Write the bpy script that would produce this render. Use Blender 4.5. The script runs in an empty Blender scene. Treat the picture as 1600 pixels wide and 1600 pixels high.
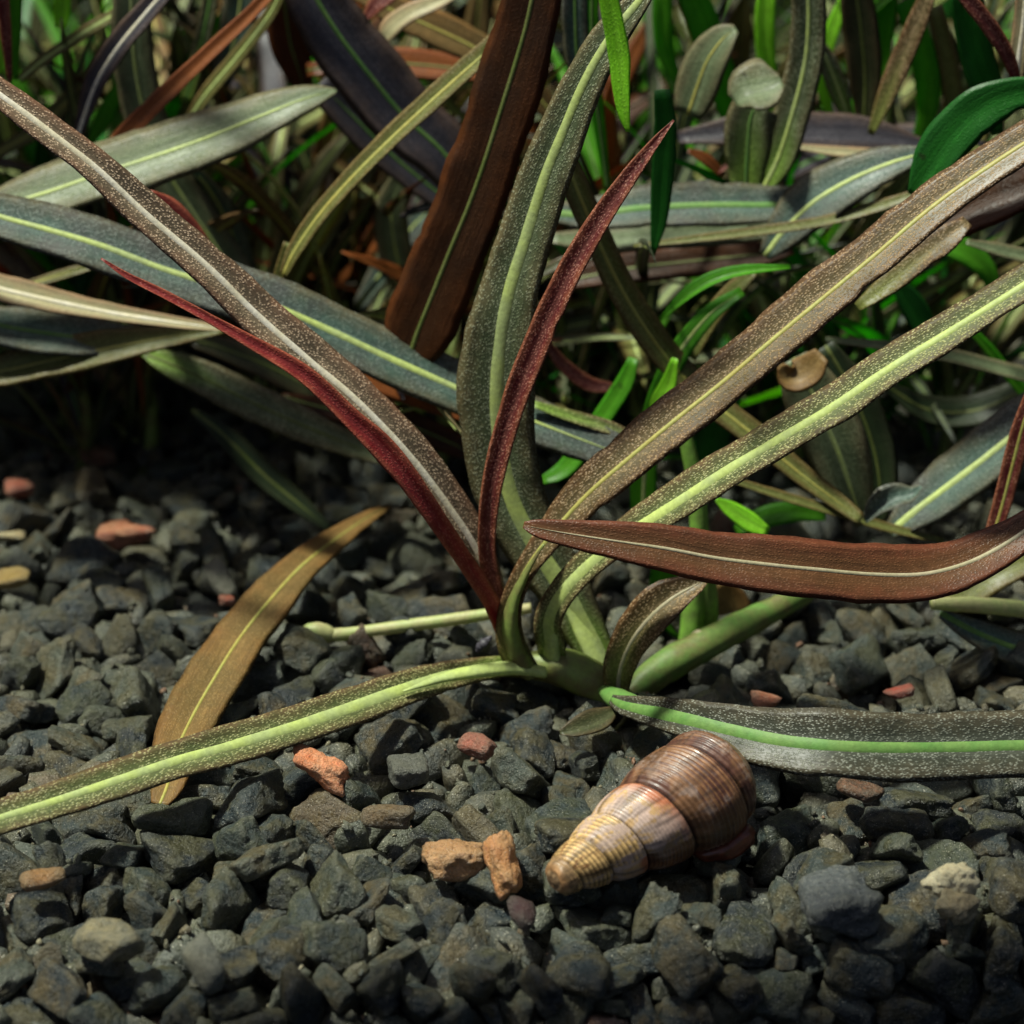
import bpy, bmesh, math, random
import numpy as np
from mathutils import Vector, Quaternion, Matrix, noise

# ------------------------------------------------------------------ camera, world, sun, exposure (1 unit = 1 cm)
SC = bpy.context.scene
COL = SC.collection
CAM_D, CAM_H, PITCH, FP = 18.0, 9.55, math.radians(23.8), 3600.0
cam_data = bpy.data.cameras.new('camera')
cam = bpy.data.objects.new('camera', cam_data)
COL.objects.link(cam)
cam.location = (0, -CAM_D, CAM_H)
cam.rotation_euler = (math.radians(90) - PITCH, 0, 0)
cam_data.sensor_width = 36
cam_data.lens = FP / 1600 * 36
cam_data.clip_start = .5
cam_data.clip_end = 400
cam_data.dof.use_dof = True
cam_data.dof.focus_distance = 18.4
cam_data.dof.aperture_fstop = .36
SC.camera = cam
SUN_EL, SUN_AZ = 68, -88          # azimuth measured from +Y towards +X: light comes from above, a little left
az, el = math.radians(SUN_AZ), math.radians(SUN_EL)
to_sun = Vector((math.sin(az)*math.cos(el), math.cos(az)*math.cos(el), math.sin(el)))
world = bpy.data.worlds.new('World')
SC.world = world
world.use_nodes = True
wn = world.node_tree
for n in list(wn.nodes):
    wn.nodes.remove(n)
sky = wn.nodes.new('ShaderNodeTexSky')
sky.sky_type = 'NISHITA'
sky.sun_disc = False
sky.sun_elevation = el
sky.sun_rotation = az
sky.dust_density = 4.0
sky.air_density = .8
bg = wn.nodes.new('ShaderNodeBackground')
bg.inputs['Strength'].default_value = .05
wo = wn.nodes.new('ShaderNodeOutputWorld')
wn.links.new(sky.outputs[0], bg.inputs[0])
wn.links.new(bg.outputs[0], wo.inputs[0])
sd = bpy.data.lights.new('sun', 'SUN')
sd.energy = 5.0
sd.angle = math.radians(4)        # a long tank lamp, softer than the open sun
sd.color = (.97, 1, .86)
so = bpy.data.objects.new('sun', sd)
COL.objects.link(so)
so.rotation_euler = (-to_sun).to_track_quat('-Z', 'Y').to_euler()
SC.view_settings.view_transform = 'Standard'
SC.view_settings.look = 'None'
SC.view_settings.gamma = 1
SC.view_settings.exposure = 0.5
SC.view_settings.use_curve_mapping = False
SC.cycles.use_denoising = True
SC.cycles.max_bounces = 6
SC.cycles.transparent_max_bounces = 4

FWD = Vector((0, math.cos(PITCH), -math.sin(PITCH)))
UPV = Vector((0, math.sin(PITCH), math.cos(PITCH)))
CL = Vector(cam.location)

def ray(px, py):
    return FWD + Vector(((px-800)/FP, 0, 0)) - UPV*((py-800)/FP)

def at_y(px, py, y):
    d = ray(px, py)
    return CL + d*((y-CL.y)/d.y)

def at_z(px, py, z):
    d = ray(px, py)
    return CL + d*((z-CL.z)/d.z)

def px_size(p):               # centimetres covered by one photograph pixel at p
    return (p-CL).dot(FWD)/FP

# ------------------------------------------------------------------ helpers
def empty(name, loc, label=None, cat=None, group=None):
    o = bpy.data.objects.new(name, None)
    COL.objects.link(o)
    o.location = loc
    o.empty_display_size = .2
    if label: o['label'] = label
    if cat: o['category'] = cat
    if group: o['group'] = group
    return o

def tag(o, label=None, cat=None, group=None, kind=None):
    if label: o['label'] = label
    if cat: o['category'] = cat
    if group: o['group'] = group
    if kind: o['kind'] = kind
    return o

def link(name, me, parent=None, loc=None):
    o = bpy.data.objects.new(name, me)
    COL.objects.link(o)
    if loc is not None: o.location = loc
    if parent is not None:
        o.parent = parent
        t, q = parent, Vector((0, 0, 0))
        while t is not None:
            q += Vector(t.location); t = t.parent
        o.location = Vector(o.location) - q       # parents are never rotated or scaled while building
    return o

def smooth(me):
    me.polygons.foreach_set('use_smooth', [True]*len(me.polygons))
    me.update()

def mesh(name, verts, faces, mat, sm=True):
    me = bpy.data.meshes.new(name)
    me.from_pydata([tuple(v) for v in verts], [], faces)
    if mat: me.materials.append(mat)
    if sm: smooth(me)
    return me

class NT:
    def __init__(self, name):
        self.m = bpy.data.materials.new(name)
        self.m.use_nodes = True
        self.t = self.m.node_tree
        self.b = self.t.nodes['Principled BSDF']
        self.o = self.t.nodes['Material Output']
    def n(self, kind, **kw):
        x = self.t.nodes.new(kind)
        for k, v in kw.items():
            if k.startswith('i_'):
                x.inputs[k[2:].replace('_', ' ')].default_value = v
            else:
                setattr(x, k, v)
        return x
    def l(self, a, b):
        self.t.links.new(a, b)
    def ramp(self, src, stops, interp='LINEAR'):
        r = self.n('ShaderNodeValToRGB')
        r.color_ramp.interpolation = interp
        e = r.color_ramp.elements
        while len(e) < len(stops): e.new(.5)
        for q, (p, c) in zip(e, stops):
            q.position = p
            q.color = (*c, 1) if hasattr(c, '__len__') else (c, c, c, 1)
        self.l(src, r.inputs[0])
        return r.outputs[0]
    def mix(self, f, a, b, mode='MIX'):
        x = self.n('ShaderNodeMix', data_type='RGBA', blend_type=mode)
        for s, v in ((x.inputs[0], f), (x.inputs[6], a), (x.inputs[7], b)):
            if hasattr(v, 'links'): self.l(v, s)
            elif hasattr(v, '__len__'): s.default_value = (*v[:3], 1)
            else: s.default_value = v
        return x.outputs[2]
    def math(self, op, a, b=0.0, c=None, clamp=False):
        x = self.n('ShaderNodeMath', operation=op, use_clamp=clamp)
        for i, v in enumerate((a, b, c)):
            if v is None: continue
            if hasattr(v, 'links'): self.l(v, x.inputs[i])
            else: x.inputs[i].default_value = v
        return x.outputs[0]
    def noise(self, vec, scale, detail=3, rough=.6):
        x = self.n('ShaderNodeTexNoise')
        x.inputs['Scale'].default_value = scale
        x.inputs['Detail'].default_value = detail
        x.inputs['Roughness'].default_value = rough
        self.l(vec, x.inputs['Vector'])
        return x.outputs[0]
    def bump(self, h, strength, dist, normal=None):
        x = self.n('ShaderNodeBump')
        x.inputs['Strength'].default_value = strength
        x.inputs['Distance'].default_value = dist
        self.l(h, x.inputs['Height'])
        if normal is not None: self.l(normal, x.inputs['Normal'])
        return x.outputs[0]

# ------------------------------------------------------------------ materials
def stone_mat(name='dark_slate_stone', tint=None, single=False):
    t = NT(name)
    co = t.n('ShaderNodeTexCoord').outputs['Object']
    oi = t.n('ShaderNodeObjectInfo').outputs['Random']
    isl = t.n('ShaderNodeNewGeometry').outputs['Random Per Island']
    if single:          # one stone, one object: its tone is the red channel of the object colour
        sr = t.n('ShaderNodeSeparateColor'); t.l(t.n('ShaderNodeObjectInfo').outputs['Color'], sr.inputs[0])
        r = sr.outputs[0]
    else:
        r = t.math('FRACT', t.math('MULTIPLY', isl, 5.17))
    r2 = t.math('FRACT', t.math('MULTIPLY', r, 13.7))
    vec = t.n('ShaderNodeVectorMath', operation='ADD')
    cb = t.n('ShaderNodeCombineXYZ')
    t.l(t.math('MULTIPLY', t.math('ADD', r, t.math('MULTIPLY', oi, 3.0)), 40), cb.inputs[0])
    t.l(co, vec.inputs[0]); t.l(cb.outputs[0], vec.inputs[1])
    v = vec.outputs[0]
    sc = 1.0
    n1 = t.noise(v, 3.2*sc, 4)
    n2 = t.noise(v, 14*sc, 5, .65)
    n3 = t.noise(v, 48*sc, 3, .7)
    if tint is None:
        base = t.ramp(r, [(0, (.008, .013, .016)), (.35, (.014, .025, .030)), (.65, (.028, .042, .038)), (.90, (.070, .078, .052)),
                          (.955, (.10, .068, .038)), (.985, (.13, .065, .035)), (1, (.18, .05, .03))])
        och = t.mix(r2, (.046, .052, .018), (.105, .072, .022))
        f = t.math('MULTIPLY', t.ramp(n1, [(.42, 0.0), (.60, 1.0)]), .75)
        c = t.mix(f, base, och)
        c = t.mix(t.math('MULTIPLY', t.ramp(n2, [(.60, 0.0), (.76, 1.0)]), .5), c, (.17, .155, .10))
    else:
        a, b, d = tint
        c = t.mix(t.ramp(n1, [(.38, 0.0), (.62, 1.0)]), a, b)
        c = t.mix(t.math('MULTIPLY', t.ramp(n2, [(.52, 0.0), (.7, 1.0)]), .8), c, d)
    c = t.mix(.65, c, t.ramp(n2, [(.3, .52), (.7, 1.3)]), 'MULTIPLY')
    c = t.mix(.6, c, t.ramp(n3, [(.3, .55), (.72, 1.35)]), 'MULTIPLY')
    pt = t.n('ShaderNodeNewGeometry').outputs['Pointiness']
    c = t.mix(t.math('MULTIPLY', t.ramp(pt, [(.51, 0.0), (.60, 1.0)]), .35), c, (.15, .15, .11))
    sp = t.math('MULTIPLY', t.ramp(t.noise(v, 75, 0), [(.745, 0.0), (.765, 1.0)]), .55)
    c = t.mix(sp, c, (.6, .56, .45))
    t.l(c, t.b.inputs['Base Color'])
    t.l(t.ramp(n2, [(.3, .20), (.7, .55)]), t.b.inputs['Roughness'])
    t.b.inputs['Specular IOR Level'].default_value = .5
    nb = t.bump(n1, .5, .12)
    nb = t.bump(n2, .9, .06, nb)
    nb = t.bump(n3, .6, .02, nb)
    t.l(nb, t.b.inputs['Normal'])
    return t.m

def leaf_mat(name, blade, edge, speck, amount=.5, trans=.25, tcol=None, rough=.42, patch=None, sscale=52, base=None):
    """blade: colour beside the midrib, edge: colour at the margins, speck: tiny pale cells."""
    t = NT(name)
    co = t.n('ShaderNodeTexCoord').outputs['Object']
    u = t.n('ShaderNodeAttribute', attribute_name='across').outputs['Fac']
    v = t.n('ShaderNodeAttribute', attribute_name='along').outputs['Fac']
    cb = t.n('ShaderNodeCombineXYZ')
    t.l(t.math('MULTIPLY', u, .35), cb.inputs[0]); t.l(v, cb.inputs[1])
    uv = cb.outputs[0]
    au = t.math('ABSOLUTE', u)
    big = t.noise(co, 1.7, 4)
    wid = t.n('ShaderNodeAttribute', attribute_name='offset').outputs['Fac']
    cw = t.n('ShaderNodeCombineXYZ')
    t.l(t.math('MULTIPLY', wid, sscale*1.25), cw.inputs[0]); t.l(t.math('MULTIPLY', v, sscale*.72), cw.inputs[1])
    cells = cw.outputs[0]
    cs = t.n('ShaderNodeCombineXYZ')
    t.l(t.math('MULTIPLY', wid, 26), cs.inputs[0]); t.l(t.math('MULTIPLY', v, 1.1), cs.inputs[1])
    streak = t.noise(cs.outputs[0], 1.0, 4)
    mott = t.noise(co, 8, 4, .65)
    c = t.mix(t.ramp(t.math('ADD', au, t.math('MULTIPLY', t.math('SUBTRACT', mott, .5), .8)), [(.30, 0.0), (.95, 1.0)]), blade, edge)
    halo = t.mix(.5, blade, speck)  # pale wet sheen beside the midrib, mixed into the colour
    c = t.mix(t.math('MULTIPLY', t.ramp(t.math('ADD', au, t.math('MULTIPLY', t.math('SUBTRACT', big, .5), .5)), [(.10, 1.0), (.42, 0.0)]), amount*.45), c, halo)
    c = t.mix(.6, c, t.ramp(streak, [(.3, .55), (.7, 1.35)]), 'MULTIPLY')
    c = t.mix(.5, c, t.ramp(mott, [(.3, .6), (.72, 1.35)]), 'MULTIPLY')
    if patch is not None:
        c = t.mix(t.math('MULTIPLY', t.ramp(big, [(.45, 0.0), (.62, 1.0)]), .75), c, patch)
    if base is not None:
        c = t.mix(t.ramp(t.math('ADD', v, t.math('MULTIPLY', au, .5)), [(.30, 1.0), (1.6, 0.0)]), c, base)
    # cells: small raised spots, pale on top, dark between
    vo = t.n('ShaderNodeTexVoronoi', feature='F1')
    vo.inputs['Scale'].default_value = 1
    vo.inputs['Randomness'].default_value = 1
    t.l(cells, vo.inputs['Vector'])
    cell = t.ramp(vo.outputs['Distance'], [(.10, 1.0), (.50, 0.0)])
    on = t.ramp(t.noise(cells, .8, 1), [(.30, 0.0), (.46, 1.0)])
    dens = t.ramp(t.math('ADD', mott, t.math('MULTIPLY', big, .9)), [(.78, .12), (1.0, 1.0)])
    f = t.math('MULTIPLY', t.math('MULTIPLY', cell, on), t.math('MULTIPLY', dens, amount))
    if base is not None: f = t.math('MULTIPLY', f, t.ramp(t.math('ADD', v, t.math('MULTIPLY', au, .8)), [(.6, 0.0), (1.9, 1.0)]))
    c = t.mix(t.math('MULTIPLY', t.ramp(vo.outputs['Distance'], [(.3, 0.0), (.6, 1.0)]), amount*.45), c, (.012, .010, .008))
    c = t.mix(f, c, speck)
    # blemishes
    bl = t.ramp(t.noise(co, 5.5, 2), [(.70, 0.0), (.76, 1.0)])
    c = t.mix(t.math('MULTIPLY', bl, .6), c, (.03, .022, .012))
    t.l(c, t.b.inputs['Base Color'])
    t.b.inputs['Roughness'].default_value = rough
    t.b.inputs['Specular IOR Level'].default_value = .32
    nb = t.bump(streak, .35, .02)
    nb = t.bump(t.math('MULTIPLY', cell, on), .5*min(1, amount+.3), .012, nb)
    t.l(nb, t.b.inputs['Normal'])
    t.b.inputs['Coat Weight'].default_value = .05
    t.b.inputs['Coat Roughness'].default_value = .25
    tr = t.n('ShaderNodeBsdfTranslucent')
    if tcol is None: t.l(c, tr.inputs[0])
    else:
        t.l(t.mix(.5, c, tcol), tr.inputs[0])
    t.l(nb, tr.inputs['Normal'])
    mx = t.n('ShaderNodeMixShader'); mx.inputs[0].default_value = trans
    t.l(t.b.outputs[0], mx.inputs[1]); t.l(tr.outputs[0], mx.inputs[2])
    t.l(mx.outputs[0], t.o.inputs[0])
    return t.m

def rib_mat(name, col, col2, rough=.5):
    t = NT(name)
    co = t.n('ShaderNodeTexCoord').outputs['Object']
    c = t.mix(t.ramp(t.noise(co, 4, 3), [(.35, 0.0), (.65, 1.0)]), col, col2)
    c = t.mix(.5, c, t.ramp(t.noise(co, 22, 4), [(.3, .6), (.7, 1.25)]), 'MULTIPLY')
    t.l(c, t.b.inputs['Base Color'])
    t.b.inputs['Roughness'].default_value = rough
    t.l(t.bump(t.noise(co, 30, 3), .3, .01), t.b.inputs['Normal'])
    tr = t.n('ShaderNodeBsdfTranslucent'); t.l(c, tr.inputs[0])
    mx = t.n('ShaderNodeMixShader'); mx.inputs[0].default_value = .25
    t.l(t.b.outputs[0], mx.inputs[1]); t.l(tr.outputs[0], mx.inputs[2])
    t.l(mx.outputs[0], t.o.inputs[0])
    return t.m

M = {
 'brown':  leaf_mat('brown_speckled_leaf', (.33, .25, .155), (.31, .165, .095), (.86, .64, .44), .9, .2, patch=(.13, .10, .06)),
 'brown2': leaf_mat('olive_brown_speckled_leaf', (.155, .115, .042), (.15, .072, .026), (.60, .42, .24), .8, .25, base=(.20, .22, .05)),
 'gbrown': leaf_mat('green_brown_speckled_leaf', (.16, .20, .065), (.17, .11, .05), (.58, .56, .26), .85, .25, base=(.30, .46, .08)),
 'ggreen': leaf_mat('grey_green_speckled_leaf', (.14, .18, .085), (.18, .145, .07), (.50, .53, .36), .68, .3, base=(.28, .45, .07)),
 'dspeck': leaf_mat('dark_speckled_leaf', (.055, .062, .04), (.085, .07, .042), (.42, .44, .36), .6, .2),
 'slate':  leaf_mat('slate_grey_leaf', (.09, .16, .125), (.15, .13, .075), (.36, .44, .38), .5, .35, patch=(.105, .105, .10)),
 'pale':   leaf_mat('pale_grey_green_leaf', (.20, .26, .13), (.20, .17, .09), (.42, .46, .28), .4, .4),
 'red':    leaf_mat('dark_red_leaf', (.24, .018, .022), (.36, .09, .05), (.50, .22, .15), .35, .25, tcol=(.5, .05, .03), rough=.35),
 'redtip': leaf_mat('red_speckled_leaf', (.13, .012, .016), (.30, .10, .05), (.62, .32, .22), .6, .25, tcol=(.5, .05, .03)),
 'maroon': leaf_mat('maroon_brown_leaf', (.115, .050, .018), (.125, .036, .016), (.24, .12, .06), .3, .15, rough=.4),
 'dbrown': leaf_mat('deep_brown_leaf', (.085, .034, .012), (.13, .042, .012), (.18, .09, .05), .25, .55, tcol=(.34, .11, .03), patch=(.05, .024, .012)),
 'tan':    leaf_mat('tan_leaf', (.25, .15, .045), (.22, .11, .03), (.36, .24, .09), .4, .3, rough=.55, patch=(.15, .10, .03)),
 'orange': leaf_mat('orange_brown_leaf', (.28, .085, .02), (.22, .06, .015), (.4, .15, .05), .2, .35),
 'olive':  leaf_mat('olive_leaf', (.20, .22, .055), (.18, .12, .04), (.42, .40, .18), .4, .4),
 'olived': leaf_mat('dark_olive_leaf', (.065, .075, .03), (.08, .055, .025), (.2, .18, .09), .3, .3),
 'purple': leaf_mat('dusky_purple_leaf', (.062, .058, .075), (.095, .060, .045), (.22, .2, .2), .35, .3),
 'green':  leaf_mat('bright_green_leaf', (.12, .42, .02), (.08, .32, .015), (.35, .7, .1), .15, .6, tcol=(.1, .6, .03)),
 'lime':   leaf_mat('lime_green_leaf', (.34, .80, .04), (.28, .72, .03), (.6, .9, .2), .2, .4, tcol=(.4, .9, .05), rough=.3),
 'deep':   leaf_mat('deep_green_leaf', (.025, .20, .02), (.015, .11, .015), (.04, .24, .03), .2, .45, tcol=(.02, .25, .02)),
 'cream':  leaf_mat('cream_leaf', (.55, .50, .28), (.35, .22, .12), (.7, .65, .4), .2, .3),
 'dark':   leaf_mat('dark_green_leaf', (.03, .05, .02), (.03, .035, .015), (.08, .1, .04), .2, .3),  # very dark green blade colour
 'stemg':  rib_mat('green_stem', (.20, .42, .05), (.15, .24, .05)),
 'stemd':  rib_mat('dull_green_runner', (.13, .25, .05), (.17, .17, .055)),
 'stemb':  rib_mat('brown_green_stem', (.20, .28, .06), (.15, .13, .045)),
 'stemp':  rib_mat('pale_runner', (.42, .50, .18), (.50, .44, .22)),
 'ry':     rib_mat('yellow_green_midrib', (.50, .60, .17), (.42, .50, .20)),
 'rw':     rib_mat('cream_white_midrib', (.92, .86, .72), (.82, .74, .52)),
 'rg':     rib_mat('green_midrib', (.11, .26, .05), (.17, .30, .07), .6),
 'rd':     rib_mat('dull_green_midrib', (.12, .16, .03), (.16, .18, .05)),
 'rt':     rib_mat('dull_tan_midrib', (.46, .40, .26), (.38, .34, .20)),
 'ro':     rib_mat('golden_midrib', (.42, .36, .08), (.40, .40, .10)),
}
RIB_OF = {'dspeck': 'rg', 'brown': 'rw', 'brown2': 'ro', 'gbrown': 'ry', 'ggreen': 'ry', 'slate': 'ry', 'pale': 'ry', 'tan': 'ro', 'dbrown': 'rd', 'maroon': 'rt',
          'orange': None, 'olive': 'ry', 'olived': 'rd', 'purple': 'rg', 'green': 'rg', 'lime': None, 'deep': None, 'cream': None, 'red': None,
          'redtip': None, 'dark': 'rd'}

# ------------------------------------------------------------------ stones
NPROTO = 36
def ico(sub):
    bm = bmesh.new(); bmesh.ops.create_icosphere(bm, subdivisions=sub, radius=1.0)
    v = np.array([p.co[:] for p in bm.verts]); f = [[q.index for q in p.verts] for p in bm.faces]
    bm.free(); return v, f
def stone_shape(k, dirs, rough=True, axes=None, soft=0, lump=1.0):
    rg = np.random.RandomState(1000+k)
    n = rg.randint(6, 11)
    N = rg.normal(size=(n, 3)); N /= np.linalg.norm(N, axis=1)[:, None]
    N = np.vstack([N, [[0, 0, 1], [0, 0, -1]], [[1, 0, 0], [-1, 0, 0]], [[0, 1, 0], [0, -1, 0]]])
    h = rg.uniform(.66, 1.0, len(N))
    p = rg.choice([9, 12, 17, 24])
    if soft: p = soft
    A = np.maximum(dirs @ N.T / h, 0) ** p
    r = A.sum(1) ** (-1.0/p)
    pts = dirs * r[:, None]
    ax = np.array([1.0, rg.uniform(.58, .9), rg.uniform(.34, .6)])
    pts = pts * (ax if axes is None else np.array(axes))
    pts[:, 0] += .18*rg.uniform(-1, 1)*pts[:, 1]; pts[:, 2] += .2*rg.uniform(-1, 1)*pts[:, 0]
    if rough:
        out = []
        for q in pts:
            v = Vector(q)
            a = noise.fractal(v*1.6 + Vector((k*7.1, 0, 0)), .8, 2.1, 4) * .13*lump
            a += abs(noise.noise(v*4.5 + Vector((0, k*3.3, 0)))) * -.09*lump
            out.append(q * (1 + a))
        pts = np.array(out)
    return pts * .5

D4, F4 = ico(4)
D2, F2 = ico(2)
D3, F3 = ico(3)
SM = stone_mat()
SM1 = stone_mat('slate_stone', None, True)
stone_hi, stone_lo = [], []
for k in range(NPROTO):
    stone_hi.append(mesh('stone', stone_shape(k, D4), F4, SM1))
    stone_lo.append(stone_shape(k, D2))

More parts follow.
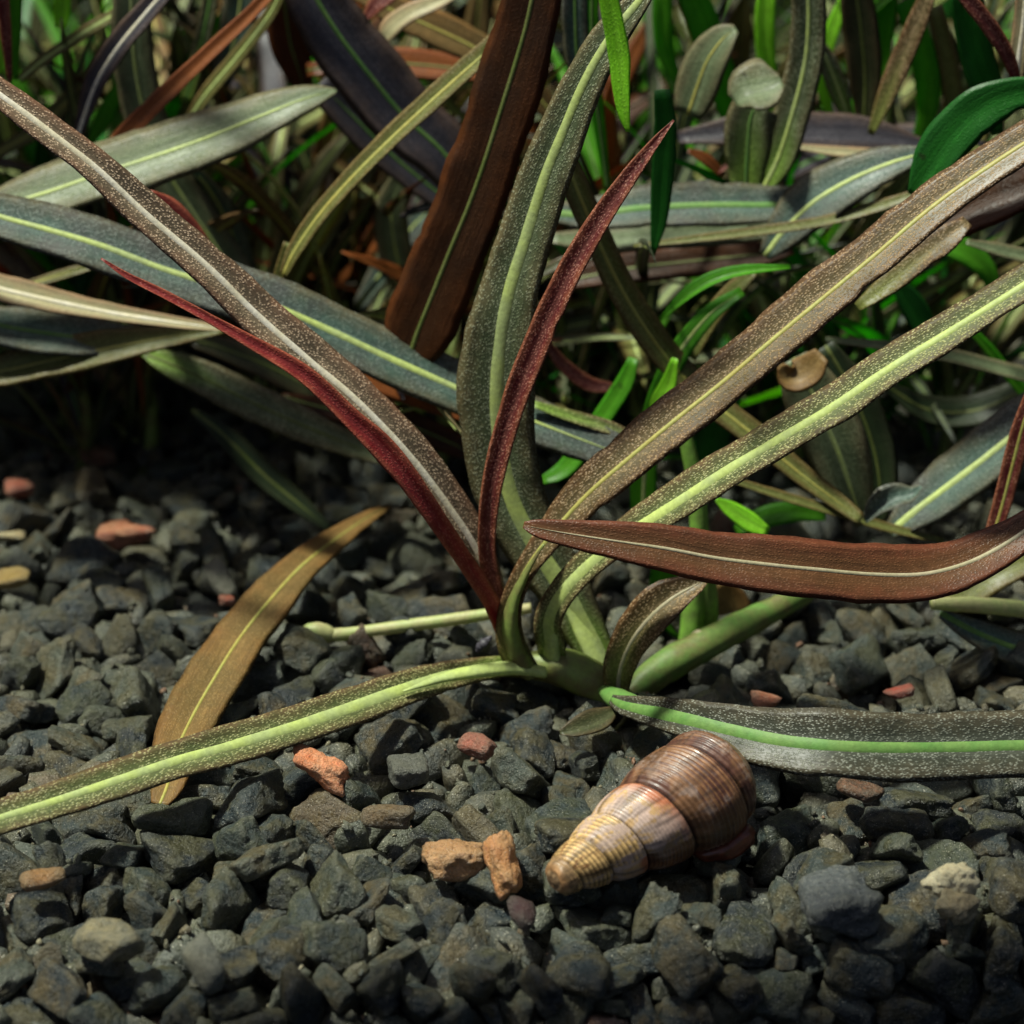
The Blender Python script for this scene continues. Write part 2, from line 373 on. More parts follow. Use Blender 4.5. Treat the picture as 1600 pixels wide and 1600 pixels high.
# every stone of the gravel bed: shape number, size (0.1 mm), x, y, z (0.1 mm), rotation vector (1/20 rad)
STONE_DATA = [
4,66,127,-389,-33,-39,21,5,0,71,175,-349,-35,42,-43,-6,18,66,257,-386,-46,-31,7,2,6,66,325,-378,-61,-32,4,17,29,66,-258,-269,-19,-8,2,-41,20,66,234,-204,-3,60,-10,8,0,57,-130,-398,-15,-45,-6,12,6,66,188,-295,-14,20,-5,-47,25,66,49,-401,-34,-1,-3,-7,3,66,-209,-211,-5,41,27,-3,
27,57,-354,-336,-25,-55,-21,12,34,71,-266,-236,-6,-1,3,-61,15,66,308,28,-9,20,-48,-14,27,66,278,-360,-28,16,52,6,29,57,-215,-331,-25,-12,31,-31,19,66,363,-360,-43,32,26,17,33,57,193,-392,-59,-3,-57,-18,19,66,8,-386,-22,-19,-19,-56,29,57,-136,-320,-16,-32,29,-10,16,66,291,-383,-92,-1,-39,-38,
31,50,-327,-419,-36,20,48,23,3,66,-38,-377,-47,15,-8,21,29,66,312,-320,-32,4,5,-31,7,66,-150,-437,-33,-30,2,30,30,57,-164,-398,-18,24,-45,-8,28,66,309,-238,-24,0,-40,-42,13,66,-418,244,-10,5,8,-37,12,66,61,-338,-37,-30,-51,15,10,57,-130,-266,-5,20,3,45,29,50,364,-375,-80,30,-12,15,
25,66,-50,-121,-4,24,5,11,29,66,-103,-111,-11,-55,-8,-17,16,66,383,-318,-18,-7,2,-56,3,57,-94,-421,-34,-49,26,-16,33,66,-192,-300,-2,50,23,11,31,66,6,-163,-11,22,-43,0,21,57,-253,-411,-44,13,-27,-26,9,66,141,-1,-4,-15,-27,17,26,57,104,-344,-26,-44,18,-35,2,66,-409,30,-13,-4,-15,24,
32,50,165,-396,-49,-8,-8,42,16,57,-185,26,7,-1,12,3,24,66,264,-319,-7,-34,10,16,31,66,-326,-34,-12,8,-41,-4,3,66,-154,12,-8,23,9,15,13,66,332,-280,-30,-4,-14,55,5,66,-415,120,-6,-45,-2,-1,18,57,-215,-267,-10,1,37,27,18,57,247,-388,-78,-20,7,-1,27,66,408,24,-11,9,-10,-49,
12,62,-445,168,-12,-50,12,9,5,57,-29,-421,-30,32,-27,9,28,66,-498,336,-9,27,19,5,11,57,320,-211,-5,56,8,-9,10,44,-53,-347,-27,9,18,-37,16,57,18,-287,-24,21,-38,-15,22,46,23,-419,-34,38,-4,-20,13,57,-205,-408,-25,1,-1,26,24,50,128,-402,-73,-53,3,-14,25,57,-294,-436,-49,-12,12,-36,
27,66,-228,-403,-14,11,-5,-58,32,57,-169,-310,-18,-3,6,30,15,66,-5,-405,-62,-20,-14,35,1,66,20,-112,-17,39,-37,-15,19,66,-285,169,-6,18,5,-28,26,50,-376,-29,-19,16,3,22,14,44,-84,-350,-30,55,-20,-7,23,50,-128,-423,-32,-14,-45,21,5,66,-96,259,-11,27,7,2,2,66,-154,-210,-20,20,54,25,
18,66,-224,-9,-10,-3,44,41,31,66,-385,-288,-29,-16,-49,-30,5,66,320,88,-2,13,6,-12,19,57,-16,-49,-4,-56,0,16,14,66,-435,403,2,36,46,9,10,57,-68,-423,-47,-27,-1,-32,8,57,357,35,-17,-50,-9,-10,15,66,-180,411,-14,-3,-17,60,17,50,-13,-397,-35,20,50,1,21,66,-335,-222,-26,-23,-1,-2,
3,66,117,-304,-36,7,49,-4,18,50,370,-252,-20,7,54,6,11,66,-234,-433,-44,9,-17,-35,24,50,-313,-315,-39,11,41,-11,19,57,160,-311,-26,-46,-2,-38,17,66,-335,-255,-30,-32,-15,2,4,50,-272,-342,-31,33,14,-30,5,57,211,-321,-34,-16,-36,11,3,57,-344,-425,-62,-52,3,21,17,66,-17,-303,-21,-27,-3,-19,
28,66,-59,102,0,-5,57,24,21,50,299,-266,-13,37,-24,9,33,57,12,-22,-17,6,10,-8,32,66,-373,179,-22,-55,-3,2,5,57,-363,261,-3,21,7,0,32,66,69,-100,-13,21,37,40,19,44,-199,-445,-30,-4,55,-13,2,57,-370,-401,-40,-55,-15,-25,0,66,-24,-224,-34,-7,-38,24,20,50,-114,-322,-28,2,-13,-13,
4,57,-66,-192,-25,56,9,-17,0,66,34,-218,-22,3,-1,6,29,66,365,75,-11,-15,5,32,26,50,-174,-161,-16,7,-2,13,32,57,-279,-302,-29,45,-27,2,16,50,-325,96,-14,-15,40,19,34,57,-42,-188,-12,-5,9,48,28,57,-339,184,-15,24,28,41,28,50,-356,83,-14,3,-14,18,28,66,102,-358,-56,-12,19,57,
15,50,-73,-387,-45,18,-21,-33,21,44,-316,-240,-13,50,12,-12,11,50,-368,-101,-15,-3,-58,7,28,57,380,-7,-14,39,-22,-22,6,50,97,-405,-73,40,-16,-30,22,44,-276,-398,-46,4,1,-46,4,50,-119,127,1,15,42,28,7,66,46,-265,-2,15,-58,11,35,57,12,-71,-19,11,-9,2,24,66,221,-222,-32,29,14,14,
19,57,-427,-36,-18,3,16,48,11,50,-154,-355,-20,34,43,12,34,66,391,-170,-12,18,31,28,16,57,41,-408,-69,41,0,34,10,37,142,-344,-25,2,-20,55,4,57,382,-209,-35,-5,52,6,24,66,-199,148,-5,-30,-44,18,26,44,76,-313,-30,-27,-9,-17,27,62,10,-196,-31,-27,-45,2,16,66,-369,493,-22,5,-1,-52,
9,50,-438,23,-19,14,-20,7,1,55,-303,-271,-19,-12,-5,-33,22,66,-243,515,-7,9,-4,45,5,66,250,-38,-10,34,-4,13,20,66,-64,174,2,-11,-6,-15,33,66,-297,118,-17,-8,7,45,29,66,-41,-428,-68,22,23,-5,2,57,-328,52,-34,15,27,-47,30,44,22,-352,-27,-5,14,-49,5,57,-393,88,-17,-24,17,-10,
15,66,-126,405,-7,-4,13,39,11,66,93,192,-9,37,-27,11,19,66,-331,383,-13,6,0,-18,2,50,207,-358,-33,-17,11,-29,8,57,-57,-226,-34,-40,20,4,1,66,241,71,-31,16,-15,9,20,66,-188,466,-3,-30,-34,14,23,66,267,48,-31,8,35,17,31,66,46,-310,-16,-45,41,-4,19,66,159,-386,-83,-16,44,-40,
34,57,-351,-47,-25,-16,30,-53,12,50,75,-394,-48,1,-13,-36,22,50,-23,-91,-8,-19,-26,-11,9,57,-318,239,-12,-5,40,10,24,50,-360,559,-4,53,29,2,34,66,-98,-148,-15,3,-40,-14,29,66,-214,457,-15,-15,-29,21,14,57,-150,122,-14,-9,29,16,11,37,-255,-353,-26,25,-30,-33,9,57,-184,-452,-50,23,-2,5,
35,66,-3,-326,-41,-1,11,14,9,57,-41,74,-3,44,8,-18,28,82,-186,275,-8,-60,-10,-11,28,50,-97,-264,-19,18,37,12,13,66,-63,-57,-20,16,-5,53,9,57,293,152,-31,-29,-32,-28,35,57,-187,-337,-39,9,3,-44,7,66,-129,299,-13,46,17,18,32,57,-295,256,-1,-13,-32,12,12,66,-408,-90,-30,1,-7,57,
0,66,-250,-187,-18,2,-58,22,32,50,-315,-284,-36,38,-16,3,24,66,200,-156,-14,2,4,-32,9,66,356,-147,-37,37,7,9,26,44,-209,-146,-15,0,-56,0,14,50,-331,-64,-24,2,57,3,8,50,-90,42,-8,-50,12,-17,11,55,223,77,-12,-42,28,-14,35,57,-190,-22,-12,8,7,16,27,57,-80,-293,-41,-28,3,-17,
18,57,226,-351,-57,30,36,-8,22,57,-202,-240,-20,-9,3,55,33,44,-84,-392,-27,24,-20,-54,14,50,-133,51,-4,41,7,-27,18,57,-124,-188,-21,-24,0,23,17,57,-264,405,-20,23,53,2,11,57,-319,-114,-20,-1,-21,25,17,44,-110,-287,-23,-16,-20,-49,14,44,345,-232,-20,44,-27,6,3,66,-466,213,-8,-42,11,1,
30,55,117,-112,-13,0,-6,20,12,57,-360,-338,-42,-54,-18,7,34,66,210,-392,-88,-13,34,31,8,66,-323,-360,-44,13,0,8,32,66,-368,-122,-33,-42,15,-7,31,66,-254,-143,-28,-7,-33,-48,28,57,-394,212,-15,-9,-36,38,23,44,59,-127,-19,-24,-31,37,3,57,-145,452,-3,10,-7,22,24,50,-149,-277,-26,-49,-8,-37,
30,50,274,-198,-32,12,5,-25,23,57,-134,262,-27,10,26,54,6,50,-154,177,-7,47,-31,-12,35,66,-466,158,-37,10,-60,-8,19,44,-241,-303,-34,-10,-10,42,12,50,-343,-308,-38,27,1,-34,33,37,-345,-383,-43,16,2,20,17,82,342,117,-25,-4,16,-37,19,66,117,-364,-74,31,41,-16,16,57,-325,323,-15,12,30,-8,
18,57,338,-341,-35,24,22,8,20,44,-411,-124,-31,21,25,-22,19,57,-75,-161,-12,-26,51,-13,28,66,364,-20,-32,-5,-43,-6,23,46,-355,-281,-19,43,-18,-27,7,82,413,80,-4,-20,-47,20,15,57,-177,217,-15,-6,-37,-10,23,66,-300,-387,-31,-3,12,36,4,50,-410,495,-18,11,4,-17,11,50,420,-31,-13,2,8,30,
24,66,-211,323,-30,-17,14,-14,25,66,-577,653,0,51,-27,-15,8,71,-414,434,-14,-22,-20,-47,31,57,-408,150,-10,33,-5,9,12,66,-388,6,-26,23,-2,-46,21,66,272,-71,-9,3,6,-8,31,57,-103,144,-4,-16,-19,57,14,57,425,9,-23,-3,1,-52,16,66,-393,294,-3,-5,18,-43,13,66,224,7,-28,25,-45,20,
4,57,-93,69,4,-3,-21,-38,17,50,-440,65,-18,17,11,-42,20,50,-157,-243,-25,3,27,31,3,57,-52,-328,-42,-31,-53,0,19,62,456,28,-8,9,-44,25,2,66,-89,-326,-43,-36,-31,1,29,44,-306,63,-15,-24,-25,-43,19,66,86,-142,-28,-50,-20,-21,7,71,373,-326,-52,-9,-40,45,28,66,-351,7,-29,7,3,1,
27,44,-277,-366,-41,-41,-8,3,25,44,-9,-216,-24,30,24,-49,9,44,203,-364,-52,32,-36,5,20,66,-249,-67,-15,-9,-13,-10,6,57,187,-26,-14,31,45,14,12,37,338,-370,-40,48,12,-12,4,66,-367,439,-30,10,-17,45,33,57,369,-177,-34,32,44,-2,22,44,367,113,-5,-13,15,-14,13,50,-485,306,-22,-37,34,-3,
29,30,72,-407,-58,48,-25,2,30,37,80,-338,-25,47,39,-5,15,57,160,29,-23,8,-39,-23,28,66,-410,737,-15,19,-6,-29,2,57,-457,326,-6,-23,-2,38,3,50,-202,-64,-9,21,-5,39,15,66,-560,627,-29,29,0,9,12,66,-513,444,-29,11,18,-27,21,57,-429,-151,-33,-6,39,-31,6,66,-239,196,-12,31,-25,-35,
3,37,-180,-364,-28,-29,36,-6,24,37,48,-146,-30,-8,-54,14,8,50,-81,-258,-31,29,33,11,16,44,302,111,-22,-11,-6,47,33,55,-384,667,-20,-3,43,15,32,57,-462,405,-17,-27,-1,7,15,57,-210,-287,-30,2,-59,3,6,57,387,54,-30,21,11,-42,24,44,39,-178,-29,47,-35,-12,33,50,-384,374,-11,61,-7,-11,
15,66,275,336,-19,1,10,-51,30,44,-367,-235,-20,-25,-31,31,26,37,-278,536,7,1,-7,46,17,57,-168,355,-13,1,54,11,22,50,450,574,-14,-46,8,13,0,44,-22,-144,-33,4,20,-34,3,50,-401,527,-3,-4,-9,-22,35,50,41,-97,-27,-3,14,33,26,38,-116,373,-18,-38,4,0,24,66,229,-280,-36,-11,19,-43,
20,66,-183,171,-25,-22,53,2,3,57,266,149,-38,-6,-14,-34,11,37,-18,-423,-52,10,25,29,16,50,-523,600,-21,-8,-10,4,23,50,-321,290,-6,42,-15,-5,9,66,-569,582,-26,14,-26,31,14,66,-445,363,-20,-28,-42,37,26,50,-88,-57,2,-51,-13,-23,16,50,-292,-395,-62,5,-58,-10,0,57,18,111,-4,-17,-33,-1,
10,57,237,-302,-14,-1,-3,-44,17,55,-260,259,-20,-17,-20,-8,2,50,-298,405,-39,15,19,-47,26,50,-348,538,-18,8,-22,-33,22,66,280,-288,-30,8,-12,-61,8,37,368,-283,-27,-19,44,-3,4,50,-299,-197,-14,29,-46,5,31,71,44,-368,-64,27,16,-34,13,55,164,-266,-19,54,26,5,28,57,154,-357,-62,19,2,32,
0,50,-331,523,-21,-12,-3,14,27,66,318,373,-29,-32,29,-4,1,37,-337,-287,-21,-5,-15,-36,20,55,413,455,2,-36,-44,2,3,30,-52,-304,-19,9,48,0,34,50,355,-310,-30,8,-18,57,21,50,-295,465,-21,-10,-20,42,1,44,-130,-125,-26,10,-37,-14,26,57,-50,19,-15,13,-1,37,10,66,-526,503,-29,6,44,11,
7,66,457,506,-13,8,58,8,34,71,94,-287,-8,-43,24,-10,11,66,97,-181,0,39,-35,-11,19,66,-355,226,-25,-3,2,-36,20,57,243,109,-14,-19,-6,-55,31,57,66,-181,-33,-19,-19,23,12,50,-51,-15,-17,-36,-26,3,21,22,-113,-412,-28,-1,16,-45,6,44,214,33,-30,32,13,-18,29,66,-171,-386,-57,-28,10,-2,
28,50,-354,146,-15,-34,21,-32,26,57,-58,62,-18,10,-48,-1,32,37,312,11,-37,14,50,12,31,44,-261,318,-22,13,-19,-38,4,66,74,-415,-89,26,21,-16,22,66,376,278,-16,6,7,-30,16,50,-155,-105,-30,20,24,-51,26,66,-127,-148,-35,18,-55,22,12,50,-445,-66,-16,2,-7,13,10,37,443,355,-25,-24,-1,-9,
7,37,-419,-106,-24,16,6,-44,5,46,449,-24,-15,-17,-52,-22,33,82,-118,96,-17,-48,-36,0,15,37,-302,417,-18,55,-8,23,20,37,463,374,-19,8,-7,-43,15,57,217,343,-20,10,35,-16,32,57,167,-62,-8,-40,-39,-15,11,57,127,159,-7,-23,-55,3,4,44,-110,-368,-42,20,-18,-45,6,82,404,153,-23,9,20,6,
7,50,297,68,-17,-42,-13,13,10,37,-469,125,-33,-41,46,8,13,57,-82,-438,-70,28,12,-6,18,57,31,3,-12,-10,-23,-44,7,57,253,400,-10,-28,-39,25,13,44,-381,-155,-27,-49,27,13,17,50,-437,308,-16,-40,24,2,33,57,-187,-416,-49,-25,-34,14,26,57,-380,-247,-41,6,2,-19,2,57,-329,-395,-55,-27,-9,3,
0,50,-104,219,-23,-51,-33,-7,29,50,205,-263,-30,-12,-18,3,19,44,-321,432,-16,-14,49,-28,20,66,476,559,-18,16,18,-19,34,66,-53,543,-26,-34,-17,9,1,44,-119,-440,-56,0,-33,45,27,66,321,-189,-26,55,26,12,29,57,-26,-305,-56,-22,-56,-10,34,44,-355,61,-25,-24,-7,0,16,66,135,264,-31,-31,26,43,
34,44,-254,-324,-35,-19,23,-24,33,50,-142,-24,-4,-55,-18,-15,14,44,251,-210,-36,-17,15,27,35,44,-499,527,-22,31,32,19,0,37,245,-233,-28,-26,4,16,2,57,112,98,-4,-44,3,1,29,57,-99,-206,-39,-48,34,-1,6,37,-248,298,-23,-3,45,-19,29,57,-179,-128,-29,-33,-35,-12,21,44,-46,-138,-29,-47,-20,34,
34,66,-455,593,-20,2,1,36,24,71,-131,-409,-66,-9,35,-23,3,57,216,-362,-80,-25,-9,-44,31,66,-249,455,-5,23,-2,49,16,62,290,-345,-54,58,-10,2,17,57,-211,-373,-38,-24,4,14,0,66,-7,-263,-30,-38,-17,8,28,57,-333,630,-19,36,15,18,26,66,-351,706,-30,17,-2,60,32,66,-17,-181,-35,10,11,15,
2,57,-492,268,-23,-9,-40,-26,12,50,-380,49,-29,-47,-21,21,23,44,253,-271,-16,48,-22,-23,29,44,72,-19,-16,41,47,3,1,66,-241,-365,-47,24,2,15,15,57,387,-253,-39,-7,-10,26,29,44,-385,262,-24,34,-46,15,11,44,308,355,-24,23,-2,-31,18,57,-380,338,-18,6,54,30,18,66,-404,394,-22,4,0,29,
2,50,-290,273,-16,15,17,-36,21,66,365,332,-9,-43,34,4,18,44,-398,464,-24,14,-6,26,31,44,-520,530,-18,41,-36,22,9,66,240,-341,-30,22,-34,-17,25,44,-233,361,-21,5,-7,8,3,50,-458,434,-18,11,-35,47,18,37,-310,448,-10,-13,-23,-36,17,66,257,471,-6,-34,40,20,25,66,-119,-60,-27,-10,-8,-15,
4,57,-200,25,-21,-14,-16,5,18,50,-407,-15,-27,58,-20,5,33,50,-160,-417,-39,-12,42,-32,2,30,332,0,-32,-45,-35,-11,24,50,-440,-6,-38,-26,45,8,20,37,-201,336,-10,-18,-49,5,18,50,401,-6,-37,-4,16,29,20,62,-23,146,-19,-35,-17,-42,28,57,-281,-230,-27,-21,4,18,35,50,-215,113,-18,42,44,9,
33,50,-342,-139,-23,23,-38,-28,25,46,102,346,-4,12,-2,57,32,50,-127,-374,-27,36,-45,-21,25,44,-116,-213,-27,11,-4,-20,26,66,419,-153,-15,51,16,23,3,66,-273,48,-22,-18,-7,18,24,37,413,-183,-30,-9,36,35,8,57,256,-193,-16,-60,13,-9,20,44,-371,110,-23,1,11,-28,34,44,276,-373,-55,-15,-38,48,
20,66,509,361,-23,-16,-25,35,19,50,461,153,-13,5,6,-29,3,50,-254,-282,-48,19,-3,4,29,37,-374,-74,-19,-12,-2,-25,14,66,-532,408,-10,-17,31,-24,26,50,-234,77,-31,-4,-8,-4,31,66,26,-53,-39,50,28,7,13,37,483,390,-25,2,23,-26,13,50,280,458,-23,17,-5,29,2,57,-247,-212,-26,-8,9,60,
4,37,-357,40,-23,-3,62,2,10,57,-532,715,-6,-29,49,-4,1,50,202,86,-29,-35,26,-5,23,44,217,50,-27,-26,-12,-38,17,50,-371,406,-36,39,-12,-43,16,57,-122,24,-35,15,7,-26,1,82,-285,220,-16,45,33,-16,13,22,-45,-409,-52,-9,-57,-22,9,55,-542,556,-32,-15,51,-16,28,55,-307,350,-32,8,-18,11,
34,44,360,-215,-29,-33,24,-13,14,57,-473,37,-23,-17,56,21,12,50,352,-51,-20,4,49,-28,13,57,-541,719,-28,1,2,-13,13,50,-407,677,-13,-29,-31,35,17,57,-202,-185,-32,4,-17,54,6,37,-399,-214,-36,4,-15,-15,5,55,-338,278,-16,-11,6,-5,31,66,-350,364,-38,-56,25,2,33,50,312,194,-37,-30,15,-15,
8,50,-94,313,-23,9,-9,54,28,37,-468,177,-22,7,-50,-21,3,57,-325,157,-34,48,-7,-4,35,66,103,118,-13,12,-1,32,32,66,186,61,-39,52,-21,-1,32,66,-438,103,-33,21,-32,-19,26,44,344,-368,-100,26,26,32,32,50,-586,746,-28,10,-27,-47,34,44,-164,465,-10,1,22,-25,5,57,-69,238,-27,57,2,-18,
32,50,-83,-86,-18,18,-9,-18,28,30,-260,374,-18,-44,0,-42,27,50,-59,268,-20,-1,41,14,0,66,-474,470,-23,24,40,-11,16,57,184,-303,-50,14,0,-48,27,57,-398,-325,-49,37,41,14,14,44,-197,-302,-48,-26,48,-11,35,44,-348,454,-19,-49,28,-21,22,66,-333,587,-22,-5,-6,-26,2,37,45,-27,-30,-12,-5,-7,
6,57,125,48,-21,36,-8,-38,10,57,156,457,5,-10,1,46,34,30,-325,219,-24,-12,-5,49,8,50,-16,96,-7,1,18,-60,15,57,123,-258,-38,38,19,23,15,66,159,-272,-45,5,8,-53,24,50,304,40,-32,-23,6,-56,9,22,203,-197,-24,50,6,7,6,66,262,163,-15,-18,-4,35,29,55,-394,568,-13,-45,-35,4,
5,66,-366,-81,-38,-3,5,23,34,37,101,-67,-40,-16,28,-14,22,57,-379,-435,-49,-11,-34,33,10,57,183,84,-13,-23,-50,16,15,44,-33,-122,-37,26,-17,-12,6,22,-355,-372,-40,-29,46,19,6,44,347,364,-30,1,15,29,9,50,-154,246,-32,38,-15,1,35,57,-443,540,-17,-24,-13,21,29,44,-148,210,-24,43,-28,32,
2,50,-258,-434,-64,7,0,-41,33,50,-412,-29,-45,54,-28,5,7,37,470,361,-27,-32,29,-36,12,50,-99,-425,-64,4,-35,-51,16,66,-342,812,-12,36,0,3,4,50,-416,324,-12,-21,6,-37,16,30,-344,87,-29,33,-6,-7,10,57,-210,-408,-54,19,1,36,14,50,298,420,-17,-20,-2,15,13,66,508,219,-30,23,-9,-2,
33,66,164,439,-10,31,45,-23,3,44,537,422,-22,17,33,30,30,50,99,-42,-43,7,-60,1,6,44,-381,-193,-20,41,-12,-25,15,57,21,464,2,57,18,-5,1,50,240,-356,-72,28,40,-7,30,22,-270,-432,-54,1,7,-29,18,50,185,-403,-94,-24,13,16,4,57,199,-193,-39,-2,-1,-44,5,57,-239,-314,-54,37,-45,13,
11,55,276,86,-30,-22,-3,-1,16,55,476,426,-17,17,18,-3,7,50,-5,266,-4,-2,-8,27,15,44,-23,-14,-9,42,44,-9,24,57,54,486,-4,-5,50,-2,1,66,-97,181,-19,11,5,10,16,30,-270,338,-26,12,0,24,25,44,-334,477,-25,12,25,-12,25,66,-301,189,-36,-47,20,1,11,44,-90,353,-22,32,-31,-26,
17,50,-325,217,-40,-1,-6,16,8,66,240,-145,-28,42,22,-27,5,50,-513,309,-16,-15,-55,13,20,50,244,350,-14,19,-37,-33,3,37,-448,261,-19,16,-18,15,9,66,-488,772,-15,20,54,18,35,57,-362,-389,-60,21,-13,-33,5,66,79,156,-22,44,38,-6,26,55,-471,554,-20,6,3,40,3,44,-73,338,-17,38,23,-13,
27,37,96,179,-19,-5,19,41,4,38,-137,337,-23,-5,0,4,18,30,-375,-314,-35,6,7,2,15,44,-126,-241,-25,34,30,-14,8,57,-152,-64,-9,2,-6,50,24,37,227,447,-26,21,55,-5,15,44,295,-210,-19,3,-55,-2,24,57,-448,-106,-19,-39,-18,12,13,37,-71,-239,-39,18,19,-50,0,57,334,-327,-80,-27,-5,-45,
14,44,38,-2,-34,5,-15,-10,17,37,-219,-460,-49,29,3,-48,16,37,-352,603,-7,-4,5,25,15,50,-288,-275,-46,-1,20,-26,19,44,440,664,-16,-4,-4,-47,19,22,-154,-86,-17,-6,26,25,26,44,-180,-92,-15,-57,-19,-3,1,82,-4,-106,-37,-51,36,2,9,57,-407,903,-31,-39,19,-20,3,57,-474,319,-36,3,-10,-23,
5,37,-100,-170,-35,3,11,-39,31,66,83,-323,-60,-61,-3,1,0,66,171,130,-18,-5,-50,-14,11,57,213,420,-26,-6,-5,-9,10,57,403,319,-17,-40,14,-18,9,30,324,36,-32,-49,-27,5,2,66,122,418,-1,9,13,-30,26,50,-311,20,-41,1,0,14,13,28,125,-330,-28,-31,-27,-23,23,57,-323,556,-31,-31,-12,-33,
13,50,-287,316,-27,-18,-33,39,32,57,536,467,-11,-21,-6,-30,27,66,-244,-238,-41,-1,-5,6,35,44,-172,-249,-33,-26,-50,-11,25,57,-157,52,-16,-2,20,-43,4,57,36,381,-1,-28,0,2,15,37,506,452,-31,-24,36,-19,5,28,-76,-269,-42,-38,-3,-15,23,37,-419,201,-19,-26,21,40,34,44,-270,-454,-54,-53,-17,-12,
20,57,444,182,-29,13,-47,24,2,66,608,832,-9,16,-9,2,32,57,421,546,-19,-19,19,-6,15,50,-464,503,-22,-24,-32,31,11,30,-75,296,-17,-3,-8,51,27,38,-69,-358,-50,-28,-11,-19,32,66,-473,2,-33,37,7,15,10,66,-548,759,-14,-19,-23,47,23,22,-12,-100,-18,18,57,0,34,30,-76,-330,-36,-30,-37,0,
17,30,326,-353,-52,-39,-15,19,21,50,249,32,-36,-22,7,-24,11,57,-158,369,-27,11,52,15,6,50,-339,-97,-35,16,-36,-47,21,22,341,-360,-58,-33,11,-19,26,37,-563,708,-41,19,42,34,29,57,192,455,-3,-9,10,6,33,37,-293,-306,-58,-20,8,-8,18,50,-53,-286,-46,12,-22,5,15,37,281,14,-31,-35,-40,5,
23,66,316,-333,-97,21,30,31,2,66,-489,647,-19,37,-45,11,7,66,93,774,-11,3,45,30,8,57,168,-11,-33,-35,-32,-17,5,50,56,-114,-40,-42,15,-11,25,30,222,-338,-51,-13,-11,-1,2,57,-295,554,-9,29,13,3,10,44,322,-39,-34,-1,-34,3,10,66,-292,524,-36,43,-31,-20,5,57,-263,380,-41,-25,-53,3,
30,66,401,-354,-75,15,2,35,34,57,-540,474,-24,-20,49,-10,6,50,-229,295,-36,-13,10,41,16,50,125,684,-35,27,36,6,15,44,-328,456,-23,-6,44,-8,24,66,10,29,-17,34,-40,22,27,38,289,440,-21,-40,27,25,34,44,31,-296,-47,3,4,-22,14,44,-253,350,-33,32,-12,40,13,66,402,-350,-96,-39,-36,-1,
28,57,-417,668,-31,54,-4,-4,8,44,-371,678,-15,28,-15,-17,17,57,352,54,-31,47,-10,-9,22,44,123,-64,-28,55,-17,-1,32,37,-381,-371,-50,-8,-23,24,17,50,-111,349,-30,18,-14,14,26,57,34,547,-14,-15,9,19,6,50,116,-15,-42,4,-1,54,12,46,19,-389,-73,-10,-8,16,23,50,343,204,-23,-14,31,1,
2,50,226,194,-30,10,36,4,23,37,-278,-417,-62,4,39,-20,10,66,276,-168,-11,26,-10,-9,35,44,195,380,-25,5,-8,-61,10,66,94,391,-30,7,31,-43,23,57,438,600,-24,2,-9,51,29,22,375,-356,-70,0,6,-20,25,44,14,-421,-75,-36,26,-16,20,66,345,20,-43,-24,58,0,21,44,-380,-208,-40,-16,-26,41,
27,37,200,-340,-60,-30,25,24,8,37,29,-106,-47,-44,-44,0,29,66,-26,200,2,40,43,-18,22,44,-393,749,-21,1,-16,6,3,50,-439,-49,-35,25,36,-3,24,30,-519,579,-36,-18,32,18,33,57,126,-36,-18,2,0,56,4,44,53,16,-40,-59,7,-10,20,44,198,-6,-31,-31,12,2,6,50,-555,490,-33,-40,19,39,
28,66,95,747,-27,23,3,-58,29,50,123,126,-29,-36,38,-1,10,57,-407,-255,-23,0,-23,-23,4,57,-325,-184,-31,8,-51,-19,4,82,276,692,-36,24,-57,1,0,66,-482,603,-32,56,18,-10,34,57,483,123,-36,-4,-39,16,23,57,265,-362,-80,47,-8,14,15,66,-489,188,-38,-1,3,8,23,30,-105,-404,-66,-37,-44,21,
35,44,-232,431,-32,-28,13,23,23,66,-309,113,-39,2,60,2,30,66,-527,345,-13,0,21,-44,10,66,-88,7,-13,35,41,-29,24,50,2,-361,-43,8,-49,8,13,57,420,30,-40,-52,-1,9,24,44,-344,416,-25,-26,11,10,22,57,294,518,-14,-22,-10,27,26,66,-490,232,-37,-9,-60,0,17,55,455,623,-24,-4,62,5,
3,50,-342,-460,-64,12,-14,13,5,57,467,223,-15,-35,24,1,14,44,-120,-261,-33,61,-6,4,31,44,-512,597,-43,25,55,12,21,62,392,-72,-12,59,-6,16,2,66,24,-151,-42,-53,-24,-6,4,50,-279,-35,-15,-12,4,-2,24,57,-154,-73,-37,-48,27,8,4,57,-137,-360,-41,11,3,20,20,57,-505,400,-30,28,-30,-23,
23,30,138,-383,-58,-56,-16,4,1,37,-296,384,-37,-26,1,-52,35,66,476,594,1,20,-10,-6,8,37,-302,-202,-33,23,1,-6,15,62,-107,-89,-38,52,-17,4,35,62,128,743,-8,8,-30,-32,34,66,94,-177,-27,-1,22,7,19,66,-105,610,-3,-52,-20,-9,26,50,584,753,-33,-27,10,-53,15,57,-1,68,-16,31,-42,23,
17,57,-234,19,-6,-25,-4,17,34,66,-206,557,-15,-1,18,-21,9,57,-67,484,-37,-10,-41,40,27,44,240,192,-36,1,32,-5,4,44,457,646,-16,21,37,-13,7,66,-305,428,-38,-41,-4,-5,1,50,59,-70,-38,-6,10,17,30,66,152,403,-10,-12,37,-37,11,44,-256,152,-23,-26,50,-27,7,57,-33,482,-28,-49,-39,0,
31,50,-279,482,-34,-45,8,37,33,66,404,198,-33,-5,-16,-41,12,50,-166,295,-38,39,-36,5,31,57,-201,95,-40,-8,62,2,3,66,434,718,-3,2,-10,-50,19,57,-208,-99,-12,-11,-24,29,21,44,309,669,-20,9,8,38,23,46,441,-46,-19,29,29,2,6,44,304,-354,-87,46,0,39,29,50,-288,578,-7,28,44,-23,
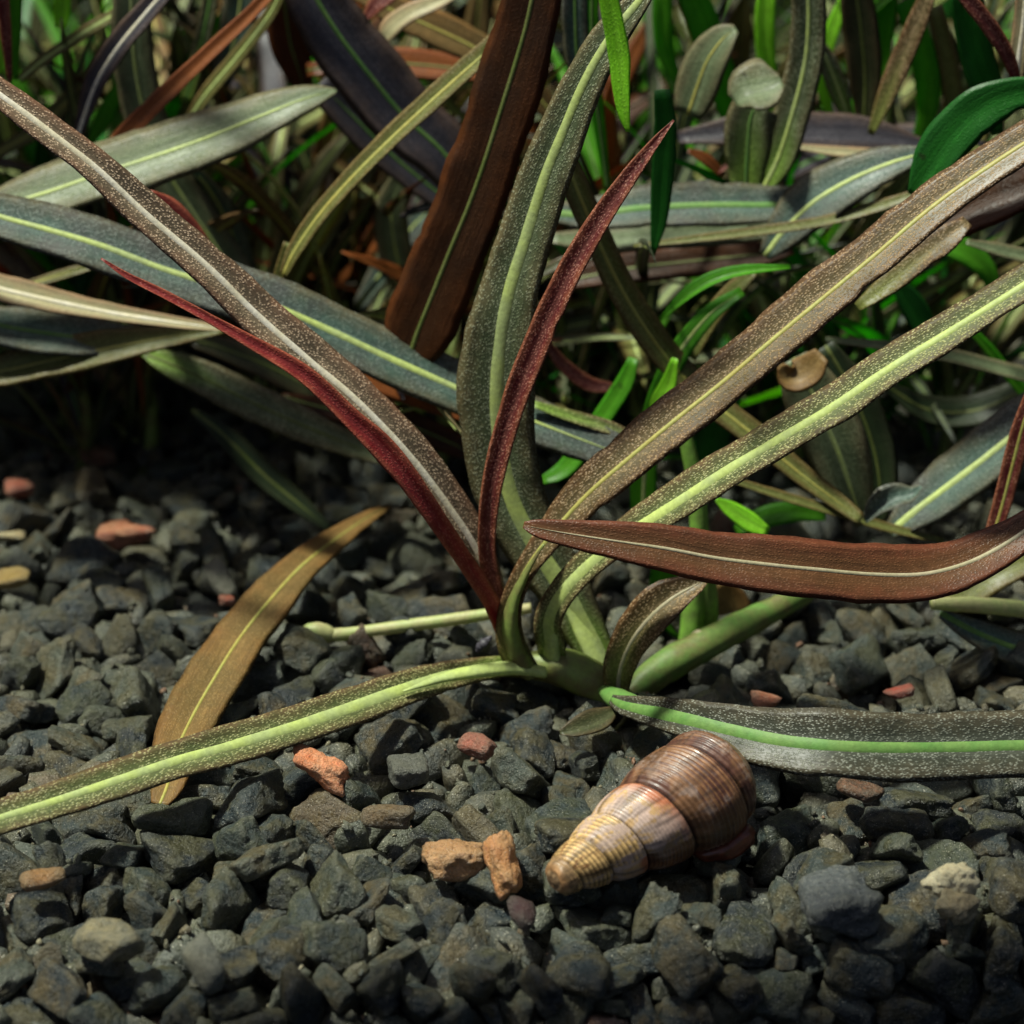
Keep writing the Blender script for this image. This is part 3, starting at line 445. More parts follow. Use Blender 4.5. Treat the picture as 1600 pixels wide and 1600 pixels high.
33,37,-543,528,-31,10,-18,-33,32,50,327,213,-39,-24,25,-24,3,50,362,-346,-91,-20,-13,-20,10,44,-44,-167,-33,-24,-28,-2,27,62,-120,-31,-19,-9,-9,9,8,44,-152,-136,-15,-28,-40,26,4,37,90,-7,-27,-14,-32,15,35,62,-216,-333,-59,49,13,13,5,57,-141,141,-34,-39,7,-28,7,44,437,61,-29,-14,-7,-56,
6,57,-347,266,-37,40,0,-3,15,66,432,392,-31,-25,3,7,26,57,499,602,-14,-12,-20,47,8,50,486,184,-35,-51,-1,29,28,50,-143,180,-27,1,0,-29,12,37,-408,68,-21,-49,13,13,14,30,213,398,-30,19,19,-5,15,55,298,-151,-29,7,1,29,28,50,-365,555,-33,13,14,-2,12,30,286,187,-41,-3,-41,-5,
10,50,-502,721,-22,-33,27,-1,34,46,-168,496,-21,-28,-25,-25,35,37,295,-212,-45,-7,41,-40,33,30,-461,340,-27,16,50,15,17,37,-478,527,-32,38,-6,-13,25,66,557,802,-4,8,-11,5,26,57,-186,519,-13,29,-35,20,34,57,-5,-286,-50,1,28,50,14,55,348,337,-41,18,57,0,19,37,44,437,-16,-6,12,-33,
9,50,82,-77,-30,-19,20,11,8,22,327,-363,-110,0,-62,-1,15,57,540,717,-10,56,-23,2,26,46,-384,865,-31,12,-41,9,9,46,-274,283,-25,8,0,-3,13,30,326,-381,-104,-48,31,-22,14,50,-591,796,-19,1,9,0,24,37,-170,99,-21,20,0,-46,18,50,-524,656,-30,-11,26,-38,7,37,-282,83,-25,-19,-4,-16,
20,66,13,256,-15,-4,-9,31,15,44,-69,517,-40,-13,4,47,15,37,262,-248,-27,49,20,21,13,50,152,66,-16,14,10,44,24,30,248,239,-33,5,4,-31,15,50,-257,418,-41,-57,-4,-11,3,57,-55,377,-20,-58,-13,7,32,44,151,733,-22,12,-52,-32,35,66,-63,-110,-27,23,-49,-12,25,50,-135,394,-24,9,-58,12,
19,22,-334,-308,-53,10,13,-30,1,57,-281,359,-40,45,-13,-7,19,50,86,668,-13,-38,-43,12,27,44,431,658,-34,5,-54,27,15,44,126,-351,-39,-41,-39,20,33,37,15,-394,-88,1,-9,-22,17,30,-270,496,-4,40,19,15,7,44,-313,-42,-43,54,-29,-2,12,44,-140,254,-46,1,2,42,4,50,-347,-26,-37,-9,27,-44,
20,38,13,-386,-48,9,-47,12,5,57,-426,517,-29,-6,22,-40,9,22,-247,378,-26,0,-38,-13,19,57,480,755,-12,-2,5,-39,14,71,-143,436,-34,19,-32,-31,0,57,-397,145,-36,32,-41,11,8,44,84,-365,-86,43,-43,-1,17,50,-21,-32,-25,10,-55,-13,26,66,-377,913,-23,10,-8,-6,35,66,594,788,-18,30,-50,17,
23,66,-302,671,-18,12,4,57,6,30,-64,-260,-43,0,-17,33,30,50,285,-330,-83,-42,-42,14,15,22,-129,360,-27,51,-8,-26,23,57,317,513,-19,11,52,-3,31,50,266,197,-30,16,10,-40,13,50,166,-239,-34,7,-10,-60,2,66,120,628,-31,-7,34,-43,17,50,266,419,-32,16,-15,-44,18,50,239,148,-30,-7,-4,40,
11,57,173,137,-39,20,-54,-18,19,50,292,67,-38,-5,7,11,2,44,-467,97,-43,13,-60,-4,9,37,-270,436,-28,29,-10,6,25,37,363,-271,-37,-6,-46,-25,1,57,427,-224,-29,0,4,15,27,57,-343,-161,-25,16,19,-7,2,37,98,266,-16,-54,-13,-4,22,57,118,722,-42,7,-1,-32,8,37,82,-18,-46,-3,1,-1,
28,44,-52,93,-25,-38,7,-18,32,50,-131,63,-41,41,28,12,20,37,-210,-449,-59,20,-18,-21,22,71,-272,522,-15,46,-35,-13,11,57,234,624,-18,-59,7,5,4,50,-237,107,-33,26,28,-1,13,66,282,506,-36,41,-43,3,23,37,351,-350,-67,-31,32,-33,11,30,-401,165,-24,14,-20,33,5,38,-147,318,-26,2,-7,-2,
32,22,-368,73,-30,-23,10,-16,34,37,-391,-31,-36,18,28,22,7,66,-370,593,-28,-7,-34,19,31,57,284,707,-5,17,52,25,13,66,30,91,-24,-10,-18,12,15,44,129,401,-30,-1,-35,-1,5,57,138,151,-39,22,0,7,8,57,-432,406,-32,42,19,22,7,37,297,-33,-26,-29,17,-14,24,22,-86,-388,-68,-1,27,26,
8,37,253,236,-46,1,5,-55,26,57,-405,907,-6,45,-27,3,15,50,-196,648,-11,-10,22,-3,7,50,179,333,-14,-12,-53,26,19,57,71,736,-8,10,18,33,8,57,500,479,-16,56,20,-16,21,57,-327,699,-16,-2,14,14,6,57,-224,-38,-33,-12,-2,48,35,66,-194,432,-38,-58,-14,0,1,57,328,493,-38,2,-17,54,
11,50,-59,-370,-67,-7,25,-50,30,50,-310,-251,-47,9,1,-43,22,50,-381,-343,-71,5,0,0,18,50,-118,-334,-55,12,2,3,0,37,43,-84,-46,0,1,-13,32,57,-474,427,-40,58,-4,-2,3,66,385,406,-5,5,-2,-21,4,57,-465,729,-9,-38,-34,13,26,50,142,658,-18,41,-1,26,4,66,228,111,-33,15,14,47,
4,50,-256,178,-30,-1,21,9,4,50,-600,768,-29,-40,-27,-20,35,44,-451,671,-35,-1,1,-56,15,44,-404,-162,-41,-2,-52,-18,32,55,-514,627,-38,17,6,2,31,37,-271,-260,-40,-23,5,-35,35,44,25,-328,-36,-19,24,-40,18,57,72,-390,-85,27,-30,28,22,66,144,-326,-62,1,14,-37,20,71,512,719,-19,-8,9,-34,
32,62,-227,592,-17,-33,-7,18,33,50,222,224,-31,31,44,-10,33,37,319,699,-14,-52,-4,-6,4,50,97,905,-33,43,14,-23,1,30,430,298,-12,1,0,41,7,50,72,700,-22,8,-13,-8,0,66,-91,379,-37,6,-7,42,15,37,-78,-183,-45,-34,-46,-3,7,57,-507,539,-43,2,-4,-47,15,57,344,-255,-43,23,-53,-10,
24,37,-106,-246,-43,-25,-45,13,17,37,-409,735,-43,-10,3,-40,25,37,-543,654,-36,-47,28,21,3,66,-109,473,-34,20,-1,45,2,57,324,417,-27,5,-12,1,5,66,-381,817,-30,33,8,39,27,50,-432,617,-27,-1,-13,-16,13,66,-366,749,-34,-45,-26,0,12,57,-239,-103,-33,4,28,50,15,57,72,503,-38,47,-12,4,
7,30,-69,-345,-45,-3,-32,-14,13,44,404,-218,-46,3,-3,29,20,44,59,-299,-45,32,-26,-43,3,30,-370,-53,-37,-5,-45,-29,28,57,412,511,-22,12,0,-34,4,66,41,683,-12,-54,-20,12,6,44,-294,-57,-31,-1,15,-48,13,57,153,617,-13,-52,26,15,25,44,209,154,-26,50,-29,10,26,44,-22,20,-16,28,-36,-14,
17,50,-429,819,-22,33,-36,-26,26,44,-294,-29,-38,-26,-33,6,18,44,41,-249,-29,23,8,-48,13,57,593,915,-35,4,56,-27,4,66,119,82,-34,-5,-8,8,20,66,-311,-385,-80,3,9,-38,10,44,-54,449,-40,20,-10,-1,4,37,507,429,-39,19,16,0,33,37,-382,392,-32,-37,-20,-40,4,71,75,881,-21,18,-24,29,
30,71,464,63,-5,1,-8,-29,29,44,57,718,-14,42,29,-21,26,44,292,634,-24,15,-4,56,32,57,559,739,-22,-31,23,-4,31,50,-176,-159,-37,-4,20,-55,4,57,-45,185,-28,-38,31,3,27,30,-341,192,-33,3,1,-28,25,46,-251,-355,-70,51,29,-9,9,37,-38,-266,-46,-40,-3,-11,29,66,-89,50,-35,-25,-51,-16,
1,62,-238,531,-28,5,2,-29,24,30,-551,606,-43,16,13,13,34,50,447,545,-26,28,-21,-8,8,57,-9,165,-10,-27,22,16,24,22,211,-23,-25,-33,34,28,22,37,175,386,-35,42,-28,-30,0,44,41,743,-21,46,-18,32,29,57,176,-351,-70,-34,23,-27,24,37,38,-320,-63,-10,-55,5,18,50,18,123,-23,-34,-46,-8,
9,50,-91,-374,-55,26,-42,-19,32,44,373,-303,-61,24,3,3,9,44,-230,-425,-68,35,41,18,11,66,-422,602,-42,48,39,-2,27,37,102,274,-27,-21,55,9,2,37,-114,97,-34,-2,6,33,31,57,-254,-392,-74,-2,4,33,3,44,-97,249,-37,-32,-7,14,26,28,281,-230,-43,-21,-12,57,9,66,59,196,0,18,-22,22,
32,57,81,364,-22,3,48,-16,8,46,-439,780,-20,4,-14,-13,29,37,-516,702,-27,-25,0,-56,26,57,-399,534,-32,-29,16,-18,5,37,324,470,-38,6,-15,28,4,44,123,598,-19,14,-2,-29,15,50,-440,647,-41,-16,-51,-4,23,30,429,635,-27,8,8,0,7,57,-414,35,-41,-4,-62,1,10,44,339,-305,-59,-38,-16,-5,
13,50,-642,856,-15,4,-47,-19,21,30,-252,6,-38,-42,-8,-36,6,30,-47,534,-46,0,3,62,23,66,102,234,-29,-14,-7,43,0,50,-88,220,-35,54,-29,12,0,50,38,-374,-97,-8,-5,-21,34,66,-226,375,-38,-36,-34,3,4,66,180,551,-10,33,47,0,18,57,72,77,-12,22,-57,7,15,57,-94,422,-20,41,-25,26,
27,57,227,480,-22,55,-8,-12,12,50,359,406,-24,8,-5,46,2,66,257,-310,-56,15,-3,3,17,50,-166,-36,-22,-7,-38,-35,1,37,-449,708,-40,38,-11,-29,10,50,259,500,-20,-1,-9,-5,12,57,211,-329,-73,-38,13,13,20,30,378,-44,-29,45,-1,28,25,30,146,108,-30,-19,-3,27,27,57,299,-15,-41,55,-27,-5,
12,30,332,81,-24,12,-1,-19,27,50,-136,316,-38,59,5,12,35,30,56,-143,-45,26,20,20,11,44,-203,516,-33,-42,-25,17,9,50,-169,-351,-46,24,-8,-50,4,37,-417,569,-28,-42,18,-11,24,66,375,826,-2,10,22,-4,11,50,407,821,-17,25,-9,-25,19,46,68,104,-25,-42,-8,-3,6,37,-205,381,-31,32,-11,-44,
16,66,564,800,-38,1,4,-4,28,37,410,934,-43,10,49,36,27,30,92,3,-43,-11,17,-41,5,50,264,219,-40,21,4,13,18,44,402,-164,-44,-62,5,5,28,37,-69,-160,-32,-13,-15,55,25,30,303,531,-42,-17,34,6,12,44,-35,513,-41,-2,57,13,17,44,100,817,-26,-28,41,13,0,30,-6,-51,-41,-31,-25,-26,
23,57,-5,-4,-34,-26,10,-17,9,37,427,370,-40,-8,-5,-48,28,30,-512,758,-28,1,-5,-5,12,50,470,407,-37,-11,9,39,18,44,363,413,-42,-16,4,-4,6,66,112,927,-15,-23,-4,46,26,66,241,538,-23,33,-32,-22,13,57,272,931,-36,0,22,-37,26,50,-251,564,-2,3,12,39,5,57,170,755,-29,44,15,-18,
10,57,244,268,-40,0,5,-57,1,38,-32,437,-24,-5,-17,21,31,50,-493,748,-37,8,-43,-39,21,46,-250,240,-33,37,46,-13,22,37,-106,94,-46,-2,0,15,18,37,239,-326,-54,4,13,-21,1,22,-309,-276,-55,-4,-47,36,22,66,304,-303,-54,9,-5,10,19,30,-261,470,-31,-23,57,8,10,50,-313,675,-41,3,-4,-25,
31,37,-526,679,-34,58,23,0,4,30,509,473,-41,-10,34,15,14,50,-320,509,-33,-2,7,38,0,37,167,794,-39,-1,-26,8,24,37,-418,-63,-40,-1,9,-39,25,37,-303,-218,-46,49,-38,-2,3,66,-524,181,-18,4,-12,10,23,57,247,-383,-102,-60,18,6,12,66,90,44,-22,4,-3,35,10,50,-246,-124,-8,-50,7,-8,
24,57,-269,-8,-26,8,1,-14,32,66,-478,708,-36,19,-19,-27,21,44,154,834,-16,56,-4,1,0,46,608,939,-36,-36,-16,-24,27,66,143,821,-34,-9,-58,0,13,50,72,-39,-29,54,22,-14,24,66,295,563,-35,-54,21,-15,16,44,-192,236,-32,-30,-20,-49,1,66,541,483,-41,0,2,-2,27,44,336,432,-35,2,-19,40,
10,44,443,736,-24,4,-10,-2,29,66,-196,-90,-37,-55,24,0,12,22,-119,50,-25,35,-20,6,0,37,457,373,-41,16,-54,-23,28,44,413,88,-40,14,-9,-14,11,50,96,-365,-102,10,1,10,27,50,-572,769,-44,4,-5,45,30,44,136,427,-21,16,-9,9,11,44,-341,116,-31,-5,9,-34,25,50,377,20,-34,-9,4,-29,
1,44,-570,523,-29,27,-4,3,22,30,348,136,-47,-2,-3,35,23,44,-313,-78,-41,-13,-27,51,12,44,-111,273,-41,28,48,9,2,50,-252,487,-21,5,14,16,34,50,-236,403,-40,23,12,15,5,44,-309,-436,-66,-2,-31,-22,8,44,250,293,-16,10,-19,49,22,66,-149,765,-29,29,-14,-14,31,66,490,531,-24,-42,5,26,
0,66,359,455,-38,-27,-49,-7,3,37,108,-15,-23,5,-11,26,15,66,-183,-2,-34,6,11,-47,14,66,465,683,-34,54,25,11,15,50,-345,671,-34,-4,38,46,16,22,-155,-137,-45,20,-28,-19,32,22,-179,-215,-33,45,-4,-14,3,50,272,-253,-44,-57,-14,2,3,66,94,-254,-32,26,35,1,15,30,235,218,-45,40,-42,14,
29,57,-29,32,-39,-19,58,-4,23,57,-255,451,-40,1,13,-52,27,50,-392,205,-43,-32,51,4,20,44,-170,39,-37,25,-47,-20,6,37,-185,-274,-44,19,-57,10,34,57,-97,283,-24,2,-57,6,2,30,125,447,-40,9,47,17,23,50,468,164,-37,-32,-14,48,19,50,376,110,-30,13,1,-45,19,62,56,31,-9,48,-14,12,
18,66,175,202,-5,24,-47,-8,31,66,106,321,-27,-19,-17,38,6,66,-429,703,-25,50,13,-17,27,57,321,477,-14,40,42,-10,11,66,385,-113,-39,7,-9,47,10,57,19,449,-18,17,-7,53,27,57,-557,804,-14,4,12,-26,24,37,-272,758,-17,-29,49,-22,25,50,138,861,-20,-2,-13,32,23,57,-274,601,-9,0,24,9,
15,37,293,217,-31,47,27,14,34,57,-365,-187,-38,-41,29,-27,29,66,-46,315,-30,1,-54,17,18,38,172,823,-32,4,6,23,14,66,421,688,-36,-9,8,-44,12,57,-20,75,-39,18,-56,6,34,30,183,412,-33,-53,24,-10,6,50,-458,749,-34,-39,41,26,16,30,447,710,-27,-14,-8,-53,20,30,313,768,-28,-7,-49,-31,
16,30,342,-34,-32,-24,17,33,7,57,141,760,-36,6,9,-26,2,66,-65,-397,-79,-6,2,-7,19,57,-263,-324,-56,42,-20,-22,0,30,264,477,-26,5,-1,-60,11,66,-25,-361,-69,36,38,17,28,57,39,468,-35,-3,-10,26,17,50,47,772,-26,-18,54,-1,7,30,332,-20,-40,37,7,-26,25,50,-146,-318,-41,20,-50,-6,
9,57,-384,239,-34,-35,-1,11,0,30,-410,46,-25,11,-1,-17,11,57,-232,13,-40,50,-32,2,12,44,-141,-40,-46,1,0,10,3,50,575,849,-33,6,6,-48,10,37,-580,696,-25,46,22,3,0,30,-9,-64,-41,6,-44,-9,33,30,-483,130,-39,2,28,5,16,30,415,843,-24,21,26,15,23,66,-303,295,-27,38,10,34,
13,30,28,-377,-52,-52,-12,-26,13,37,411,60,-25,15,13,42,33,57,-541,726,-44,54,-28,5,12,66,-117,-398,-92,24,46,1,6,30,398,-144,-38,-10,57,0,1,22,-185,54,-23,9,59,-5,2,44,-58,-97,-45,-29,-47,-1,21,44,-132,216,-38,-24,-6,32,3,30,-414,126,-36,-6,19,18,30,57,-487,368,-24,9,6,-17,
26,30,463,390,-45,1,1,9,14,30,-506,567,-45,-9,39,-40,30,37,-272,266,-46,-6,1,32,18,30,46,-389,-54,31,-7,-10,27,22,-454,729,-48,-34,51,4,3,30,-297,489,-31,-24,45,28,15,30,-328,542,-43,37,-10,-3,13,57,-598,726,-41,7,52,-13,32,71,140,-155,1,-25,44,-33,11,71,212,-85,-27,12,46,22,
35,66,138,-240,-12,-16,-11,-26,24,66,20,218,12,-13,-14,40,13,62,290,-113,-12,0,-10,-5,20,82,102,511,11,-2,-3,-26,29,50,152,-200,-13,14,-19,48,15,57,182,-206,-12,26,18,26,27,66,101,-215,-21,13,-44,8,6,66,-9,555,-18,18,8,-25,17,66,193,634,0,-47,3,-7,15,66,45,139,-18,-29,-34,1,
29,66,404,227,-18,-46,-2,27,18,50,-314,-150,-18,-24,28,-40,6,66,339,678,-5,1,36,-8,32,44,378,-116,-16,-39,-20,-21,10,50,-268,-2,-2,-2,-9,-48,8,66,60,592,-7,4,10,-31,8,66,357,492,-4,57,-22,11,31,66,-32,274,-11,37,-6,-38,24,50,223,247,-18,10,-1,-22,26,66,-187,865,-14,-15,-7,-34,
26,57,-528,799,-6,28,-44,-24,9,66,497,281,-24,0,-3,36,14,66,-276,-108,-31,52,27,16,15,71,367,233,-36,43,44,4,19,66,549,546,-19,19,40,23,3,66,534,607,-16,-6,-26,26,18,57,389,618,-8,-55,-17,-13,33,66,133,898,-22,8,0,17,7,57,436,247,-26,27,15,23,0,66,482,891,-13,-2,-1,-2,
7,66,507,621,5,-1,-4,-17,7,57,-397,-182,-35,16,7,-2,24,50,22,589,-6,39,21,-6,12,66,-3,452,-30,-2,8,-31,3,57,-66,893,-14,46,24,5,22,44,135,-70,-14,-59,-2,10,0,66,211,835,-11,2,-3,-32,26,66,-97,777,-25,-19,-13,-27,19,50,314,-64,-21,-58,14,-10,0,50,-66,359,-3,-3,61,-4,
26,57,-176,656,-4,5,-41,5,9,50,148,331,-12,-19,-20,21,30,57,432,412,-17,-22,-8,-6,3,57,-479,810,-7,-1,-11,-11,20,57,-303,826,-25,16,-11,18,16,50,555,649,-3,23,13,-53,15,66,286,282,-38,-24,-47,-3,19,50,220,-54,-26,-17,28,21,2,50,-49,-263,-30,-2,15,42,22,50,312,246,-26,24,0,-11,
23,44,-286,-143,-22,-17,24,-16,12,66,-152,893,-29,-19,-6,9,23,66,325,798,-14,-4,-41,28,4,66,-302,772,-25,-18,47,-2,23,57,175,306,-22,-12,5,-10,34,66,58,853,-17,-26,11,10,18,62,291,804,-10,25,2,-28,12,50,-153,563,-14,-32,46,2,20,44,-262,804,-20,-36,-34,-25,0,66,88,462,-23,-12,-61,-2,
8,66,249,799,-15,-5,12,-30,0,50,207,283,-24,-41,3,-11,9,66,268,548,-12,14,3,-32,10,50,66,-268,-28,9,-14,-24,20,44,-137,589,-16,-36,-34,-27,30,37,326,-106,-25,-35,-30,-2,35,50,355,-70,-29,40,-37,20,19,57,-247,633,-6,48,-39,2,22,50,182,895,-17,3,13,-57,17,66,-134,789,-16,-36,18,-13,
16,57,-293,860,-15,15,4,7,16,50,126,-181,-29,36,-6,-14,24,66,532,776,-15,4,22,20,30,50,355,289,-28,-54,-11,6,10,66,441,775,-8,-13,56,-19,0,55,14,361,-21,-53,0,8,5,57,312,575,-9,21,36,5,20,44,-12,740,-25,11,-52,-22,5,57,217,567,-15,-52,-9,2,0,57,424,-59,-30,-6,13,-27,
26,66,-148,626,-27,8,-22,30,33,57,338,540,-5,8,14,32,29,50,3,647,-13,7,-9,54,14,37,315,224,-21,-19,49,26,11,50,202,196,-24,48,-36,3,17,57,357,635,-15,-16,58,-15,17,66,459,295,-20,-5,-3,17,18,66,-636,930,-25,-19,-4,-7,29,44,127,-211,-20,41,17,-20,4,66,409,283,-30,12,34,-52,
21,44,226,653,-9,10,4,-7,13,57,-58,817,-28,-1,-1,21,21,44,75,336,-27,19,11,14,7,66,282,774,-15,17,-1,-21,23,57,-94,585,-26,-1,-4,19,33,50,350,596,-18,-21,43,12,33,50,516,559,-18,-4,14,-28,11,57,443,886,-28,-4,-1,3,33,66,-126,502,-8,36,-27,2,13,44,276,249,-34,13,2,-12,
31,44,-321,739,-14,46,10,-18,14,37,40,348,-19,32,51,6,6,66,179,244,-24,19,-12,-23,0,57,-16,876,-25,40,-45,-4,14,57,468,937,-25,-21,5,13,27,66,150,-122,-23,6,-10,5,3,44,459,256,-15,-9,-38,-23,12,57,-215,189,-13,-45,-11,31,29,66,547,876,-26,27,-10,-17,20,50,194,445,-24,42,-42,14,
32,37,258,-70,-32,30,-17,-8,3,66,293,841,-5,-5,10,23,16,50,200,602,-13,10,59,-5,14,66,133,522,-16,55,24,-4,33,50,-262,135,-33,23,-41,16,27,57,168,860,-26,-59,8,2,26,44,334,-69,-36,-18,10,-23,24,50,70,434,-23,0,29,33,15,44,501,878,-31,6,-60,-6,30,44,403,-97,-35,-4,32,7,
23,57,128,344,-29,34,-11,-20,11,44,403,587,-11,-29,55,0,19,50,-86,675,-6,-25,22,-38,12,57,-264,668,-15,41,-46,-10,31,57,-218,859,-29,-16,-34,12,20,57,11,718,-14,55,-13,16,5,50,291,383,-21,-30,52,-1,4,57,374,742,-14,-25,-55,10,31,57,318,277,-25,-46,-27,25,19,50,162,-172,-17,0,19,-16,
4,57,-40,649,-33,45,-13,-1,30,82,577,669,-15,-9,-3,44,28,57,-89,834,-22,-39,46,11,4,50,-185,822,-21,13,20,26,23,71,-71,558,-38,-25,53,3,14,37,-94,486,-20,49,11,-23,24,57,-268,100,-36,2,1,-30,10,57,18,919,-26,-6,2,-40,16,50,110,476,-8,-3,8,15,3,66,-222,649,-29,26,31,-6,
2,44,-13,800,-22,4,7,33,15,44,-224,910,-24,16,-53,-20,21,44,365,662,-5,9,57,-5,32,57,-81,649,-24,-40,-35,18,27,44,62,405,-17,-17,-1,-8,7,37,217,514,-15,-38,20,12,0,57,569,933,-33,-26,-28,-9,28,50,-116,550,-18,-38,-37,21,13,44,224,309,-15,13,-56,4,34,50,323,-127,-34,-15,-51,25,
20,66,-123,660,-19,51,-7,30,10,50,-51,779,-33,20,-4,-5,27,37,-75,576,-16,18,-1,57,15,44,-305,-104,-37,10,38,-15,31,66,-63,855,-36,-17,58,-7,9,50,336,745,-14,56,-5,-14,22,57,-244,884,-31,-2,18,12,1,66,55,909,-18,8,-3,10,9,57,396,359,-26,23,-45,-16,29,50,-39,751,-36,38,-27,-6,
22,57,292,594,-19,-23,0,13,12,44,-500,937,-38,-29,-40,-14,9,44,325,928,-21,37,44,24,29,44,-202,790,-23,-2,-2,53,6,66,-84,704,-31,17,0,-59,14,44,22,785,-23,-41,-5,-8,32,44,-305,-322,-63,24,-26,-33,31,44,337,311,-32,53,30,10,3,57,524,820,-26,5,-19,13,9,66,3,189,-27,23,1,27,
8,37,-29,509,-23,-8,-40,44,26,44,305,315,-36,-28,18,-39,35,66,-17,357,-30,-11,-41,-29,34,50,249,-102,-33,29,-13,-53,33,50,-226,169,-32,6,-5,-28,8,44,205,258,-33,18,4,53,19,50,146,180,-19,-33,-38,5,26,37,34,879,-21,19,40,34,13,57,-118,923,-40,-23,56,-12,32,57,-200,714,-20,26,-48,-21,
9,50,28,237,-32,23,-28,-10,9,44,-402,843,-30,24,25,-9,4,57,-243,-72,-35,-12,-5,6,6,37,-244,708,-14,-32,13,-18,18,57,262,-138,-28,-14,23,2,29,50,50,369,-36,-18,29,-24,19,50,-605,856,-26,19,-13,11,14,66,197,735,-27,12,-13,29,14,57,40,800,-31,21,-10,-36,26,37,-59,681,-30,-4,-8,32,
21,50,69,292,-26,-22,8,-12,32,44,224,726,-19,15,35,25,21,66,246,-31,-38,-4,-8,55,18,44,-218,752,-21,-10,3,7,35,66,76,820,-17,-1,-8,-34,2,44,100,440,-4,-12,-6,14,34,50,-45,880,-24,-11,10,25,18,50,73,513,-15,-1,-53,-27,16,57,-575,827,-22,13,16,-26,14,50,13,861,-27,26,17,25,
11,50,-7,829,-26,1,0,-5,30,44,-61,622,-31,11,-4,-42,19,44,160,-34,-21,2,-9,-28,20,50,-45,598,-27,27,-54,15,31,50,-158,820,-32,-37,33,-2,0,57,-40,919,-24,20,56,1,11,50,220,775,-17,47,-37,12,26,44,-462,837,-25,-7,-48,-6,6,44,-173,598,-21,20,-31,-37,7,44,69,8,-24,-20,-46,2,
14,44,263,646,-27,-20,36,-5,8,57,-248,812,-26,-31,34,12,32,44,-15,332,-23,-1,46,-3,0,50,268,767,-30,14,-45,-3,21,57,411,788,-34,11,17,54,2,44,165,166,-11,7,-55,6,7,50,566,632,-29,-31,-32,36,23,57,-473,913,-35,13,34,20,29,57,-119,708,-25,-25,-35,22,27,50,-105,733,-21,39,-2,47,
23,30,8,341,-14,-18,-11,2,31,57,-79,928,-28,40,15,28,35,44,15,806,-25,-6,53,-5,33,44,136,370,-23,2,10,-10,0,50,358,803,-21,-37,16,-38,26,44,-352,735,-19,11,34,-42,21,28,-38,651,-11,57,-16,3,13,44,360,493,-23,-10,-19,-56,23,44,-27,-249,-37,7,-41,13,25,66,399,575,-31,-6,-14,49,
10,66,-196,617,-36,48,-18,-17,24,50,537,519,-38,-38,19,-6,15,44,242,900,-30,55,17,14,3,57,354,881,-33,7,-23,-44,15,37,365,-80,-44,-30,-52,-6,15,57,-239,927,-35,-41,-24,-11,31,37,233,597,-14,-12,37,-3,1,50,320,862,-15,-52,30,-4,14,50,446,481,-35,11,31,-13,34,44,172,590,-17,-43,9,8,
30,37,-227,716,-25,5,-21,-29,25,44,-234,136,-37,12,-31,10,32,57,454,133,-37,-19,31,-31,1,66,-283,718,-31,11,-13,25,26,50,-278,887,-26,0,12,-51,10,66,404,757,-36,13,21,53,25,66,330,568,-32,17,-33,-28,17,66,12,329,-34,-9,50,21,7,62,525,289,-14,11,6,41,28,46,246,694,-20,27,-8,-54,
21,66,-284,931,-37,-1,-2,-2,28,66,185,923,-35,-2,-5,-13,33,66,274,387,-33,-50,-12,2,7,44,399,721,-25,-40,40,-26,19,50,-120,746,-24,-47,3,34,20,57,457,221,-37,-6,14,-38,20,50,155,-82,-34,-21,-2,-2,8,44,-232,782,-24,34,39,-4,33,37,102,15,-27,-23,21,50,20,50,183,176,-28,28,-48,-2,
5,57,17,391,-24,-11,-49,-8,22,66,516,662,-7,-7,10,28,15,37,196,789,-27,23,-36,10,17,30,-289,-170,-25,30,2,2,24,50,-411,934,-35,35,13,-4,9,50,327,615,-17,21,-26,-18,17,37,-526,930,-42,23,52,1,16,44,388,541,-30,19,50,27,24,50,-12,587,-15,24,3,-30,32,57,431,-105,-37,-27,19,-19,
15,37,230,747,-25,30,8,-34,1,82,201,530,-32,-12,7,-34,35,37,83,307,-26,16,49,11,28,50,-181,553,-18,15,39,17,18,57,159,508,-16,35,-34,-37,33,66,-252,742,-33,-6,0,50,21,50,-449,924,-40,1,20,29,11,55,-430,868,-29,-19,4,-38,13,44,217,178,-40,-30,-37,40,11,44,-72,457,-26,26,-51,8,
2,57,135,564,-16,0,5,-59,34,50,244,942,-40,-31,-2,-3,28,66,41,69,-37,31,47,10,15,30,-6,146,-15,7,-31,14,13,30,111,696,-31,-29,40,-12,21,57,128,-154,-35,-33,5,-7,18,62,389,481,-15,-33,-36,21,29,37,164,214,-24,-11,10,-27,24,46,-455,858,-34,-2,20,-39,3,44,-186,807,-43,-39,47,3,
24,50,-516,790,-38,43,-38,-17,14,44,80,268,-38,37,28,-26,23,50,145,237,-34,14,49,2,29,50,157,97,-38,-40,44,-10,26,30,-215,824,-27,-7,-3,-4,10,66,360,607,-35,-31,3,-3,3,50,441,95,-27,-28,-52,1,1,30,-94,552,-31,50,-35,10,34,66,416,445,-18,8,2,39,26,44,-625,820,-11,2,-1,-50,
5,66,369,871,-9,12,-14,-37,4,22,65,396,-29,-23,-9,25,6,66,56,180,-35,22,-45,-24,30,50,24,580,-26,54,21,-11,21,50,-247,31,-25,7,-36,-25,21,57,54,258,-22,-12,-2,-18,10,50,119,14,-36,2,-20,-17,13,66,463,726,-39,-38,34,2,14,66,222,844,-39,62,-6,-5,31,50,-378,786,-34,21,28,-19,
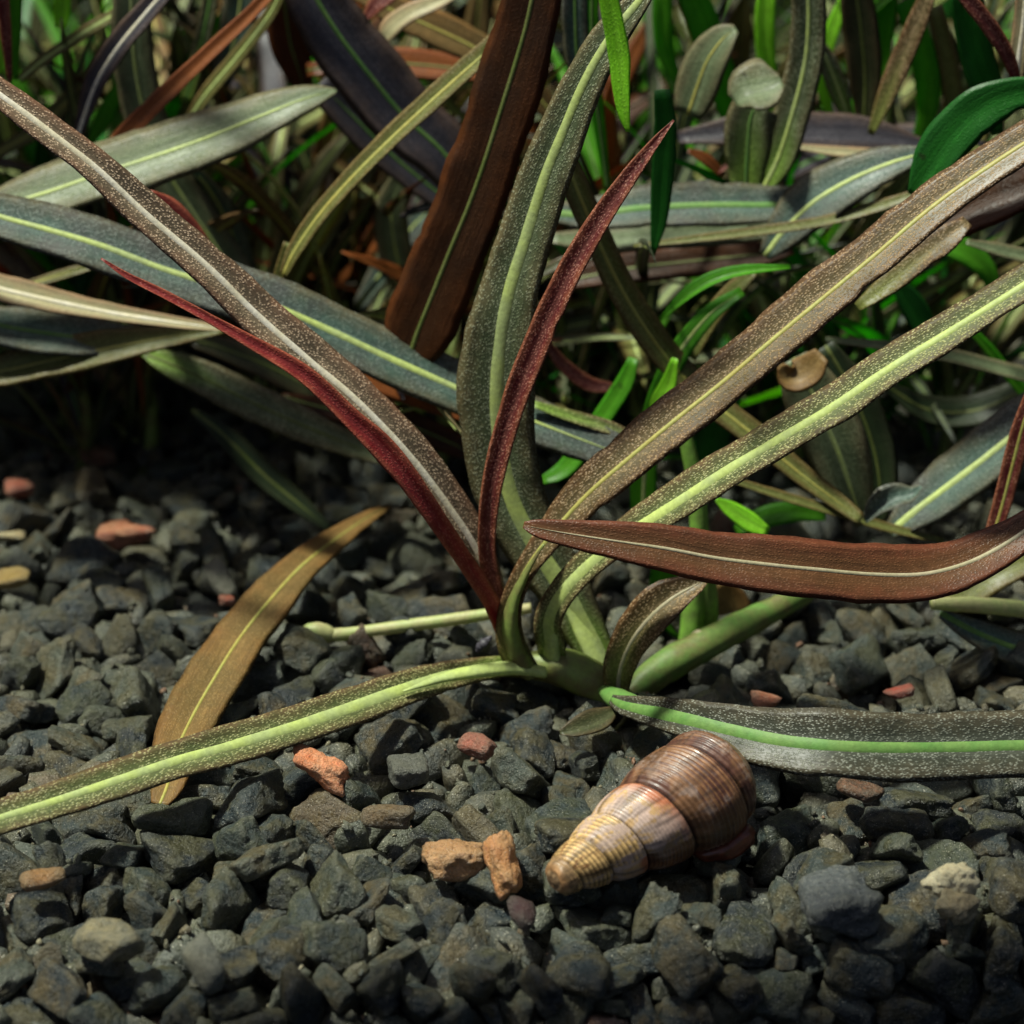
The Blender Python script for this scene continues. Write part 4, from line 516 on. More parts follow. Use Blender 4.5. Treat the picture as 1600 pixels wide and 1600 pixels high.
33,57,244,313,-36,-21,-6,30,22,38,176,-97,-40,-22,-7,31,19,30,462,716,-22,52,19,-20,18,50,-288,694,-26,10,2,-10,27,37,341,891,-25,4,-17,-43,6,22,-206,246,-25,19,-31,-29,11,57,464,795,-28,-22,39,18,31,57,-267,776,-39,-8,59,16,14,30,-22,943,-31,-28,6,8,5,57,-154,716,-31,34,-32,4,
3,22,-25,413,-26,-23,9,-25,15,57,171,665,-28,-23,-14,6,23,22,83,-167,-48,0,-1,-14,17,44,-20,663,-24,6,-31,45,10,44,478,355,-42,-2,1,60,6,57,-578,899,-35,25,47,25,26,57,95,588,-19,36,47,8,34,44,-73,396,-14,-15,55,-20,22,50,303,727,-22,-13,8,49,2,57,568,584,-32,8,31,-9,
28,44,-175,683,-26,-48,-22,-32,32,50,-70,890,-40,0,2,-1,17,66,515,248,-29,10,-60,0,13,50,270,611,-32,-42,2,39,9,30,96,656,-32,10,0,17,20,57,-214,218,-43,-6,-2,-44,15,44,48,324,-37,-21,31,-29,0,44,234,818,-30,13,-54,-12,8,44,190,819,-32,28,30,12,20,44,265,857,-29,39,18,-18,
23,66,-436,737,-36,16,-39,-27,17,44,-12,397,-38,32,-28,-18,20,30,370,569,-28,-28,-11,-17,7,57,-288,-337,-57,24,28,10,23,44,434,-31,-42,9,19,47,1,50,163,-202,-38,6,-10,-35,15,30,-194,757,-21,4,37,0,25,22,105,718,-31,-60,-6,-6,28,66,141,300,-38,-13,-59,-3,11,44,237,763,-29,-4,39,2,
9,66,504,758,-37,22,-15,-23,11,62,612,766,-36,35,-7,-10,3,37,585,715,-16,13,-4,46,8,50,499,929,-45,-3,1,-1,6,30,197,134,-33,28,48,17,17,37,-175,118,-29,33,10,-27,30,50,254,764,-43,-3,9,-29,8,50,16,511,-22,3,-1,59,33,50,-144,664,-19,-12,50,-20,8,44,-175,701,-12,50,19,-1,
4,30,-132,-1,-21,24,-53,4,17,37,437,461,-25,8,51,-27,0,30,-250,157,-45,-54,-8,-13,25,50,74,-223,-35,-10,-23,-20,34,37,-43,680,-23,-3,15,-29,1,44,347,274,-43,-36,-49,5,7,57,-36,582,-39,16,-13,-16,12,37,-182,653,-32,-2,4,36,17,37,363,693,-13,27,41,-13,26,57,239,589,-36,-12,55,-10,
4,66,43,613,-23,1,-12,45,30,66,168,476,-40,57,-24,4,4,50,460,513,-35,-6,-13,29,19,44,0,115,-20,1,-29,8,6,37,512,503,-38,-1,32,-23,9,50,162,-38,-40,52,-1,12,10,30,367,-48,-45,11,-11,-23,23,30,337,232,-32,-10,24,-6,11,44,50,224,-19,-30,43,0,30,44,234,-69,-39,38,26,15,
12,57,-77,752,-34,-6,-9,9,10,50,246,664,-33,40,2,-24,26,30,237,-310,-36,9,15,5,13,37,-199,276,-38,-24,-18,-38,12,44,502,799,-33,-27,26,-7,8,57,-481,806,-29,-6,62,3,0,44,401,252,-41,-25,-51,-13,35,30,47,394,-21,-8,-54,-3,18,50,-195,396,-40,30,40,11,27,30,-23,803,-33,3,-3,-20,
25,30,313,538,-19,54,3,-27,29,44,213,149,-42,46,-35,0,25,71,184,-152,-41,-22,57,3,10,38,-287,-83,-37,-18,15,14,18,22,82,663,-31,19,21,-26,35,66,284,-64,-37,23,26,26,0,44,267,310,-35,29,40,-9,27,30,258,-64,-47,0,-6,20,22,44,-340,931,-36,-11,-6,-53,15,44,190,333,-37,-23,26,-26,
1,66,-107,626,-32,7,-18,-6,29,30,170,-119,-42,-17,-4,6,4,44,-2,509,-39,-2,-43,43,22,30,122,285,-28,32,-19,-41,0,37,-68,437,-30,-19,-5,-22,25,66,118,793,-38,48,-21,-4,22,57,-49,354,-43,1,3,3,29,37,513,547,-43,-1,-9,17,9,37,-34,541,-30,-39,-17,18,16,50,162,407,-42,-2,2,29,
35,66,136,473,-23,29,-4,-32,6,37,340,-116,-44,-5,60,2,35,57,197,-38,-40,-21,27,-28,1,50,-564,859,-25,-24,15,56,6,37,531,931,-44,-27,54,4,11,22,117,-234,-39,-35,6,29,25,82,-24,694,-38,3,1,-49,20,37,219,324,-35,-15,41,-42,16,44,-198,673,-23,-2,56,24,25,44,374,668,-21,-4,50,5,
16,50,357,558,-35,35,16,-16,35,44,154,-62,-36,-9,30,44,28,44,-341,782,-37,30,13,34,31,50,-295,71,-39,-54,11,-3,13,30,266,730,-30,-51,28,3,6,37,-206,259,-37,26,-17,53,22,44,488,782,-36,-33,-22,22,10,37,288,329,-44,-4,-4,37,28,37,84,-187,-46,4,2,-46,9,62,65,644,-20,27,-29,-10,
21,57,346,920,-41,2,2,12,29,44,97,421,-31,-18,-5,27,3,30,293,616,-18,20,6,-8,1,57,-200,353,-30,9,60,1,19,66,89,127,-41,-1,0,-40,9,44,517,319,-30,34,-27,-12,34,37,-6,376,-36,-25,17,16,23,44,-131,887,-44,0,-1,12,28,44,183,853,-41,39,-47,9,9,37,55,42,-40,-53,-9,-25,
4,50,300,-101,-35,27,-47,9,33,37,525,903,-47,40,-45,3,21,44,-170,850,-40,-11,25,-35,4,57,-480,648,-41,53,-33,1,28,57,494,574,-41,0,-1,-8,9,50,-535,764,-38,-47,28,-15,14,50,401,822,-41,36,-33,-23,12,57,622,743,-12,5,59,-17,21,66,-254,835,-32,-12,-56,-21,0,50,159,439,-39,12,-51,22,
13,50,444,930,-45,-5,0,-60,13,57,224,489,-44,2,-3,21,26,66,478,471,-31,-14,6,28,15,57,-413,793,-36,52,18,1,29,57,-202,898,-42,0,0,19,20,37,447,-14,-28,-49,4,-7,32,57,-149,570,-36,38,-6,2,25,44,405,708,-36,-12,38,-25,22,50,385,861,-31,14,9,-55,28,38,326,-95,-39,-9,15,-16,
9,44,453,340,-38,-42,25,-27,32,30,509,884,-44,-37,-42,-14,0,30,178,781,-30,5,18,-31,9,37,491,901,-43,15,-7,-32,20,30,195,-116,-33,6,-5,-18,31,66,-37,119,-22,8,-1,48,29,44,-610,931,-44,0,0,17,26,50,-4,923,-41,1,1,29,14,57,448,431,-41,-48,38,4,30,50,483,837,-38,-23,8,51,
26,37,431,-4,-42,14,-54,25,3,44,-80,599,-43,29,53,-2,23,44,4,607,-19,3,-33,47,6,57,404,621,-26,54,-14,-3,22,44,198,-105,-43,-6,-62,0,9,66,86,694,-37,2,3,-26,11,57,106,764,-43,6,61,0,34,66,186,205,-42,-60,-17,-2,9,66,146,606,-37,-1,3,8,18,66,188,484,-24,5,10,0,
34,50,38,841,-30,-4,8,15,25,30,141,297,-24,1,58,4,16,37,-6,487,-38,-34,32,1,4,30,116,-107,-30,-11,12,-56,4,66,162,345,-40,45,-43,1,25,30,333,262,-41,6,39,39,4,66,-317,900,-40,-3,-62,0,8,37,464,915,-37,60,-4,-9,14,71,-623,828,-33,3,-2,49,24,57,-249,695,-36,52,-12,-13,
12,44,371,827,-37,9,-54,-22,14,30,384,812,-31,38,27,0,10,46,24,891,-42,5,1,15,29,30,146,791,-23,1,11,39,4,66,423,333,-39,-39,-49,-2,19,50,-20,887,-42,32,53,-1,10,66,271,824,-36,39,-40,-22,28,50,523,452,-39,-2,-7,-17,33,44,188,363,-36,-9,26,22,27,30,119,-101,-42,-44,-31,5,
22,44,167,689,-30,-22,-14,6,0,30,-116,849,-36,-56,8,-18,30,57,197,647,-26,6,0,-43,25,22,218,222,-48,1,-3,-1,9,44,-273,165,-41,34,36,12,17,37,140,-348,-87,25,51,-16,29,30,-63,21,-31,-4,1,-42,33,66,-606,657,-11,0,7,2,6,44,459,-53,-21,51,-5,22,20,50,445,838,-34,-43,33,13,
24,46,237,393,-31,-51,10,-30,8,44,-1,462,-46,-61,-10,-1,10,30,-231,776,-34,45,14,7,16,30,223,295,-31,53,18,13,1,30,353,-28,-47,-2,1,40,32,37,-306,-5,-39,24,-13,-42,22,37,-388,-144,-42,-3,-23,45,28,57,401,-306,-67,31,2,35,19,50,-568,928,-44,-1,0,-42,8,30,-5,528,-43,-52,8,19,
34,37,-78,813,-43,13,40,32,35,44,212,903,-43,59,-13,3,0,44,-171,312,-25,2,-29,39,8,66,-268,213,-42,-4,0,16,22,37,375,283,-44,-39,-49,0,0,50,-441,810,-40,-12,10,-41,10,37,289,907,-42,33,-19,-18,16,22,-172,591,-39,15,-12,-54,6,46,236,788,-37,-9,26,-32,2,66,59,238,-36,42,-41,19,
32,22,-119,904,-47,55,-12,0,29,30,392,-133,-25,34,-29,4,30,55,461,281,-43,-4,5,5,32,37,-467,824,-43,32,-5,-4,17,50,181,888,-40,-19,30,-25,13,22,178,-59,-49,4,-1,51,25,37,211,-267,-53,-24,-57,-9,2,44,192,240,-45,-60,12,-9,6,66,44,420,-38,34,50,-2,27,37,114,47,-45,61,10,-6,
11,66,82,456,-43,0,-2,-9,26,30,-306,-136,-43,-35,-29,0,3,38,360,849,-36,-12,-25,-21,5,22,62,862,-45,3,-14,47,8,57,-63,728,-44,0,5,-50,8,44,-4,293,-29,53,14,-10,29,37,-156,547,-38,22,-21,27,32,37,422,730,-42,-49,3,-7,4,44,125,914,-41,42,-33,-11,7,50,-427,-213,-41,27,15,16,
25,71,-107,527,-40,-1,0,42,6,66,397,-50,-39,-4,0,-37,15,44,498,920,-28,-7,-55,-3,29,44,-539,903,-42,60,-13,0,8,66,-45,925,-42,-3,-2,31,23,44,389,517,-27,47,-19,-30,23,38,333,243,-44,27,-41,-22,11,62,30,-228,-43,3,0,61,24,46,-365,843,-38,25,7,3,2,44,-17,544,-45,21,-55,2,
16,22,25,470,-20,-22,52,2,30,30,58,128,-47,-3,6,-9,2,57,483,324,-43,-61,-9,-6,33,44,366,521,-20,39,-2,26,31,46,114,193,-34,50,-4,22,17,37,496,393,-43,27,55,-3,30,37,306,-231,-45,-62,1,-4,11,66,182,289,-43,-1,-1,-32,35,50,20,663,-28,-5,6,62,27,22,25,-336,-53,-13,35,31,
15,30,-42,413,-24,-15,-9,40,30,44,-32,849,-42,6,-12,-32,24,57,32,709,-36,43,30,9,9,38,-105,-3,-45,50,18,12,34,57,322,702,-35,-21,27,-13,9,44,-25,226,-26,21,-58,0,8,30,-321,-412,-73,13,-14,24,11,66,8,271,-39,54,-2,-10,5,44,-382,564,-40,52,-32,-11,30,50,-221,483,-37,-30,-8,8,
1,37,487,733,-46,1,0,-24,21,44,149,5,-39,5,-56,14,20,30,32,120,-43,-48,-18,-9,20,44,130,-209,-45,-4,0,21,2,57,-367,302,-31,-22,-47,-7,24,30,-107,600,-34,19,-1,5,32,57,-113,-363,-67,-1,13,-24,22,57,483,653,-24,19,-16,-48,20,44,439,303,-35,20,8,10,33,50,-68,410,-28,7,-4,-11,
34,66,-201,-251,-45,4,12,-39,20,66,-53,412,-42,1,-3,-27,32,44,-434,144,-41,16,-21,-34,28,37,-357,-284,-50,-19,26,-21,8,55,441,880,-43,-6,2,-13,25,44,-306,730,-38,1,16,-9,21,22,283,538,-46,10,-30,-50,22,66,644,815,-19,-16,2,59,2,50,611,734,-25,52,5,2,28,30,-36,340,-26,20,-8,23,
4,57,-252,619,-27,2,0,-25,12,57,287,110,-44,1,-2,-50,25,50,363,-288,-48,13,54,-20,16,50,-82,-22,-31,-21,2,-19,7,57,-194,847,-39,-9,-7,21,19,22,53,-162,-45,11,-13,23,20,30,-138,-13,-13,8,1,-42,23,37,313,591,-39,-26,45,29,11,44,-26,445,-42,40,43,11,25,44,-223,727,-45,-1,0,43,
7,66,-448,335,-38,-40,14,-14,26,50,-402,60,-41,-9,-60,1,35,37,224,-117,-40,38,-36,22,16,30,-283,639,-20,5,20,40,29,57,257,-176,-39,0,-56,-10,10,50,392,80,-35,-19,17,-9,5,44,20,-268,-49,29,5,30,29,50,337,-184,-40,45,37,15,24,22,-112,-315,-50,46,11,-1,26,37,636,841,-36,-1,50,-32,
32,22,-277,-41,-38,-11,49,12,30,57,95,550,-13,-31,6,15,14,37,-24,131,-43,0,-12,46,3,22,-343,-279,-51,-35,3,34,1,66,-192,56,-38,-50,-30,4,21,50,-279,-188,-42,-1,-1,60,21,66,-581,-249,-40,14,5,16,26,57,-182,-451,-90,24,-24,30,15,82,589,-126,-34,-2,2,35,15,82,518,-202,-34,0,3,6,
28,66,603,-264,-49,10,16,-41,0,82,554,-71,-17,-34,-36,6,25,66,610,-329,-91,-37,22,-5,32,66,-537,-355,-46,-30,54,-6,29,66,-414,-324,-26,-4,0,-20,7,82,495,-62,-20,7,-13,-1,25,66,-155,-440,-81,18,36,35,27,62,-528,-289,-39,6,-6,37,32,66,-413,-376,-51,11,-45,6,19,50,-165,337,-38,-26,41,-12,
26,57,-122,-285,-46,-10,5,-44,0,66,486,-358,-90,27,-22,26,22,30,-38,-79,-43,-20,-5,6,0,44,-101,580,-44,4,-4,-43,1,66,22,752,-38,47,-34,-13,29,57,571,-215,-32,-27,52,17,35,50,39,865,-42,-9,39,-39,15,66,-220,565,-38,3,1,-49,9,30,-430,-92,-45,30,-3,-5,3,44,-395,-68,-41,7,-6,24,
28,50,-573,655,-34,12,-22,56,35,37,-14,804,-44,8,2,9,33,57,105,529,-18,-15,35,-34,20,22,-183,749,-30,15,46,15,28,57,-394,94,-40,-5,-59,-4,2,57,382,734,-36,-2,-48,9,32,57,-298,574,-39,31,47,18,26,57,-153,78,-32,-10,19,-46,4,50,89,625,-38,-52,28,12,3,22,-88,-153,-45,-12,-17,27,
24,30,354,304,-44,-37,44,-15,25,55,-334,848,-34,47,-6,-15,8,28,42,-127,-44,31,-7,-7,5,30,13,684,-24,-33,-33,20,8,30,-65,-313,-62,-6,-22,27,25,50,-490,498,-36,-16,-7,1,5,57,416,858,-40,-22,-51,19,11,66,294,747,-42,-19,58,1,31,37,-452,29,-42,-2,9,-53,35,57,127,374,-41,9,-60,-1,
19,57,-216,805,-42,1,-1,26,1,50,327,940,-41,32,3,4,9,37,16,799,-45,47,-19,1,31,30,-87,654,-46,3,-1,45,14,22,432,670,-31,12,16,-5,35,66,-502,-362,-50,-44,-29,0,18,50,-134,594,-33,-45,-25,-15,17,44,-416,765,-42,-9,-45,43,27,46,-136,-217,-44,-1,1,-34,14,57,-340,-329,-61,1,-5,8,
27,46,545,581,-39,3,-17,-33,23,22,-248,-203,-48,0,-1,-13,29,30,7,527,-36,48,-7,-18,10,30,-114,444,-33,8,31,-9,5,30,-115,827,-40,20,33,33,29,66,456,-177,-17,61,-6,-14,16,57,-461,-232,-31,19,10,34,2,66,622,-290,-80,7,0,-50,21,66,-584,17,-20,-11,18,-59,3,57,-579,-174,-28,37,36,18,
17,66,435,-309,-38,-26,6,1,20,44,457,-365,-47,-36,14,19,17,57,-117,-441,-86,50,5,-21,30,66,-565,-288,-53,1,7,13,16,57,476,-227,-26,30,-14,-25,31,66,518,193,-11,-26,-53,-1,29,71,489,-10,-18,-13,23,-46,5,66,116,-397,-101,-53,16,-4,26,66,502,-164,-17,27,50,-8,8,66,506,96,-9,5,-8,40,
32,57,497,-315,-49,50,3,6,27,66,568,-332,-100,1,-4,-59,7,66,-543,-28,-15,15,-11,-3,35,57,451,-281,-26,3,7,3,29,66,580,91,-14,-11,-60,1,4,57,-319,-460,-89,-4,-4,-42,14,50,27,-418,-101,-23,-3,2,33,66,608,64,-37,23,-57,-9,26,55,-507,-184,-30,-8,-12,-52,21,57,-528,-98,-26,8,3,20,
24,66,-569,467,-15,-4,29,-4,31,50,-224,-454,-104,57,6,1,15,66,-20,-404,-98,-33,-49,-15,8,66,-453,-363,-44,8,-18,-46,14,57,-481,-307,-31,6,2,36,18,66,-533,-365,-74,0,9,-57,19,57,-450,-315,-35,28,-30,-37,18,66,657,-191,-40,9,3,14,30,66,548,-134,-34,10,-12,-19,10,66,-593,-48,-32,-1,-17,-13,
31,66,637,312,-20,3,-3,-24,5,66,538,-319,-66,5,-8,-23,5,50,-204,125,-37,-24,-1,4,10,37,557,460,-36,-51,8,31,19,50,-282,-463,-90,-2,51,-5,25,50,-539,-203,-42,-25,-52,-6,17,57,-672,-20,-39,2,43,-40,12,66,481,-285,-45,-10,4,27,35,66,510,-263,-30,20,35,5,34,71,-493,-214,-42,-19,-59,-1,
9,44,-318,-472,-56,-14,24,9,2,37,-247,-463,-84,-42,-10,-1,15,57,-511,318,-37,2,3,45,19,50,-225,237,-24,54,3,-21,31,66,512,-83,-39,55,2,4,19,57,639,34,-36,-10,39,-39,17,66,-221,-379,-72,-27,-43,9,11,57,-490,-52,-22,-5,2,-45,26,30,-146,529,-20,27,3,-7,2,30,-27,326,-15,27,38,25,
35,50,571,656,-37,29,-11,-12,15,66,-619,192,-32,38,4,8,5,30,79,-54,-39,-38,2,-18,3,50,107,164,-34,6,40,6,21,57,353,716,-28,-19,-22,-45,29,30,-218,691,-34,-10,9,-50,33,30,85,227,-20,-16,-3,31,18,66,656,96,-41,5,1,51,22,57,-187,-47,-43,4,-1,-58,6,22,-93,-234,-43,20,30,-34,
5,57,378,169,-36,6,17,30,34,66,-653,118,-37,56,-16,-8,13,37,-459,129,-47,-2,-3,-24,3,50,13,408,-38,16,-7,32,2,30,286,53,-46,-7,9,30,34,44,-133,728,-42,-10,-47,11,11,50,-566,-353,-74,1,5,-46,26,44,-222,-454,-80,51,27,-8,30,37,-333,-50,-46,9,-2,-17,25,30,201,822,-42,6,-30,-36,
10,22,-135,912,-47,4,4,31,6,50,-17,829,-42,-5,1,-46,16,57,684,233,-35,40,13,17,12,22,-196,468,-25,9,6,-27,13,66,100,541,-43,1,-3,17,24,44,275,-353,-101,-1,54,8,4,37,56,-22,-45,-38,-49,-1,13,37,-193,686,-47,-3,-2,-38,3,57,350,754,-37,11,-12,19,24,46,201,768,-37,6,-33,50,
20,37,-70,676,-47,25,58,0,26,50,-157,475,-29,-52,15,20,0,22,-6,433,-48,-1,0,56,1,66,-441,558,-40,-59,21,2,33,30,423,-48,-47,10,2,-45,25,44,315,167,-43,-34,40,1,33,50,-47,-29,-43,12,-6,-51,25,50,147,919,-36,-30,-46,16,21,22,27,-327,-53,14,32,-50,35,22,-74,32,-29,4,11,-45,
0,44,287,435,-45,-16,-60,0,18,50,340,-219,-42,60,16,-5,8,50,189,112,-45,11,-61,1,21,44,-596,794,-43,7,9,23,3,37,-396,718,-44,-38,47,3,25,30,204,882,-47,-37,-50,-1,14,50,328,642,-39,-41,4,3,17,37,258,625,-42,26,19,3,25,44,188,793,-45,4,0,38,23,50,-641,910,-43,0,-1,19,
31,50,-360,116,-42,12,-59,-10,34,37,-287,138,-46,46,-42,2,18,30,-217,287,-46,7,-16,-45,31,37,-111,321,-44,3,-2,39,19,30,213,789,-41,-48,-2,-13,13,22,-137,-97,-49,62,5,-5,11,66,622,797,-42,2,1,42,19,50,448,766,-38,16,0,-55,3,50,-81,113,-32,-22,-18,30,33,30,-235,195,-44,-2,-56,19,
5,30,6,593,-40,3,-6,3,23,30,300,414,-35,-15,-15,45,31,30,196,563,-41,12,21,-15,31,22,228,341,-46,0,55,-7,4,44,-385,-308,-61,-57,8,0,21,44,-391,600,-42,-38,-45,-1,11,66,489,618,-41,-58,11,0,29,37,334,384,-43,-58,4,4,20,44,-508,682,-43,-5,-6,28,5,57,-218,-207,-40,3,5,-20,
30,44,-33,626,-45,1,11,51,9,66,150,574,-37,-1,3,9,17,22,402,128,-44,4,16,-16,15,66,-703,281,-28,1,30,-3,12,66,-517,833,-35,53,9,-5,1,22,-45,-281,-58,20,50,25,2,22,383,7,-48,42,-43,9,12,30,-115,873,-45,-28,-49,11,20,44,-46,62,-45,6,0,49,19,44,-273,678,-44,5,0,16,
34,30,452,-5,-44,29,-29,-22,18,30,-95,-266,-47,39,29,-17,7,30,98,-270,-55,7,-2,-37,29,22,35,40,-45,-4,-18,-2,25,50,316,619,-38,38,34,-18,10,44,464,809,-41,14,-7,-2,30,30,186,-219,-47,-8,-4,50,23,44,-506,763,-41,-5,27,-37,1,30,97,362,-41,0,-2,44,23,30,72,772,-34,43,35,8,
4,66,-677,278,-14,42,-35,-11,5,66,437,-349,-72,40,36,28,8,50,-264,-460,-69,-9,-2,1,19,66,-525,134,-17,-6,4,41,22,66,555,335,-14,-31,-28,8,1,66,-467,-407,-63,0,9,32,15,50,-443,-386,-67,-35,-33,8,14,44,520,-349,-63,28,-15,-25,16,50,660,-146,-42,-1,2,9,28,57,-698,197,-40,27,46,23,
26,57,661,133,-34,-18,-39,12,15,57,612,352,-17,13,-18,50,29,50,-507,-259,-46,-52,21,3,29,66,-663,417,-26,-17,-25,-50,9,50,-479,-175,-22,43,38,13,13,66,541,-322,-89,-39,41,-10,35,57,-584,225,-19,-15,37,-32,22,66,-612,5,-31,15,-47,6,18,57,466,-121,-15,5,56,-13,27,50,-510,-151,-26,34,51,0,
18,66,-673,461,-11,19,16,-50,16,50,-524,-410,-66,-2,-21,-56,3,50,-705,442,-29,24,-20,29,10,57,461,-338,-40,-7,8,19,30,66,-564,-101,-40,61,-9,5,24,44,605,-179,-37,-6,-1,-10,24,50,-521,247,-20,55,17,19,25,57,-667,42,-43,-14,59,2,25,57,588,228,-28,19,-57,-9,15,50,696,195,-42,-59,-9,-9,
9,66,-657,623,-2,21,-18,-31,8,44,493,-350,-54,59,12,-3,9,57,-537,-69,-25,8,6,16,33,44,-488,-375,-70,5,2,-1,7,66,576,26,-32,56,15,-17,27,57,634,-323,-98,-27,42,9,17,37,-336,-475,-105,32,9,7,15,66,-531,31,-25,40,33,-3,25,62,593,470,-15,14,-49,-16,8,66,656,264,-42,-3,2,-13,
33,57,-654,79,-44,57,-23,5,5,57,-482,-99,-28,-9,-42,40,14,44,-504,57,-14,3,-43,-43,29,44,552,48,-24,-2,15,-60,31,44,647,-29,-43,-62,-5,2,19,57,-622,403,-18,6,0,30,3,66,677,672,-12,-6,-7,-20,13,44,-297,-455,-77,-10,0,-10,8,57,-61,-418,-99,10,2,-39,13,66,688,599,-17,-4,6,-26,
7,44,418,-358,-56,-15,42,-26,4,57,563,-285,-88,18,-29,40,16,50,574,305,-27,-4,9,20,2,50,-648,225,-21,4,6,-38,31,57,-638,157,-39,33,46,15,22,57,623,406,-13,-30,-41,33,25,57,-594,91,-26,-45,34,-5,1,44,-446,-208,-22,36,4,-15,23,50,617,-40,-38,3,-5,40,9,57,653,497,-23,31,3,9,
8,50,-563,122,-21,-58,-23,0,35,50,623,-2,-42,-13,-36,37,21,50,706,326,-33,29,17,42,6,66,615,275,-34,-13,-5,21,22,57,-581,260,-11,10,-14,-46,29,44,-696,129,-44,0,0,41,17,44,419,-327,-52,22,42,-31,32,57,690,-32,-39,6,0,-35,13,44,419,-275,-34,-5,21,-40,20,57,675,402,-30,-25,-4,2,
19,50,-558,60,-21,12,-4,-38,15,66,-682,597,-31,-4,32,-39,19,66,-661,218,-41,1,-1,10,17,71,702,555,-27,-42,1,-42,5,37,393,-370,-56,27,-20,-42,5,44,679,-65,-43,-24,-52,8,7,66,516,-288,-63,10,-20,-57,19,66,-495,106,-29,9,23,26,27,50,670,339,-20,5,-7,35,27,66,-601,156,-30,-4,-22,3,
11,57,703,484,-22,10,4,35,31,57,546,214,-21,29,-20,-31,24,57,-629,618,-9,-23,-23,28,31,66,571,503,-32,47,27,-13,15,66,-588,328,-23,30,-8,-33,31,50,-613,121,-30,8,-27,17,32,57,-451,-134,-41,55,15,5,13,66,685,471,-33,54,-26,-16,30,50,509,43,-25,1,31,-50,5,50,-633,-8,-41,15,31,42,
7,37,537,-355,-99,-18,35,29,7,44,-503,159,-29,38,12,26,33,66,618,217,-38,18,-11,-59,32,46,-540,-159,-37,4,-33,-31,17,37,-418,-399,-65,-37,21,-18,32,57,-694,724,-9,43,-13,-7,2,66,622,613,-19,-56,-11,-21,20,22,170,-410,-105,7,36,-41,15,30,-587,-309,-63,6,4,-10,19,37,-652,-128,-46,-1,-1,-58,
29,57,-506,-325,-64,2,-7,53,30,57,-547,259,-28,-49,7,16,35,50,612,-75,-42,2,11,51,12,37,520,-265,-50,-6,-2,29,13,50,663,292,-37,-6,7,17,31,44,-637,283,-22,9,-57,2,9,50,533,130,-21,33,11,8,3,57,599,156,-38,10,-3,39,10,50,-620,521,-30,4,28,-25,17,66,702,364,-28,17,-5,16,
17,66,695,766,-27,-17,20,42,35,44,-575,-65,-39,6,-20,-38,20,44,609,582,-28,-25,9,-6,24,66,498,-327,-76,-4,2,-56,22,66,-612,244,-36,8,-2,-6,30,62,-511,-23,-33,-19,6,29,17,50,683,326,-41,-20,-37,32,31,50,-653,314,-25,-11,26,36,26,57,-618,710,-14,-33,47,-24,1,57,-650,478,-24,4,-35,-44,
7,50,583,-45,-42,13,-61,3,0,57,-604,595,-29,32,-36,7,23,66,652,643,-19,57,-16,17,22,46,483,-258,-39,8,-15,-40,23,66,689,926,-38,18,-35,-31,20,37,458,-202,-35,16,-60,-2,9,66,-662,697,-13,-30,-11,-23,33,44,-428,-323,-45,60,2,16,19,37,-120,-433,-107,7,0,16,15,66,-430,-430,-73,41,13,-18,
12,37,630,-176,-46,-45,31,-2,15,30,-474,-332,-57,-18,-38,-34,31,30,585,-311,-85,34,-42,-11,14,66,639,708,-29,8,22,-39,27,44,-655,380,-27,-7,-14,-50,28,44,567,207,-42,-17,-54,-9,13,44,434,-335,-94,11,9,-21,30,66,-627,544,-33,19,-48,-18,7,66,-449,-277,-51,7,-1,25,7,55,575,459,-32,-11,20,-33,
18,50,-567,299,-15,19,12,-50,33,44,-567,-150,-36,4,-5,41,7,66,661,379,-32,53,1,-17,23,37,-474,-121,-29,60,1,2,9,44,636,137,-43,25,-21,-24,26,50,-89,-415,-98,22,-28,-30,13,57,559,-70,-44,0,-3,2,8,50,545,383,-36,-53,-14,-24,0,66,626,482,-30,-2,-39,8,24,57,565,258,-35,23,0,-12,
8,66,660,435,-23,-6,6,14,24,30,533,-234,-43,23,-52,-18,19,66,-611,396,-41,1,0,60,28,71,-694,888,-31,-49,28,-20,20,44,-539,-132,-33,21,40,-10,31,37,-505,7,-23,30,-28,-17,8,50,494,57,-26,-7,20,-57,33,57,-695,658,-19,17,-12,-51,3,37,523,-335,-105,20,57,0,13,66,527,106,-35,-6,2,39,
6,57,616,652,-37,43,14,-5,28,30,642,-93,-46,45,35,10,27,57,-651,885,-15,1,55,-25,19,44,-509,-122,-33,-26,-23,-34,35,44,-691,365,-23,-8,4,-20,28,57,-657,778,-17,-44,-36,2,15,66,529,-32,-38,-54,-32,-5,31,50,-581,213,-42,25,56,-2,25,57,438,-148,-43,57,-21,-2,0,44,-591,-202,-45,0,1,-26,
24,37,-672,241,-23,2,1,-14,24,22,-271,-455,-108,-36,-38,5,31,66,-696,797,-23,1,-61,-10,17,50,497,127,-20,31,-36,27,27,50,585,93,-40,6,7,41,27,30,411,-350,-49,-15,-2,44,33,30,421,-369,-66,-32,21,48,32,44,-431,-186,-39,-3,7,18,20,22,-474,-247,-51,-36,-47,-6,11,57,515,25,-38,-11,40,-37,
4,50,-579,166,-34,-3,-24,20,12,44,-541,90,-29,-28,-40,0,10,50,-698,707,-28,-12,-47,-38,13,37,583,581,-31,13,-36,-30,11,66,645,902,-35,-6,6,-28,23,57,595,327,-40,25,-27,-24,27,66,476,-323,-100,-9,2,-42,18,57,-551,-323,-60,54,1,-7,19,44,-595,-155,-45,-1,0,-57,22,44,-497,73,-27,-2,-33,52,
